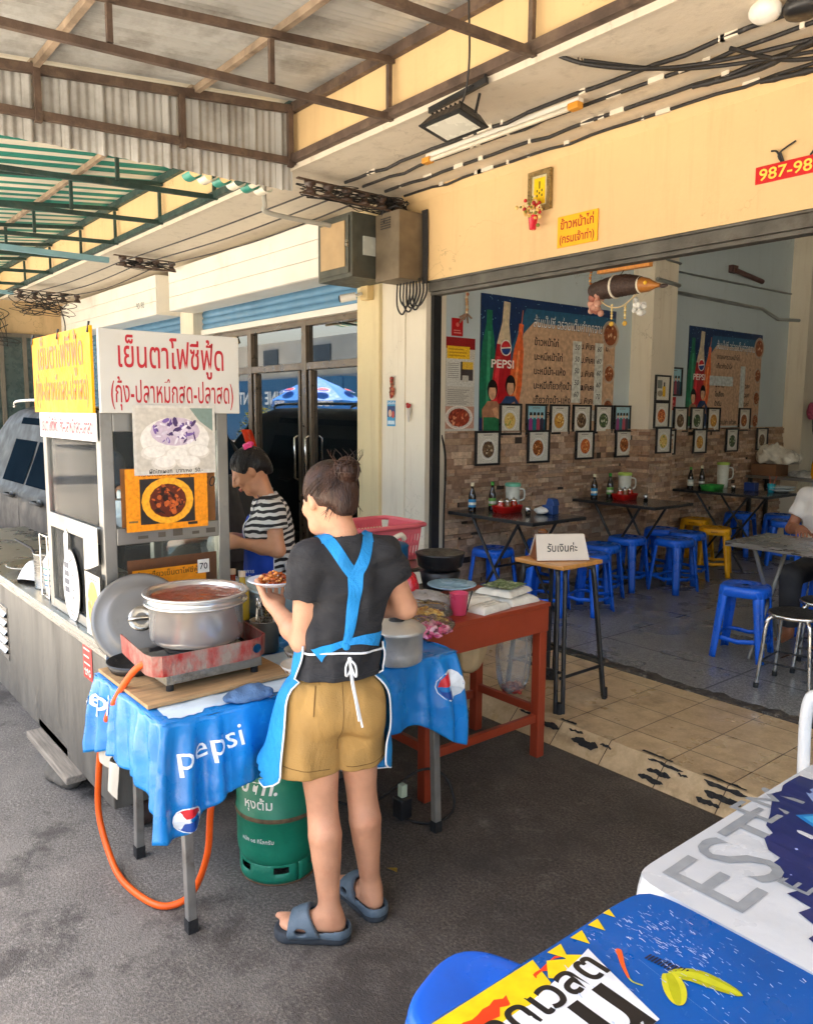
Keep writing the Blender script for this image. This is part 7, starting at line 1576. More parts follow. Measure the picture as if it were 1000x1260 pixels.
# clogs
M_clog=mat('grey_blue_rubber_clog',S(84,100,112),.6,0,.18,14,bump=.2,bs=120,dirt=.5,dirtcol=S(56,60,62),ds=10)
M_sole=mat('dark_clog_sole',S(50,56,62),.8,0,.2,20)
def clog(an,to,side):
 dr=unit((to-an)*vec(1,1,0)); sd=np.cross(dr,vec(0,0,1)); g=vec(an[0],an[1],0); c=lambda u,v,z:g+dr*u+sd*v+vec(0,0,z)
 F=Field(g-vec(.24,.24,.01),g+vec(.24,.24,.14),.0045)
 F.chain([c(-.025,0,.018),c(.06,.0,.018),c(.13,.002*side,.018)],(.045,.044,.053),k=.02); F.half((0,0,.034),(0,0,1),k=.004); F.half((0,0,.001),(0,0,-1),k=.004)
 F.cone(c(-.02,0,.034),c(.06,0,.034),.036,.034,k=.004,mode='cut')if False else None
 V,Fc=F.mesh(1)
 G=Field(g-vec(.24,.24,.01),g+vec(.24,.24,.16),.0045)
 foot=lambda Q,gr,md='add',k=.02:(Q.cone(an+vec(0,0,-.01),c(.08,0,.056),.034+gr,.030+gr,k=k,mode=md),Q.cone(c(.02,0,.045),c(.14,0,.042),.034+gr,.044+gr,k=k,flat=((0,0,1),.62),mode=md),Q.ell(c(-.022,0,.05),(.034+gr,.034+gr,.034+gr),k=k,mode=md))
 foot(G,.020); G.half(c(.128,0,0),dr,k=.004); G.half((0,0,.020),(0,0,-1),k=.003); up=unit(vec(0,0,1)-dr*1.0)
 G.half(c(.045,0,.070),unit(-dr*.75+vec(0,0,.45)),k=.006)
 foot(G,.004,'cut',.001)
 for q in(-1,1):G.ell(c(.085,q*.05,.050),(.018,.022,.011),k=.002,mode='cut')
 V2,F2=G.mesh(1)
 E_=Field(g-vec(.14,.14,.01),g+vec(.14,.14,.1),.0045); E_.chain([c(-.025,0,.03),c(.05,0,.03)],(.046,.044),k=.01); E_.chain([c(-.025,0,.05),c(.16,0,.05)],(.038,.038),k=.004,mode='cut'); E_.half((0,0,.056),vec(0,0,1)+.15*dr,k=.004); E_.half((0,0,.02),(0,0,-1),k=.004); V3,F3=E_.mesh(1)
 b=MB(); b.add(V,Fc,smooth=True,mi=1); b.add(V2,F2,smooth=True); b.add(V3,F3,smooth=True)
 o=b.build('clog',[M_clog,M_sole],P1['root'],local=True); o.matrix_local=M1
clog(J['anL'],J['toeL'],1); clog(J['anR'],J['toeR'],-1)
# the plate of food in her left hand
pc=M1@Vector((-.195,.295,1.092))+Vector((-1.98,1.40,0))
t=thing('plate','pale plate of fried food held in the left hand of the person in black','plate',tuple(pc)); b=MB(); b.lathe([(0,.0),(.045,-.002),(.05,0),(.06,.006),(.086,.016),(.09,.018),(.088,.021),(.06,.011),(0,.006)],tuple(pc),36); b.build('dish',mat('pale_lilac_china',S(206,212,224),.22),t)
rg=random.Random(21); b=MB()
for k in range(130):
 a,q=rg.uniform(0,6.28),math.sqrt(rg.random())*.062; z=.008+.04*(1-(q/.062)**2)*rg.random(); s_=rg.uniform(.006,.013); b.sphere((0,0,0),(s_,s_*.7,s_*.55),7,5,M=TR((pc.x+q*math.cos(a),pc.y+q*math.sin(a),pc.z+z),rg.uniform(0,6),rg.uniform(-.8,.8)),col=rg.choice([S(186,96,40),S(214,130,60),S(150,66,26),S(226,160,90),S(170,80,36)]))
tag(b.build('fried_food',print_mat('greasy_food',.25),t),kind='stuff')
# -- the cook in the striped shirt, in profile
J2=dict(pelvis=vec(0,.01,.80),waist=vec(0,.0,.97),chest=vec(0,.0,1.09),shL=vec(-.125,-.015,1.19),shR=vec(.125,.0,1.19),neck=vec(0,.022,1.235),head=vec(0,.098,1.385),elL=vec(-.165,-.045,1.005),wrL=vec(-.11,.145,1.035),elR=vec(.165,-.02,1.0),wrR=vec(.06,.17,1.03),hpL=vec(-.075,0,.77),hpR=vec(.075,0,.77),knL=vec(-.085,.01,.43),anL=vec(-.085,-.01,.08),knR=vec(.085,.01,.43),anR=vec(.085,-.01,.08),toeL=vec(-.1,.2,.04),toeR=vec(.1,.2,.04),look=(R(4),R(33)),w=(.135,.118,.126,.048),fl=.78,bust=True,hem=.80,cuff=.10)
def striped(name,a_,c_,per):
 m,N,L,p=mat_nodes(name); tc=N.new('ShaderNodeTexCoord').outputs['Object']; sx=N.new('ShaderNodeSeparateXYZ'); L.new(tc,sx.inputs[0])
 z=_math(N,L,'ADD',sx.outputs[2],_math(N,L,'MULTIPLY',_noise(N,L,tc,7,2),.05)); z=_math(N,L,'ADD',z,_math(N,L,'MULTIPLY',sx.outputs[1],.16))
 f=_math(N,L,'FRACT',_math(N,L,'MULTIPLY',z,1/per)); g=_ramp(N,L,f,[(.0,a_),(.46,a_),(.5,c_),(.96,c_),(1,a_)]); L.new(g,p.inputs['Base Color']); p.inputs['Roughness'].default_value=.85; _bump(N,L,p,_noise(N,L,tc,220,3),.25); return m
O2=dict(h=.0065,skin=SK2,hair_m=M_hairblack,hair='clip',strands=600,shirt_m=striped('black_white_stripes',(.018,.018,.02),(.72,.70,.67),.031),sleeve=.46,flare=.01,fold=.014,loose=.012,pant_m=mat('dark_trousers',(.025,.027,.035),.8),seed=9,lip=S(176,90,76),hands={'L':dict(d=(.25,.95,-.05),n=(.7,0,-.7),t=(.5,-.2,.8),curl=(.45,.55,.4)),'R':dict(d=(-.25,.95,-.05),n=(-.7,0,-.7),t=(-.5,-.2,.8),curl=(.45,.55,.4))},feet=True)
P2=build_person('person in striped shirt and blue apron, head bowed, with pink hair clip',(-3.5,1.98,0),(-.55,-.83),J2,O2); M2_=P2['M']
bv2=surf(P2['sV'],P2['sF'])
M_apb=mat('royal_blue_apron',S(16,66,176),.75,0,.12,7,bump=.3,bs=220)
b=MB()
def a2(u,v):
 a=R(-12)+R(204)*u; z=1.0-.45*v; d=Vector((math.cos(a),math.sin(a),0)); c=Vector((0,.01,max(z,.83))); hq=bv2.ray_cast(c+d*.6,-d)[0]; r_=(hq-c).length if hq is not None else .13; return tuple(c+d*(r_+.008+.004*math.sin(u*30)*v)+Vector((0,0,z-max(z,.83))))
b.grid(a2,44,20)
def bib2(u,v):
 x=-.095+.19*u; x*=(1-.28*v); z=.99+.17*v; hq=bv2.ray_cast(Vector((x,.8,z)),Vector((0,-1,0)))[0]; return(x,(hq.y if hq else .1)+.007,z)
b.grid(bib2,12,12); o_=b.build('apron',M_apb,P2['root'],local=True); o_.matrix_local=M2_; mo=o_.modifiers.new('thickness','SOLIDIFY'); mo.thickness=.002
b=MB()
for q in(-1,1):
 P=[bib2(.5+.5*q,1)]
 for k in range(1,9):
  u=k/8; x=q*(.07+.0*u); z=1.16+(1.262-1.16)*u; hq=bv2.ray_cast(Vector((x,.8,z)),Vector((0,-1,0)))[0]; P.append((x-q*.02*u,(hq.y if hq else .05)+.008,z+.004))
 rows=[]
 for p in P:rows+=[(p[0]-.011,p[1],p[2]),(p[0]+.011,p[1],p[2])]
 b.add(rows,[(2*i,2*i+1,2*i+3,2*i+2)for i in range(len(P)-1)],smooth=True)
b.build('apron_strap',M_apb,o_,local=True)
b=MB()
for q in(0,1):b.tube([bib2(q,v/12)for v in range(13)],.003,5); b.tube([a2(q,v/20)for v in range(21)],.003,5)
def back2(a,z):
 d=Vector((math.cos(a),math.sin(a),0)); c=Vector((0,.0,z)); hq=bv2.ray_cast(c+d*.6,-d)[0]; return c+d*(((hq-c).length if hq is not None else .12)+.004)
b.tube([back2(R(192+156*i/16),.985-.05*math.sin(PI*i/16))for i in range(17)],.004,6)
kx=back2(R(210),.93)
for pts in([(0,0,0),(-.03,-.01,.0),(-.035,-.015,-.03),(0,0,0)],[(0,0,0),(-.02,-.02,-.05),(-.015,-.02,-.1)],[(0,0,0),(.01,-.02,-.05),(.0,-.03,-.11)],[(0,0,0),(.02,-.02,.0),(.02,-.03,-.03),(0,0,0)]):b.tube(smooth_path([kx+Vector(p)for p in pts],5),.0045,6)
b.build('white_ties',M_piping,o_,local=True)
b=MB(); Mx=plane_m((-.137,.08,.86),(0,-1,0),(-1,.15,0))
for k,tx in enumerate(('ธนาคาร','ออมทรัพย์','เพื่อคุณ')):b.text(tx,.026,Mx,-.03,.03-.03*k,.012,S(220,226,236),.02)
b.build('apron_print',M_print,o_,local=True)
b=MB(); hC,hA=P2['C'],P2['A']; cp=hC+hA@vec(0,-.055,.092)
for k in range(7):
 a=-1.2+.4*k; b.tube([cp+hA@vec(.035*math.sin(a),-.02,.012*math.cos(a)),cp+hA@vec(.045*math.sin(a),.0,.022*math.cos(a)+.004),cp+hA@vec(.04*math.sin(a),.03,.012*math.cos(a))],.0055,6)
b.sphere(cp+hA@vec(-.02,.0,.02),(.026,.02,.012),10,6); b.sphere(cp+hA@vec(.02,.0,.02),(.026,.02,.012),10,6); b.sphere(cp+hA@vec(0,-.02,.018),(.02,.02,.012),10,6)
b.build('hair_clip',mat('pink_hair_clip',S(232,70,140),.35),P2['hair'],local=True)
# white plastic bag she is filling
cc=M2_@Vector((-.02,.255,1.0))+Vector((-3.5,1.98,0)); bag((cc.x,cc.y,cc.z-.05),(.06,.06,.12),'small white plastic bag in the hands of the person in the striped shirt',31,glass_mat('milk_bag',(.95,.95,.95),.2,dusty=.75),'plastic_bag',4)
# -- men behind the cart and the person at the steel table
JS=dict(pelvis=vec(0,.0,.92),waist=vec(0,.02,1.08),chest=vec(0,.05,1.24),shL=vec(-.165,.06,1.36),shR=vec(.165,.06,1.36),neck=vec(0,.08,1.41),head=vec(0,.15,1.54),elL=vec(-.2,.02,1.10),wrL=vec(-.13,.22,1.02),elR=vec(.2,.02,1.10),wrR=vec(.13,.22,1.02),hpL=vec(-.09,0,.88),hpR=vec(.09,0,.88),knL=vec(-.1,.0,.48),anL=vec(-.1,-.02,.09),knR=vec(.1,.0,.48),anR=vec(.1,-.02,.09),toeL=vec(-.12,.2,.04),toeR=vec(.12,.2,.04),look=(0,R(28)),w=(.155,.145,.16,.055),fl=.72,hem=.88,cuff=.10)
HN={'L':dict(d=(.2,.95,-.2),n=(.5,0,-.85),t=(.8,-.2,.4),h=.0045),'R':dict(d=(-.2,.95,-.2),n=(-.5,0,-.85),t=(-.8,-.2,.4),h=.0045)}
JM={k:(v*vec(1,1,.90)if isinstance(v,np.ndarray)else v)for k,v in JS.items()}; JM['hem']=.8;
build_person('person in charcoal grey T-shirt bending behind the striped shirt',(-4.28,2.12,0),(-.75,-.66),JM,dict(h=.009,skin=SK3,hair_m=M_hairblack,hair='short',strands=90,shirt_m=mat('charcoal_cotton',(.045,.047,.052),.85,0,.2,9,bump=.2,bs=220),pant_m=mat('black_trousers',(.02,.02,.022),.8),sleeve=.55,fold=.006,loose=.014,hands=HN,feet=True,seed=3,pant_r=(.1,.075)))
JN={k:(v*vec(1,1,1.0)if isinstance(v,np.ndarray)else v)for k,v in JS.items()}; JN['hem']=.88; JN['look']=(0,R(35))
build_person('person in navy T-shirt seen through the glass case of the cart',(-5.12,1.62,0),(.75,-.66),JN,dict(h=.009,skin=SK2,hair_m=M_hairblack,hair='short',strands=90,shirt_m=mat('navy_cotton',(.022,.035,.06),.85,0,.2,9,bump=.2,bs=220),pant_m=mat('black_trousers',(.02,.02,.022),.8),sleeve=.55,fold=.006,loose=.014,hands=HN,feet=True,seed=5,pant_r=(.1,.075)))
JT=dict(pelvis=vec(0,.0,.53),waist=vec(0,.02,.70),chest=vec(0,.05,.88),shL=vec(-.17,.06,1.0),shR=vec(.17,.06,1.0),neck=vec(0,.07,1.055),head=vec(0,.12,1.21),elL=vec(-.24,.12,.76),wrL=vec(-.08,.34,.80),elR=vec(.25,.10,.76),wrR=vec(.10,.34,.80),hpL=vec(-.09,.03,.50),hpR=vec(.09,.03,.50),knL=vec(-.12,.42,.48),anL=vec(-.12,.40,.09),knR=vec(.12,.42,.48),anR=vec(.12,.40,.09),toeL=vec(-.13,.6,.04),toeR=vec(.13,.6,.04),look=(R(-10),R(12)),w=(.16,.155,.165,.055),fl=.74,hem=.45,cuff=.12)
build_person('seated person in white T-shirt leaning on the grey steel table',(-2.36,5.86,.1),(.1,-1),JT,dict(h=.009,skin=SK3,hair_m=M_hairblack,hair='short',strands=90,shirt_m=mat('white_cotton',S(214,210,204),.85,0,.06,9,bump=.3,bs=200),pant_m=mat('dark_grey_trousers',(.03,.03,.035),.8),sleeve=.6,fold=.007,loose=.016,hands={'L':dict(d=(.3,.9,-.1),n=(.1,0,-1),t=(.9,-.2,.1),h=.0045),'R':dict(d=(-.3,.9,-.1),n=(-.1,0,-1),t=(-.9,-.2,.1),h=.0045)},feet=True,seed=8,pant_r=(.095,.075)))
copy_tree(blue,(-2.36,5.82,.1),.1,'blue stool under the seated person in white')
# == things on the fascia and under the slab
def sign(name,lab,cat,x0,x1,z0,z1,col,lines,m=None,y=4.045,th=.01):
 t=thing(name,lab,cat,((x0+x1)/2,y,z0)); b=MB(); b.box(x0,x1,y-th,y,z0,z1); b.build('board',m or mat(name+'_board',col,.45,0,.05,5),t,bevel=.0015)
 b=MB(); Mx=plane_m(((x0+x1)/2,y-th-.001,(z0+z1)/2),(1,0,0),(0,-1,0))
 for tx,sz,yy,c,bo,wd in lines:b.text(tx,sz,Mx,0,yy,0,c,bo,wid=wd)
 b.build('lettering',M_print,t); return t
sign('shop_sign','yellow sign with brown red lettering on the yellow fascia','sign',-3.42,-3.11,2.725,2.915,S(250,186,26),[('ข้าวหน้าไก่',.078,.015,S(176,58,30),.022,.26),('(กรมเจ้าท่า)',.07,-.07,S(176,58,30),.02,.27)])
hs=sign('house_number_sign','red sign with yellow house numbers tied up on the fascia','sign',-2.13,-1.78,2.845,2.93,S(206,22,28),[('987-989',.08,-.028,S(250,214,90),.012,.31)],th=.006)
b=MB()
for P in([(-2.0,4.04,2.93),(-2.01,4.03,2.97),(-1.93,4.03,3.01)],[(-2.0,4.04,2.93),(-2.02,4.03,2.98),(-2.05,4.03,2.99)],[(-1.99,4.04,2.93),(-2.0,4.02,2.975)]):b.tube(smooth_path(P,4),.005,6)
for P in([(-1.86,4.04,2.93),(-1.75,4.03,3.02),(-1.5,4.04,3.05)],):b.tube(smooth_path(P,5),.005,6)
b.build('tie_wire',M_cable,hs)
t=thing('wall_shrine','ornate framed yellow picture with a red pot of flowers on the fascia','shrine',(-3.575,4.03,2.86)); x0,x1,z0,z1=-3.67,-3.48,2.985,3.235
b=MB()
for a0,a1,c0,c1 in((x0,x1,z1-.03,z1),(x0,x1,z0,z0+.03),(x0,x0+.03,z0+.031,z1-.031),(x1-.03,x1,z0+.031,z1-.031)):b.box(a0,a1,4.02,4.048,c0,c1)
for k in range(9):b.sphere((x0+.012,4.018,z0+.03+k*.025),.008,6,4); b.sphere((x1-.012,4.018,z0+.03+k*.025),.008,6,4)
b.build('frame',mat('dull_gold_frame',S(150,128,84),.45,.5,.3,40,bump=.5),t)
b=MB(); Mx=plane_m((-3.575,4.03,3.11),(1,0,0),(0,-1,0)); b.rect(-.066,-.096,.066,.096,Mx,0,S(206,196,160)); b.rect(-.048,-.085,.048,.08,Mx,.0004,S(240,198,20))
for k,(u,v)in enumerate([(0,.05),(0,.02),(-.02,0),(.02,0),(-.02,-.03),(.02,-.03),(0,.035),(0,-.015)]):b.rect(u-.006,v-.008,u+.006,v+.008,Mx,.0008,S(90,90,30))
b.build('picture',M_print,t)
b=MB(); b.lathe([(.018,0),(.022,.004),(.032,.085),(.034,.088)],(-3.585,3.985,2.86),16,cap0=True); b.build('flower_pot',mat('glossy_red_pot',S(206,30,50),.25,0,.1),t)
rg=random.Random(6); b=MB()
for k in range(70):b.sphere((-3.585+rg.gauss(0,.038),3.98+rg.gauss(0,.015),2.985+rg.gauss(0,.032)),rg.uniform(.006,.015),7,5,col=rg.choice([S(236,206,130),S(200,40,44),S(226,180,100),S(240,220,170),S(170,30,36),S(120,130,50)]))
b.build('flowers',M_printmatt,t)
# floodlight
t=thing('floodlight','black floodlight hanging below the canopy edge on a cable','floodlight',(-3.2,2.93,3.12)); fc=Vector((-3.2,2.93,3.19)); T=Matrix.Translation(fc)@Matrix.Rotation(R(-12),4,'X')@Matrix.Scale(.78,4)
b=MB(); b.add([(-.20,-.13,-.03),(.20,-.13,-.03),(.20,.13,-.03),(-.20,.13,-.03),(-.15,-.09,.04),(.15,-.09,.04),(.15,.09,.04),(-.15,.09,.04)],[(4,5,6,7),(0,1,5,4),(1,2,6,5),(2,3,7,6),(3,0,4,7),(0,3,2,1)],M=T); b.box(-.205,.205,-.135,.135,-.042,-.031,M=T)
for k in range(7):b.box(-.15+.045*k,-.145+.045*k,-.085,.085,.041,.065,M=T)
b.build('housing',M_black,t,bevel=.004); b=MB(); b.box(-.16,.16,-.1,.1,-.046,-.043,M=T); b.build('lens',mat('frosted_lens',S(216,214,200),.25,0,.06),t)
b=MB(); b.tube([T@Vector(p)for p in((-.205,0,0),(-.215,0,.09))],.008,6); b.tube([T@Vector(p)for p in((.205,0,0),(.215,0,.12))],.008,6); b.bar((-3.42,2.95,3.305),(-2.98,2.95,3.33),.02,.03); b.tube([(-3.0,2.95,3.33),(-3.0,2.96,3.39)],.008,6); b.build('bracket',M_black,t)
b=MB(); b.tube(smooth_path([(-3.2,2.95,3.24),(-3.12,2.93,3.3),(-3.06,2.90,3.45),(-3.03,2.86,3.72)],5),.006,6); b.build('cord',M_cable,t)
# fluorescent tube
t=thing('tube_light','unlit fluorescent tube with orange end caps under the slab','lamp',(-3.47,3.5,3.3)); b=MB(); b.box(-4.08,-2.84,3.49,3.53,3.32,3.344); b.build('batten',M_white,t); b=MB(); b.tube([(-4.04,3.5,3.305),(-2.90,3.5,3.305)],.014,10); b.build('tube',mat('dusty_tube',S(214,208,190),.35),t)
for x in(-4.07,-2.87):b=MB(); b.box(x-.035,x+.035,3.475,3.525,3.288,3.322); b.build('end_cap',mat('orange_end_cap',S(216,150,50),.5),t,bevel=.004)
# cables clipped to the soffit
rg=random.Random(14)
for k,(y,r,lab)in enumerate([(3.43,.011,'first black cable clipped under the slab, nearest the street'),(3.585,.010,'second black cable clipped under the slab, behind the fluorescent tube'),(3.79,.011,'third black cable clipped under the slab'),(3.985,.009,'black cable along the top of the yellow fascia')]):
 t=thing('cable',lab,'cable',(-2,y,3.33),0,'black cables clipped under the slab'); b=MB(); P=[(x_*.16-4.9,y+rg.uniform(-.006,.006),3.333-.004*rg.random()-(.012 if i%7==3 else 0))for i,x_ in enumerate(range(44))]; b.tube(P,r,7); b.build('sheath',M_cable,t)
 b=MB()
 for q in range(16):x=-4.8+rg.uniform(0,5.5); b.box(x,x+rg.choice([.02,.04,.09]),y-r*.9,y+r*.9,3.333-r*1.35,3.344)
 b.build('paint_speck',mat('white_paint_fleck',S(220,212,196),.7),t)
 # cable tangles
def tangle(name,lab,c,r,n,seed,rad=.007,ln=6):
 rg=random.Random(seed); b=MB()
 for k in range(n):
  p=Vector((c[0]+rg.uniform(-1,1)*r[0],c[1]+rg.uniform(-1,1)*r[1],c[2]+rg.uniform(-1,1)*r[2])); P=[p]
  for j in range(ln):p=Vector((c[0]+rg.uniform(-1,1)*r[0],c[1]+rg.uniform(-1,1)*r[1],c[2]+rg.uniform(-1,1)*r[2])); P.append(p)
  b.tube(smooth_path(P,5),rad*rg.uniform(.5,1.2),6)
 return tag(b.build(name,M_cable),lab,'cables')
def rack(x,y0,y1,z,lab,n=5):
 t=thing('cable_rack',lab,'cable rack',(x,(y0+y1)/2,z),0,'iron cable racks with spool insulators'); b=MB(); b.bar((x,y0,z+.05),(x,y1,z+.05),.03,.01); b.bar((x+.06,y0,z-.06),(x+.06,y1,z-.06),.012,.012); b.build('rail',M_rust,t)
 for k in range(n):
  y=y0+.06+(y1-y0-.12)*k/(n-1); b=MB(); b.tube([(x,y,z+.05),(x+.06,y,z-.06)],.008,6); b.lathe([(.012,-.05),(.042,-.045),(.042,-.025),(.022,-.012),(.022,.008),(.042,.02),(.042,.04),(.012,.045)],(x+.04,y+.02,z-.01),14); b.build('spool_insulator',mat('brown_porcelain',S(70,54,46),.35,0,.3,20),t)
 return t
rack(-4.93,3.04,3.95,3.25,'iron rack of brown spool insulators above the grey meter boxes',6); tangle('cable_tangle','black cable tangle round the insulator rack above the meter boxes',(-4.92,3.5,3.23),(.08,.48,.06),10,3,.006); tangle('cable_tangle','dense black cable knot at the corner where fascia meets slab',(-4.93,3.92,3.17),(.09,.12,.12),16,5)
rack(-8.6,3.04,3.7,3.26,'iron rack of insulators over the gap between the white shutter boxes',4); tangle('cable_tangle','cable tangle on the rack over the gap between the shutter boxes',(-8.58,3.4,3.24),(.07,.3,.05),5,7,.006)
rack(-11.6,2.75,3.6,3.22,'iron rack of insulators near the far end of the row',5); tangle('cable_tangle','cable tangle at the far end of the row above the beige building',(-11.6,3.1,3.1),(.2,.4,.16),8,8,.006); tangle('cable_tangle','cables hanging in front of the beige end building',(-13.2,2.7,2.9),(.15,.4,.3),9,9,.007)
b=MB()
for k in range(3):b.tube(smooth_path([(-4.93,3.2+.2*k,3.24),(-6.5,3.1+.2*k,3.2-.02*k),(-8.6,3.1+.2*k,3.24)],10),.006,6)
for k in range(3):b.tube(smooth_path([(-8.6,3.1+.2*k,3.24),(-10,3.0+.2*k,3.19-.02*k),(-11.6,2.9+.2*k,3.21)],10),.006,6)
b.tube(smooth_path([(-11.6,3.3,3.2),(-12.3,3.6,2.9),(-12.9,3.7,2.6),(-13.1,3.72,2.2)],8),.008,6); tag(b.build('overhead_cables',M_cable),'black cables strung between the insulator racks under the slab','cables')
b=MB(); b.tube(smooth_path([(-5.35,3.02,3.36),(-5.35,3.02,3.2),(-5.36,3.1,3.14),(-5.3,3.9,3.12)],6),.018,8); tag(b.build('conduit_pipe',mat('grey_pvc',S(170,168,160),.5)),'grey plastic conduit bending under the slab beside the rack','pipe')
# thick bundles at the upper right
b=MB()
def lumpy(P,r,n=8):P=smooth_path(P,10); rg=random.Random(len(P)); b.tube(P,[r*rg.uniform(.75,1.25)for _ in P],n)
lumpy([(-2.35,3.78,3.32),(-2.0,3.78,3.30),(-1.6,3.6,3.27),(-1.0,3.5,3.24),(.2,3.5,3.26)],.014); lumpy([(-2.1,3.98,3.32),(-1.75,3.97,3.29),(-1.2,3.9,3.27),(.3,3.9,3.28)],.016)
b.tube(smooth_path([(-2.62,3.05,3.36),(-2.5,3.12,3.30),(-2.35,3.3,3.28),(-2.2,3.5,3.30),(-1.9,3.62,3.3),(-1.4,3.65,3.27)],8),.010,7); b.tube(smooth_path([(-2.5,3.1,3.31),(-2.25,3.5,3.30),(-1.8,3.72,3.28),(-1.3,3.85,3.26)],8),.009,7)
b.tube(smooth_path([(-2.0,3.5,3.31),(-1.85,3.75,3.28),(-1.6,3.9,3.28)],8),.010,7); tag(b.build('cable_bundle',M_cable),'thick taped black cable bundles sagging at the upper right of the slab','cables')
t=thing('ceiling_lamp','white round lamp base under the slab at the upper right','lamp',(-1.78,3.36,3.28)); b=MB(); b.sphere((-1.74,3.30,3.31),(.065,.065,.045),20,10); b.build('shade',M_white,t); b=MB(); b.lathe([(.06,-.03),(.075,.0),(.06,.03)],(-1.62,3.36,3.3),16,cap0=True); b.build('socket',M_black,t)
b=MB()
for x,y in((-3.35,3.12),(-2.55,3.12),(-3.6,3.2)):b.tube(smooth_path([(x,y,3.345),(x+.01,y,3.31),(x+.03,y,3.31),(x+.02,y,3.335)],3),.004,5)
tag(b.build('wire_hooks',M_rust),'small rusty wire hooks in the slab underside','hooks')
# meter boxes
M_box=mat('dark_olive_metal',S(82,84,76),.55,.3,.2,8,bump=.1,dirt=.5,dirtcol=S(110,98,80),ds=6)
t=thing('meter_box','dark grey meter cabinet with a tan glass door panel','meter box',(-5.29,3.8,2.7)); b=MB(); b.box(-5.53,-5.06,3.6,3.98,2.71,3.19); b.build('cabinet',M_box,t,bevel=.006); b=MB(); b.box(-5.50,-5.09,3.585,3.599,2.74,3.165); d_=b.build('door',M_box,t,bevel=.004); b=MB(); b.box(-5.46,-5.13,3.578,3.586,2.79,3.13); b.build('tan_panel',mat('sun_bleached_panel',S(176,150,112),.5,0,.1,6),d_); b=MB(); b.box(-5.11,-5.09,3.57,3.586,2.93,2.98); b.build('latch',M_steel,d_)
b=MB(); b.box(-5.059,-5.045,3.7,3.85,2.88,3.02); b.build('meter_window',mat('meter_face',S(190,196,190),.2),t)
t=thing('meter_box','taller brown grey meter cabinet fixed to the pilaster next to the fascia','meter box',(-4.9,3.9,2.66)); b=MB(); b.box(-5.03,-4.74,3.8,4.04,2.68,3.18); b.build('cabinet',mat('brown_grey_metal',S(116,104,86),.55,.3,.2,7,dirt=.4,dirtcol=S(80,66,50)),t,bevel=.006)
b=MB()
for k in range(5):b.box(-4.96,-4.84,3.794,3.799,3.06+.018*k,3.068+.018*k)
b.build('vent_slots',M_black,t)
b=MB(); rg=random.Random(2)
for k in range(6):x=-4.98+.04*k; b.tube(smooth_path([(x,3.98,2.69),(x+.01,3.97,2.56-.05*rg.random()),(x+.07,3.98,2.50-.06*rg.random()),(x+.14,3.99,2.58),(x+.12,4.0,2.70)],6),.007,6)
tag(b.build('cable_loops',M_cable),'black cables looping below the brown grey meter cabinet','cables')
b=MB()
for k in range(5):b.tube(smooth_path([(-4.74+.012*k,4.03,3.2),(-4.735+.012*k,4.035,2.95),(-4.74+.012*k,4.035,2.66)],4),.008,6)
tag(b.build('cable_run',M_cable),'vertical black cables between the meter cabinet and the yellow fascia','cables')
t=thing('security_camera','small white security camera on a cream junction box','camera',(-5.33,3.9,2.6)); b=MB(); b.box(-5.44,-5.34,3.95,4.018,2.6,2.72); b.build('junction_box',mat('cream_box',S(222,196,140),.5),t,bevel=.006); b=MB(); b.tube([(-5.40,3.94,2.65),(-5.42,3.86,2.62)],.012,8); b.tube([(-5.40,3.88,2.625),(-5.48,3.78,2.60)],.032,14); b.build('camera_body',M_white,t); b=MB(); b.tube([(-5.481,3.779,2.60),(-5.486,3.774,2.599)],.026,14); b.build('lens',M_black,t)
# stickers on the pilasters
Mx=plane_m((-5.14,YF-.001,1.67),(1,0,0),(0,-1,0)); b=MB(); b.rect(-.055,-.105,.055,.105,Mx,0,S(60,150,196)); b.rect(-.05,-.03,.05,.06,Mx,.0005,S(36,60,110)); b.disc(-.015,.0,.022,.03,Mx,.001,S(214,180,150)); b.disc(.025,-.01,.018,.03,Mx,.001,S(190,80,60)); b.rect(-.045,-.09,.045,-.06,Mx,.0005,S(210,226,236)); b.text('โปรโมชั่น',.03,Mx,0,.075,.0006,S(240,240,240),.01); tag(b.build('sticker',M_print),'small blue poster stuck on the cream pilaster','sticker')
b=MB(); rg=random.Random(4)
for k in range(20):z=1.80+.16*k/20; b.sphere((-5.11+rg.uniform(-.018,.018)*(1.2-k/24),YF-.02,z),rg.uniform(.010,.018),7,5,col=rg.choice([S(150,50,40),S(190,110,80),S(120,70,50)]))
tag(b.build('dried_flowers',M_printmatt),'dried reddish flower garland hanging on the cream pilaster above the blue poster','flowers')
b=MB(); b.lathe([(.006,0),(.02,.11),(.021,.112)],(-4.9,YF-.012,1.60),12,col=S(206,200,190));
for k in range(6):b.sphere((-4.9+rg.uniform(-.014,.014),YF-.015,1.725+rg.uniform(-.01,.02)),.014,8,5,col=S(176,40,36))
tag(b.build('flower_holder',M_print),'tiny white cone with red flowers on the column by the opening','flower holder')
M_=wallM(4.2,1.70,0); Mx=plane_m((-4.737,4.215,1.70),(0,1,0),(1,0,0)); Mx=plane_m((-4.6895,YF+.10,1.70),(0,1,0),(1,0,0)); b=MB(); Mx=plane_m((-4.7385,4.225,1.70),(0,1,0),(1,0,0)); b.rect(-.05,-.07,.05,.07,Mx,0,S(210,222,220)); b.disc(.01,.0,.028,.03,Mx,.0005,S(60,140,110)); b.disc(-.02,.01,.014,.014,Mx,.0008,S(190,60,50)); b.rect(-.04,.045,.04,.055,Mx,.0005,S(80,120,130)); tag(b.build('sticker',M_print),'small pale green sticker on the inner jamb left of the flyer','sticker')
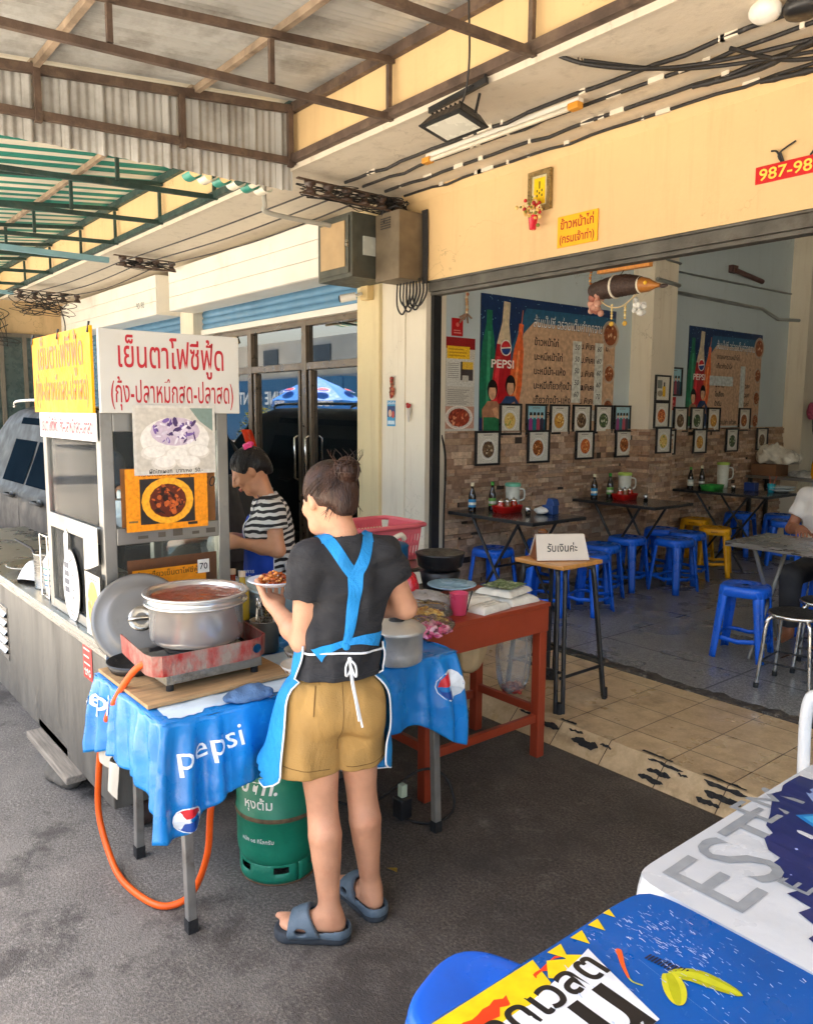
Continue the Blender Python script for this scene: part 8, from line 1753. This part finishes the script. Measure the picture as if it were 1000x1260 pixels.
b=MB(); b.tube(smooth_path([(-4.73,4.24,1.5),(-4.70,4.26,1.3),(-4.69,4.24,.8),(-4.70,4.25,.1)],6),.008,6); tag(b.build('wall_cable',M_blackrub),'black cord hanging down the inner jamb beside the stone wall','cord')
# woven fish ornament under the lintel
b=MB(); b.box(-3.24,-2.86,4.22,4.26,2.565,2.60); tag(b.build('wooden_batten',mat('varnished_orange_wood',S(214,144,70),.45,0,.15,5,stretch=(14,1,1))),'orange wooden batten hanging under the lintel','batten')
t=thing('fish_ornament','woven dark fish shaped hanging ornament with tassels under the lintel','ornament',(-3.05,4.24,2.45)); b=MB(); cy=4.24
P=[(-3.30,2.455),(-3.27,2.46),(-3.15,2.47),(-3.05,2.475),(-2.97,2.468),(-2.92,2.462)]; rr_=[.022,.052,.066,.066,.056,.046]
PP=smooth_path([(x,cy,z)for x,z in P],6); n_=len(PP); b.tube(PP,[np.interp(i,[k*(n_-1)/5 for k in range(6)],rr_)+.0035*(i%2)for i in range(n_)],18); b.build('woven_body',mat('woven_dark_rattan',S(62,44,36),.6,0,.3,60,bump=.6,bs=120),t)
b=MB(); PP=[(-2.92,cy,2.462),(-2.87,cy,2.455),(-2.82,cy,2.448),(-2.79,cy,2.444)]; b.tube(PP,[.048,.040,.018,.01],16,col=S(170,110,50)); b.torus((-2.925,cy,2.462),.047,.006,18,6,axis='x',col=S(226,220,200)); b.torus((-3.11,cy,2.472),.068,.008,18,6,axis='x',col=S(222,214,196)); b.sphere((-2.87,cy-.036,2.465),.012,8,6,col=S(240,190,40)); b.sphere((-2.765,cy,2.438),(.03,.012,.012),8,6,col=S(60,44,40)); b.build('painted_head',M_print,t)
b=MB(); b.tube(smooth_path([(-3.25,cy,2.42),(-3.15,cy-.01,2.355),(-3.05,cy-.01,2.345),(-2.95,cy,2.41)],6),.005,6,col=S(196,180,140));
for x,z0 in((-3.13,2.36),(-3.03,2.355)):
 for k in range(6):b.sphere((x,cy,z0-.016*k),.0085,7,5,col=S(206,180,110)if k%2 else S(230,214,160))
 b.sphere((x,cy,z0-.115),(.018,.01,.016),8,6,col=S(190,150,50))
for k in range(9):b.sphere((-3.305+.004*math.sin(k),cy,2.46+.018*k),.009,7,5,col=[S(206,160,90),S(170,110,60)][k%2])
b.tube([(-3.08,cy,2.53),(-3.05,cy,2.57)],.003,5,col=S(60,50,40)); b.build('tassels',M_printmatt,t)
rg=random.Random(9); b=MB()
for k in range(26):b.sphere((-3.26+rg.gauss(0,.018),cy+rg.gauss(0,.012),2.36+rg.gauss(0,.05)),rg.uniform(.014,.03),8,5,col=rg.choice([S(190,140,120),S(160,100,84),S(206,166,146)]))
b.build('dried_garland',M_printmatt,t); b=MB()
for k in range(20):b.sphere((-2.93+rg.gauss(0,.022),cy+rg.gauss(0,.012),2.33+rg.gauss(0,.03)),rg.uniform(.010,.022),8,5,col=rg.choice([S(206,206,200),S(180,182,180),S(226,226,220)]))
b.build('white_garland',M_printmatt,t)
# == foreground tables
def cloth_table(name,x0,x1,y0,y1,z,m,lab,drop=.07,grp=None,pr=None,legs=True,tl='',wob=0):
 t=thing(name,tl,'table',((x0+x1)/2,(y0+y1)/2,0),0); b=MB(); b.box(x0+.05,x1-.05,y0+.05,y1-.05,z-.03,z-.006); b.build('tabletop',mat('grey_tabletop',S(150,150,146),.5),t)
 for x in(x0+.07,x1-.07):
  for y in(y0+.07,y1-.07):b=MB(); b.tube([(x,y,z-.03),(x,y,0)],.014,8); b.build('leg',M_tube,t)
 b=MB(); rc=.045
 def edge(s):
  W_,H_=(x1-x0)/2,(y1-y0)/2; a=2*PI*s; c,n_=(math.cos(a),math.sin(a)),24
  k=(abs(c[0])**n_+abs(c[1])**n_)**(-1/n_); return((x0+x1)/2+W_*c[0]*k,(y0+y1)/2+H_*c[1]*k,c)
 N_=240; V=[]; rows=12
 for i in range(N_):
  x,y,c=edge(i/N_)
  for j in range(rows+1):
   d=drop*j/rows; o=.004*min(1,j/3)+.012*(j/rows)*math.sin(i*.55)*(1 if j else 0)+.008*(j/rows); V.append((x+c[0]*o,y+c[1]*o,z-d-(.0 if j else-.0)))
 b.add(V,[(i*(rows+1)+j,i*(rows+1)+j+1,((i+1)%N_)*(rows+1)+j+1,((i+1)%N_)*(rows+1)+j)for i in range(N_)for j in range(rows)],smooth=True)
 topV=[]; R_=24
 zz=lambda x,y:z+wob*(mnoise.noise((x*5,y*5,1))+.5*mnoise.noise((x*13,y*13,4)))
 for k in range(R_+1):
  f=1-k/R_
  for i in range(N_):
   x,y,c=edge(i/N_); xx,yy=(x0+x1)/2+(x-(x0+x1)/2)*f,(y0+y1)/2+(y-(y0+y1)/2)*f; topV.append((xx,yy,z+(zz(xx,yy)-z)*min(1,k/3)))
 b.add(topV,[(k*N_+i,k*N_+(i+1)%N_,(k+1)*N_+(i+1)%N_,(k+1)*N_+i)for k in range(R_)for i in range(N_)],smooth=True)
 o=b.build('tablecloth',m); tag(o,lab,'tablecloth'); return t,o,zz
M_blcl=mat('royal_blue_vinyl',S(0,82,160),.34,0,.16,4,bump=.12,bs=14,coat=.0,spec=.35,dirt=.75,dirtcol=S(170,190,226),ds=70,dt=.64)
M_whcl=mat('white_vinyl',S(208,210,210),.32,0,.05,4,bump=.3,bs=12,coat=.15)
_,wc,zw=cloth_table('dining_table',-.86,.5,1.30,2.16,.752,M_whcl,'white vinyl tablecloth with big pale grey letters on the outdoor table',.13,tl='outdoor dining table under the white lettered cloth',wob=.004)
_,bc_,zb=cloth_table('dining_table',-.815,.6,.15,1.285,.758,M_blcl,'blue vinyl tablecloth printed with a chilli and lime on the nearest table',.025,tl='nearest outdoor dining table under the blue printed cloth',wob=.003)
b=MB(); onb=lambda x,y,q:(x,y,zb(x,y)+.0015+q)
def pp(pts,q,col,fn,sub=3):
 """printed patch lying on the cloth"""
 c=np.mean(pts,0); n_=len(pts); P=[]
 for i in range(n_):
  a,e=np.array(pts[i]),np.array(pts[(i+1)%n_])
  for k in range(sub):P.append(a+(e-a)*k/sub)
 m_=len(P); V=[fn(*(c+(p-c)*f),q)for f in(1,.66,.33)for p in P]+[fn(c[0],c[1],q)]
 F=[(r_*m_+i,r_*m_+(i+1)%m_,(r_+1)*m_+(i+1)%m_,(r_+1)*m_+i)for r_ in(0,1)for i in range(m_)]+[(2*m_+i,2*m_+(i+1)%m_,3*m_)for i in range(m_)]
 b.add(V,F,col=col)
yel_,red_=S(240,200,20),S(232,60,24); rg=random.Random(5)
pp([(-.812,.2),(-.66,.2),(-.70,.7),(-.735,.86),(-.755,.93),(-.812,.95)],0,yel_,onb,6)
rl_=[(-.795+.001*k+rg.uniform(-.005,.005),.985-.014*k)for k in range(24)]; rr2=[(-.785+.0016*k+rg.uniform(-.008,.008),.985-.014*k+.01)for k in range(24)]
RED_=(rl_,rr2)
for y,x,s_ in((1.00,-.80,.03),(1.06,-.80,.027),(1.11,-.802,.024),(1.155,-.806,.016)):pp([(x-.008,y-s_*.6),(x+s_*.9,y-s_*.1),(x-.008,y+s_*.6)],.0004,yel_,onb)
for y,x,s_ in((.965,-.765,.03),(1.0,-.755,.025)):pp([(x,y-s_),(x+.03,y),(x-.01,y+s_),(x-.03,y)],.0005,yel_,onb)
Wt=S(226,228,228)
def strip(L_,R_,q,col,fn,n=6):
 V=[]
 for a,e in zip(L_,R_):
  for k in range(n+1):V.append(fn(a[0]+(e[0]-a[0])*k/n,a[1]+(e[1]-a[1])*k/n,q))
 b.add(V,[(i*(n+1)+j,i*(n+1)+j+1,(i+1)*(n+1)+j+1,(i+1)*(n+1)+j)for i in range(len(L_)-1)for j in range(n)],col=col)
def leafy(P,wd,q,col,fn):
 P=[Vector((p[0],p[1],0))for p in P]; P=smooth_path(P,5); n=len(P)-1; L_,R_=[],[]
 for i,p in enumerate(P):
  t=(P[min(i+1,n)]-P[max(i-1,0)]).normalized(); c=Vector((-t.y,t.x,0)); w_=wd(i/n)/2; L_.append(p+c*w_); R_.append(p-c*w_)
 strip(L_,R_,q,col,fn,3)
strip(RED_[0],RED_[1],.0004,red_,onb,3); strip([(-.745,.60),(-.745,.75),(-.748,.87),(-.755,.95),(-.765,1.02),(-.77,1.045)],[(-.60,.60),(-.60,.75),(-.60,.87),(-.60,.95),(-.60,1.0),(-.705,1.025)],.0007,Wt,onb)
ink=S(24,26,30); turn=lambda x0_,y0_:(lambda x,y,q:onb(x0_-y,y0_+x,.0012))
b.text('จดเวลต',.085,fn=turn(-.712,.90),col=ink,bold=.02,cuts=1); b.text('น',.17,fn=turn(-.605,.95),col=ink,bold=.03,cuts=1); b.text('สด',.17,fn=turn(-.605,.76),col=ink,bold=.03,cuts=1)
leafy([(-.738,1.085),(-.726,1.075),(-.705,1.055),(-.682,1.038)],lambda u:.012*(1-.75*u)*(1-(1-min(1,u*6))**2)+.001,.0004,S(238,90,30),onb)
leafy([(-.682,1.038),(-.672,1.036),(-.658,1.042)],lambda u:.003,.0005,S(190,190,40),onb)
for wd_,q,c_ in((.034,.0005,S(170,170,20)),(.015,.0008,S(196,196,40))):leafy([(-.648,1.10),(-.62,1.128),(-.585,1.14),(-.545,1.148)],lambda u:wd_*math.sin(PI*min(1,u*.95+.05))**.7+.001,q,c_,onb)
for wd_,q,c_ in((.036,.0010,S(206,200,40)),(.016,.0013,S(176,176,24))):leafy([(-.648,1.10),(-.63,1.085),(-.612,1.065),(-.598,1.048)],lambda u:wd_*math.sin(PI*min(1,u*.9+.1))**.6+.001,q,c_,onb)
for k in range(12):x=-.695+.0055*k; pp([(x,1.10+.001*k),(x+.003,1.10+.001*k),(x+.004,1.118+.0015*k),(x+.001,1.117+.0015*k)],.0005,S(16,24,50),onb,1)
b.add([onb(-.70+.32*u+w_,1.09-.045*u,.0006)for u in(0,.2,.4,.6,.8,1)for w_ in(0,.0022)],[(2*i,2*i+1,2*i+3,2*i+2)for i in range(5)],col=S(150,170,200))
for k in range(420):  # pale scratch flecks, clustered where the cloth's white reflection is put into colour
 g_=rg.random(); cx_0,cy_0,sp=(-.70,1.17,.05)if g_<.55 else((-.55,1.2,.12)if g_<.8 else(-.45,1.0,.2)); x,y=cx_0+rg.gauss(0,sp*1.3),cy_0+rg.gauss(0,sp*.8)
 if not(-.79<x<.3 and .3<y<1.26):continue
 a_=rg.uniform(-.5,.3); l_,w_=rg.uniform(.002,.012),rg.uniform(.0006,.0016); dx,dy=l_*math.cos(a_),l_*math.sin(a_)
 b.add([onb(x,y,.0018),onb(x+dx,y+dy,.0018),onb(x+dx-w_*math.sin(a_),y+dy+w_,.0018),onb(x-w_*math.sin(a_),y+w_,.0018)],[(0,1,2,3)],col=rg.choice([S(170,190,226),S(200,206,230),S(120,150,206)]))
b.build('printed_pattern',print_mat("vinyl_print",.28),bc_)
b=MB(); onw=lambda x,y,q:(x,y,zw(x,y)+.0015+q); gl=S(150,154,156)
turnw=lambda x0_,y0_:(lambda x,y,q:onw(x0_-y,y0_+x,.0005))
b.text('E',.25,fn=turnw(-.655,1.40),col=gl,bold=.0,cuts=2); b.text('ST',.25,fn=turnw(-.665,1.60),col=gl,cuts=2); b.text('EM',.15,fn=turnw(-.775,1.80),col=gl,cuts=2); b.text('E',.09,fn=turnw(-.60,1.52),col=gl,cuts=1)
nv=S(34,46,100); jag=[(-.90,2.02),(-.86,1.96),(-.875,1.93),(-.84,1.90),(-.85,1.86),(-.83,1.83),(-.80,1.76),(-.78,1.70),(-.755,1.68),(-.76,1.65),(-.73,1.61),(-.70,1.60),(-.70,1.57),(-.67,1.55),(-.66,1.52),(-.62,1.51),(-.63,1.48),(-.58,1.47),(-.59,1.44),(-.54,1.42),(-.545,1.38),(-.50,1.36)]
jag=[(max(x,-.85),y)for x,y in jag]
V=[];
for x,y in jag:
 for f in range(9):xx=x+(.48-x)*f/8; V.append(onw(xx,y,.0004))
b.add(V,[(i*9+j,i*9+j+1,i*9+10+j,i*9+9+j)for i in range(len(jag)-1)for j in range(8)],col=nv)
pp([(-.72,1.85),(-.60,1.80),(-.45,1.86),(-.42,2.02),(-.60,2.1),(-.78,2.04),(-.80,1.94)],.0008,S(140,160,200),onw,3); pp([(-.70,1.88),(-.60,1.84),(-.48,1.89),(-.46,2.0),(-.60,2.06),(-.74,2.02),(-.76,1.95)],.0011,S(176,196,210),onw,3)
pp([(-.76,1.80),(-.68,1.76),(-.62,1.84),(-.71,1.88)],.0014,S(40,130,196),onw,3); pp([(-.745,1.805),(-.685,1.775),(-.64,1.835),(-.71,1.865)],.0017,S(70,170,220),onw,3)
rg=random.Random(17)
for k in range(60):x,y=rg.uniform(-.7,-.1),rg.uniform(1.5,2.1); r_=rg.uniform(.001,.004); b.add([onw(x+r_,y,.002),onw(x,y+r_,.002),onw(x-r_,y,.002),onw(x,y-r_,.002)],[(0,1,2,3)],col=S(170,180,220))
b.build('printed_pattern',print_mat('vinyl_print',.28),wc)
# near stool
nb_=copy_tree(blue,(-1.035,1.075,0),.35,'blue plastic stool tucked beside the nearest blue clothed table'); nb_['group']='blue stools on the street'
# white chair, mostly outside the frame
t=thing('plastic_chair','white plastic chair just inside the right edge beyond the white tablecloth','chair',(-.75,2.55,.0)); b=MB(); b.tube(smooth_path([(-.99,2.40,.44),(-1.0,2.40,.60),(-1.005,2.41,.80),(-.97,2.43,.84),(-.85,2.45,.855),(-.60,2.45,.855),(-.5,2.44,.82),(-.49,2.42,.44)],6),.018,10); b.build('back_frame',M_whiteplastic,t)
for k in range(5):b=MB(); b.bar((-.93+.095*k,2.43,.46),(-.93+.095*k,2.445,.845),.05,.008,up=(0,1,0)); b.build('back_slat',M_whiteplastic,t)
b=MB(); b.box(-.99,-.5,2.40,2.85,.42,.445); b.build('seat',M_whiteplastic,t,bevel=.01)
for x,y in((-.97,2.42),(-.52,2.42),(-.97,2.83),(-.52,2.83)):b=MB(); b.bar((x,y,.42),(x*1.02+.015,y,0),.04,.04,up=(0,1,0)); b.build('leg',M_whiteplastic,t)
# == the car at the left
M_carp=mat('silver_grey_car_paint',S(66,65,64),.45,.0,.05,3,spec=.06); M_carg=mat('tinted_car_glass',(.006,.012,.020),.08,0,.1,3,spec=.0); M_carg.node_tree.nodes['Principled BSDF'].inputs['IOR'].default_value=1.18; M_tyre=mat('tyre_rubber',(.02,.02,.02),.8)
CXR,CXF,CY0_,CY1_=-6.1,-10.9,1.86,3.50
car=thing('parked_car','silver grey SUV with tinted windows parked beyond the food cart','car',(-8.3,2.7,0))
st_=[(CXR,.0),(CXR-.03,.5),(CXR-.25,1),(CXR-.9,1),(CXR-2.9,1),(CXR-3.7,.6),(CXF,0)]
def car_side(x):
 u=(CXR-x)/(CXR-CXF); roof=np.interp(u,[0,.02,.07,.15,.68,.76,.87,.97,1],[1.0,1.15,1.52,1.68,1.72,1.64,1.08,.98,.74]); sh=np.interp(u,[0,.03,.2,.7,.95,1],[.96,.97,.93,.92,.9,.72]); inset=np.interp(u,[0,.05,.9,1],[.12,.0,.0,.16]); return roof,min(sh,roof-.005),inset
def car_sec(x,s):
 roof,sh,ins=car_side(x); y0,y1=CY0_+ins,CY1_-ins; up=max(0,roof-sh); tp=.20*up/.62
 pts=[(y0+.06,.24),(y0+.015,.34),(y0,.55),(y0,.72),(y0+.012,.80),(y0+.02,sh-.03),(y0+.05,sh),(y0+.07+tp*.35,sh+up*.35),(y0+.07+tp*.75,sh+up*.75),(y0+.10+tp,roof-.05*(up>.1)),(y0+.24+tp,roof),((y0+y1)/2,roof+.015)]
 pts+=[(y0+y1-p[0],p[1])for p in reversed(pts[:-1])]; return[(x,p[0],p[1])for p in pts]
xs=[CXR+(CXF-CXR)*(i/60)for i in range(61)]; secs=[car_sec(x,0)for x in xs]; n_=len(secs[0]); b=MB(); V=[p for s_ in secs for p in s_]
b.add(V,[(i*n_+j,(i+1)*n_+j,(i+1)*n_+j+1,i*n_+j+1)for i in range(60)for j in range(n_-1)]+[tuple(range(n_)),tuple(reversed(range(60*n_,61*n_)))],smooth=True); b.build('body',M_carp,car)
def side_win(x0,x1,lo=.08,hi=.86,sgn=0,name='side_window'):
 b=MB(); V=[]; N_=10
 for i in range(N_+1):
  x=x0+(x1-x0)*i/N_; roof,sh,ins=car_side(x); up=roof-sh; tp=.20*up/.62
  for v in(lo,(lo+hi)/2,hi):
   y=CY0_+ins+np.interp(v,[0,.35,.75,1],[.05,.07+tp*.35,.07+tp*.75,.10+tp])-.004; y=y if sgn==0 else CY0_+CY1_-y; V.append((x,y,sh+up*v))
 b.add(V,[(i*3+j,i*3+3+j,i*3+4+j,i*3+1+j)for i in range(N_)for j in range(2)],smooth=True); b.build(name,M_carg,car)
for sg_ in(0,1):side_win(CXR-.35,CXR-.95,.1,.8,sg_); side_win(CXR-1.02,CXR-1.95,.06,.86,sg_); side_win(CXR-2.02,CXR-2.85,.06,.86,sg_)
b=MB(); b.grid(lambda u,v:(CXR+.004-.29*v**1.2-.0,CY0_+.28+.06*v+(CY1_-CY0_-.56-.12*v)*u,1.04+.52*v),10,8); b.build('rear_window',M_carg,car)
for sg_ in(0,1):
 y=CY0_+.10 if sg_==0 else CY1_-.10; b=MB(); b.grid(lambda u,v,y=y,s_=sg_:(CXR+.012-.015*abs(u-.5)-.26*max(0,v-.2)**1.3,y+(.10*(u-.5))+(.07 if s_==0 else-.07)*v,.86+.66*v),5,12); b.build('tail_lamp',mat('red_orange_lamp',S(196,50,24),.12,0,.25,5,coat=.6),car)
 b=MB(); yy=CY0_+.22 if sg_==0 else CY1_-.22; b.tube(smooth_path([(CXR-.4,yy,1.68),(CXR-.6,yy,1.755),(CXR-2.6,yy,1.77),(CXR-2.85,yy,1.71)],5),.016,8); b.build('roof_rail',M_steel,car)
 for x in(CXR-1.12,CXR-2.1):
  yv=CY0_-.001 if sg_==0 else CY1_+.001; q=-1 if sg_==0 else 1; b=MB(); b.tube(smooth_path([(x,yv,.86),(x-.01,yv+q*.04,.865),(x-.2,yv+q*.045,.868),(x-.22,yv,.865)],5),.014,8); h_=b.build('door_handle',M_carp,car); b=MB(); b.sphere((x-.11,yv,.862),(.07,.008,.035),14,8); b.build('handle_recess',M_black,h_)
 for x in(CXR-.97,CXR-1.98,CXR-2.9):
  yv=CY0_-.0015 if sg_==0 else CY1_+.0015; b=MB(); b.box(x-.004,x+.004,yv-.001,yv+.001,.4,.93); b.build('door_gap',M_black,car)
 b=MB(); yv=CY0_-.01 if sg_==0 else CY1_+.01; b.box(CXF+.3,CXR-.3,yv-.012,yv+.012,.30,.38); b.build('side_sill',M_black,car,bevel=.008)
 for x in(CXR-.85,CXF+.85):
  y=CY0_+.1 if sg_==0 else CY1_-.1; b=MB(); b.tube([(x,y-.11,.33),(x,y+.11,.33)],.33,28); w_=b.build('wheel',M_tyre,car); b=MB(); b.tube([(x,y-.115,.33),(x,y+.115,.33)],.21,24); b.build('rim',M_steel,w_)
b=MB(); b.box(CXR-.02,CXR+.05,CY0_+.12,CY1_-.12,.42,.62); b.build('bumper',M_carp,car,bevel=.02); b=MB(); b.box(CXR+.051,CXR+.056,2.45,2.9,.72,.83); b.build('number_plate',M_white,car)
# == across the road (seen mirrored in the shop glass)
t=thing('parasol','blue soft drink parasol mirrored in the glass doors','parasol',(-20,-4.5,0)); b=MB(); pc_=(-20,-4.5); n_=8
V=[(pc_[0],pc_[1],2.72)];
for r_,z in((.7,2.42),(1.35,2.02),(1.36,1.78)):
 for i in range(n_*2):a=2*PI*i/(n_*2); q=r_*(1 if i%2==0 else .95); V.append((pc_[0]+q*math.cos(a),pc_[1]+q*math.sin(a),z+(0 if i%2==0 else-.03)))
m_=n_*2; F=[(0,1+i,1+(i+1)%m_)for i in range(m_)]+[(1+k*m_+i,1+(k+1)*m_+i,1+(k+1)*m_+(i+1)%m_,1+k*m_+(i+1)%m_)for k in(0,1)for i in range(m_)]
b.add(V,F); b.build('canopy',mat('parasol_blue',S(30,110,190),.6),t); b=MB(); b.tube([(pc_[0],pc_[1],0),(pc_[0],pc_[1],2.72)],.025,8); b.build('pole',M_steel,t)
b=MB()
for k in range(6):
 a=PI/8+k*PI/3; d=Vector((math.cos(a),math.sin(a),0)); tn=Vector((-math.sin(a),math.cos(a),0)); b.text('PEPSI',.2,plane_m(Vector((*pc_,1.84))+d*1.375,tn,d),col=S(230,235,240),bold=.03); nn=(d*.35+Vector((0,0,.8))).normalized(); Me=plane_m(Vector((*pc_,2.27))+d*1.02,tn,nn); b.disc(0,0,.2,.16,Me,.03,S(230,232,236),18); b.poly([(.18*math.cos(q),.14*max(.03,math.sin(q)))for q in[PI*i/8 for i in range(9)]],Me,.034,S(206,40,50)); b.poly([(.18*math.cos(q),-.14*max(.03,math.sin(q)))for q in[-PI*i/8+PI for i in range(9)]][::-1],Me,.034,S(26,60,140))
b.build('printed_marks',M_print,t)
def shrub(x,y,h_,r_,cols,lab,seed):
 rg=random.Random(seed); t=thing('shrub',lab,'shrub',(x,y,0),0,'potted shrubs across the road'); b=MB()
 for k in range(900):
  a,e,q=rg.uniform(0,6.28),rg.uniform(-.5,1.5),rg.random()**.4; p=Vector((x+r_*q*math.cos(a)*math.cos(e),y+r_*q*math.sin(a)*math.cos(e),h_*.55+h_*.45*q*math.sin(e)*(1+.2*rg.random()))); s_=rg.uniform(.03,.07); u=Vector((rg.gauss(0,1),rg.gauss(0,1),rg.gauss(0,1))).normalized(); v=u.orthogonal().normalized(); b.add([p-u*s_,p+v*s_*.4,p+u*s_,p-v*s_*.4],[(0,1,2,3)],col=rg.choice(cols))
 b.build('foliage',M_printmatt,t); b=MB(); b.lathe([(.2,0),(.26,.4),(.28,.42),(.24,.42)],(x,y,0),16,cap0=True); b.build('pot',mat('terracotta_pot',S(150,84,60),.8),t); b=MB(); b.tube([(x,y,.3),(x,y,h_*.7)],.02,6); b.build('stem',M_rafter,t)
gr=[(.02,.06,.015),(.04,.1,.02),(.012,.04,.012)]
shrub(-15.7,-.75,1.5,.6,gr,'green shrub mirrored in the left glass door',1); shrub(-16.7,-.8,1.75,.6,gr+[(.5,.42,.03),(.6,.5,.04),(.4,.4,.05)],'yellow flowering shrub mirrored in the left glass door',2); shrub(-14.6,-.7,1.2,.55,gr,'low dark shrub mirrored behind the two cooks',3)
ob=thing('shop_building','pale shop building across the road mirrored in the glass','building',(-30,-16,0)); b=MB(); b.box(-60,30,-22,-15,0,5.6); b.build('wall',mat('opposite_plaster',S(206,196,176),.8,0,.15,.6),ob)
for k in range(16):b=MB(); x=-58+5.4*k; b.box(x,x+3.6,-14.99,-14.9,.2,2.8); b.build('shopfront',mat('opposite_dark_front',(.05,.06,.07),.4,0,.4,.5),ob); b=MB(); b.box(x,x+1.6,-14.98,-14.9,4.0,5.2); b.build('window',mat('opposite_window',(.06,.08,.1),.2),ob)
b=MB(); b.box(-60,30,-15,-13.6,3.2,3.5); b.build('awning',mat('opposite_awning',S(170,168,160),.7),ob)
t=thing('blue_container','blue shipping container mirrored behind the parasol','container',(-34,-10.5,0)); b=MB(); b.grid(lambda u,v:(-40+14*u,-9.6+.06*(int(u*120)%2),.3+2.8*v),120,1,smooth=False); b.box(-40,-26,-12,-9.65,.3,3.1); b.build('container_body',mat('container_blue',S(36,96,140),.5,0,.1,.6),t); b=MB(); b.text('MARINE CONTAINER',.8,plane_m((-33,-9.5,2.0),(-1,0,0),(0,1,0)),col=S(200,212,220),bold=.02); b.build('container_lettering',M_print,t)
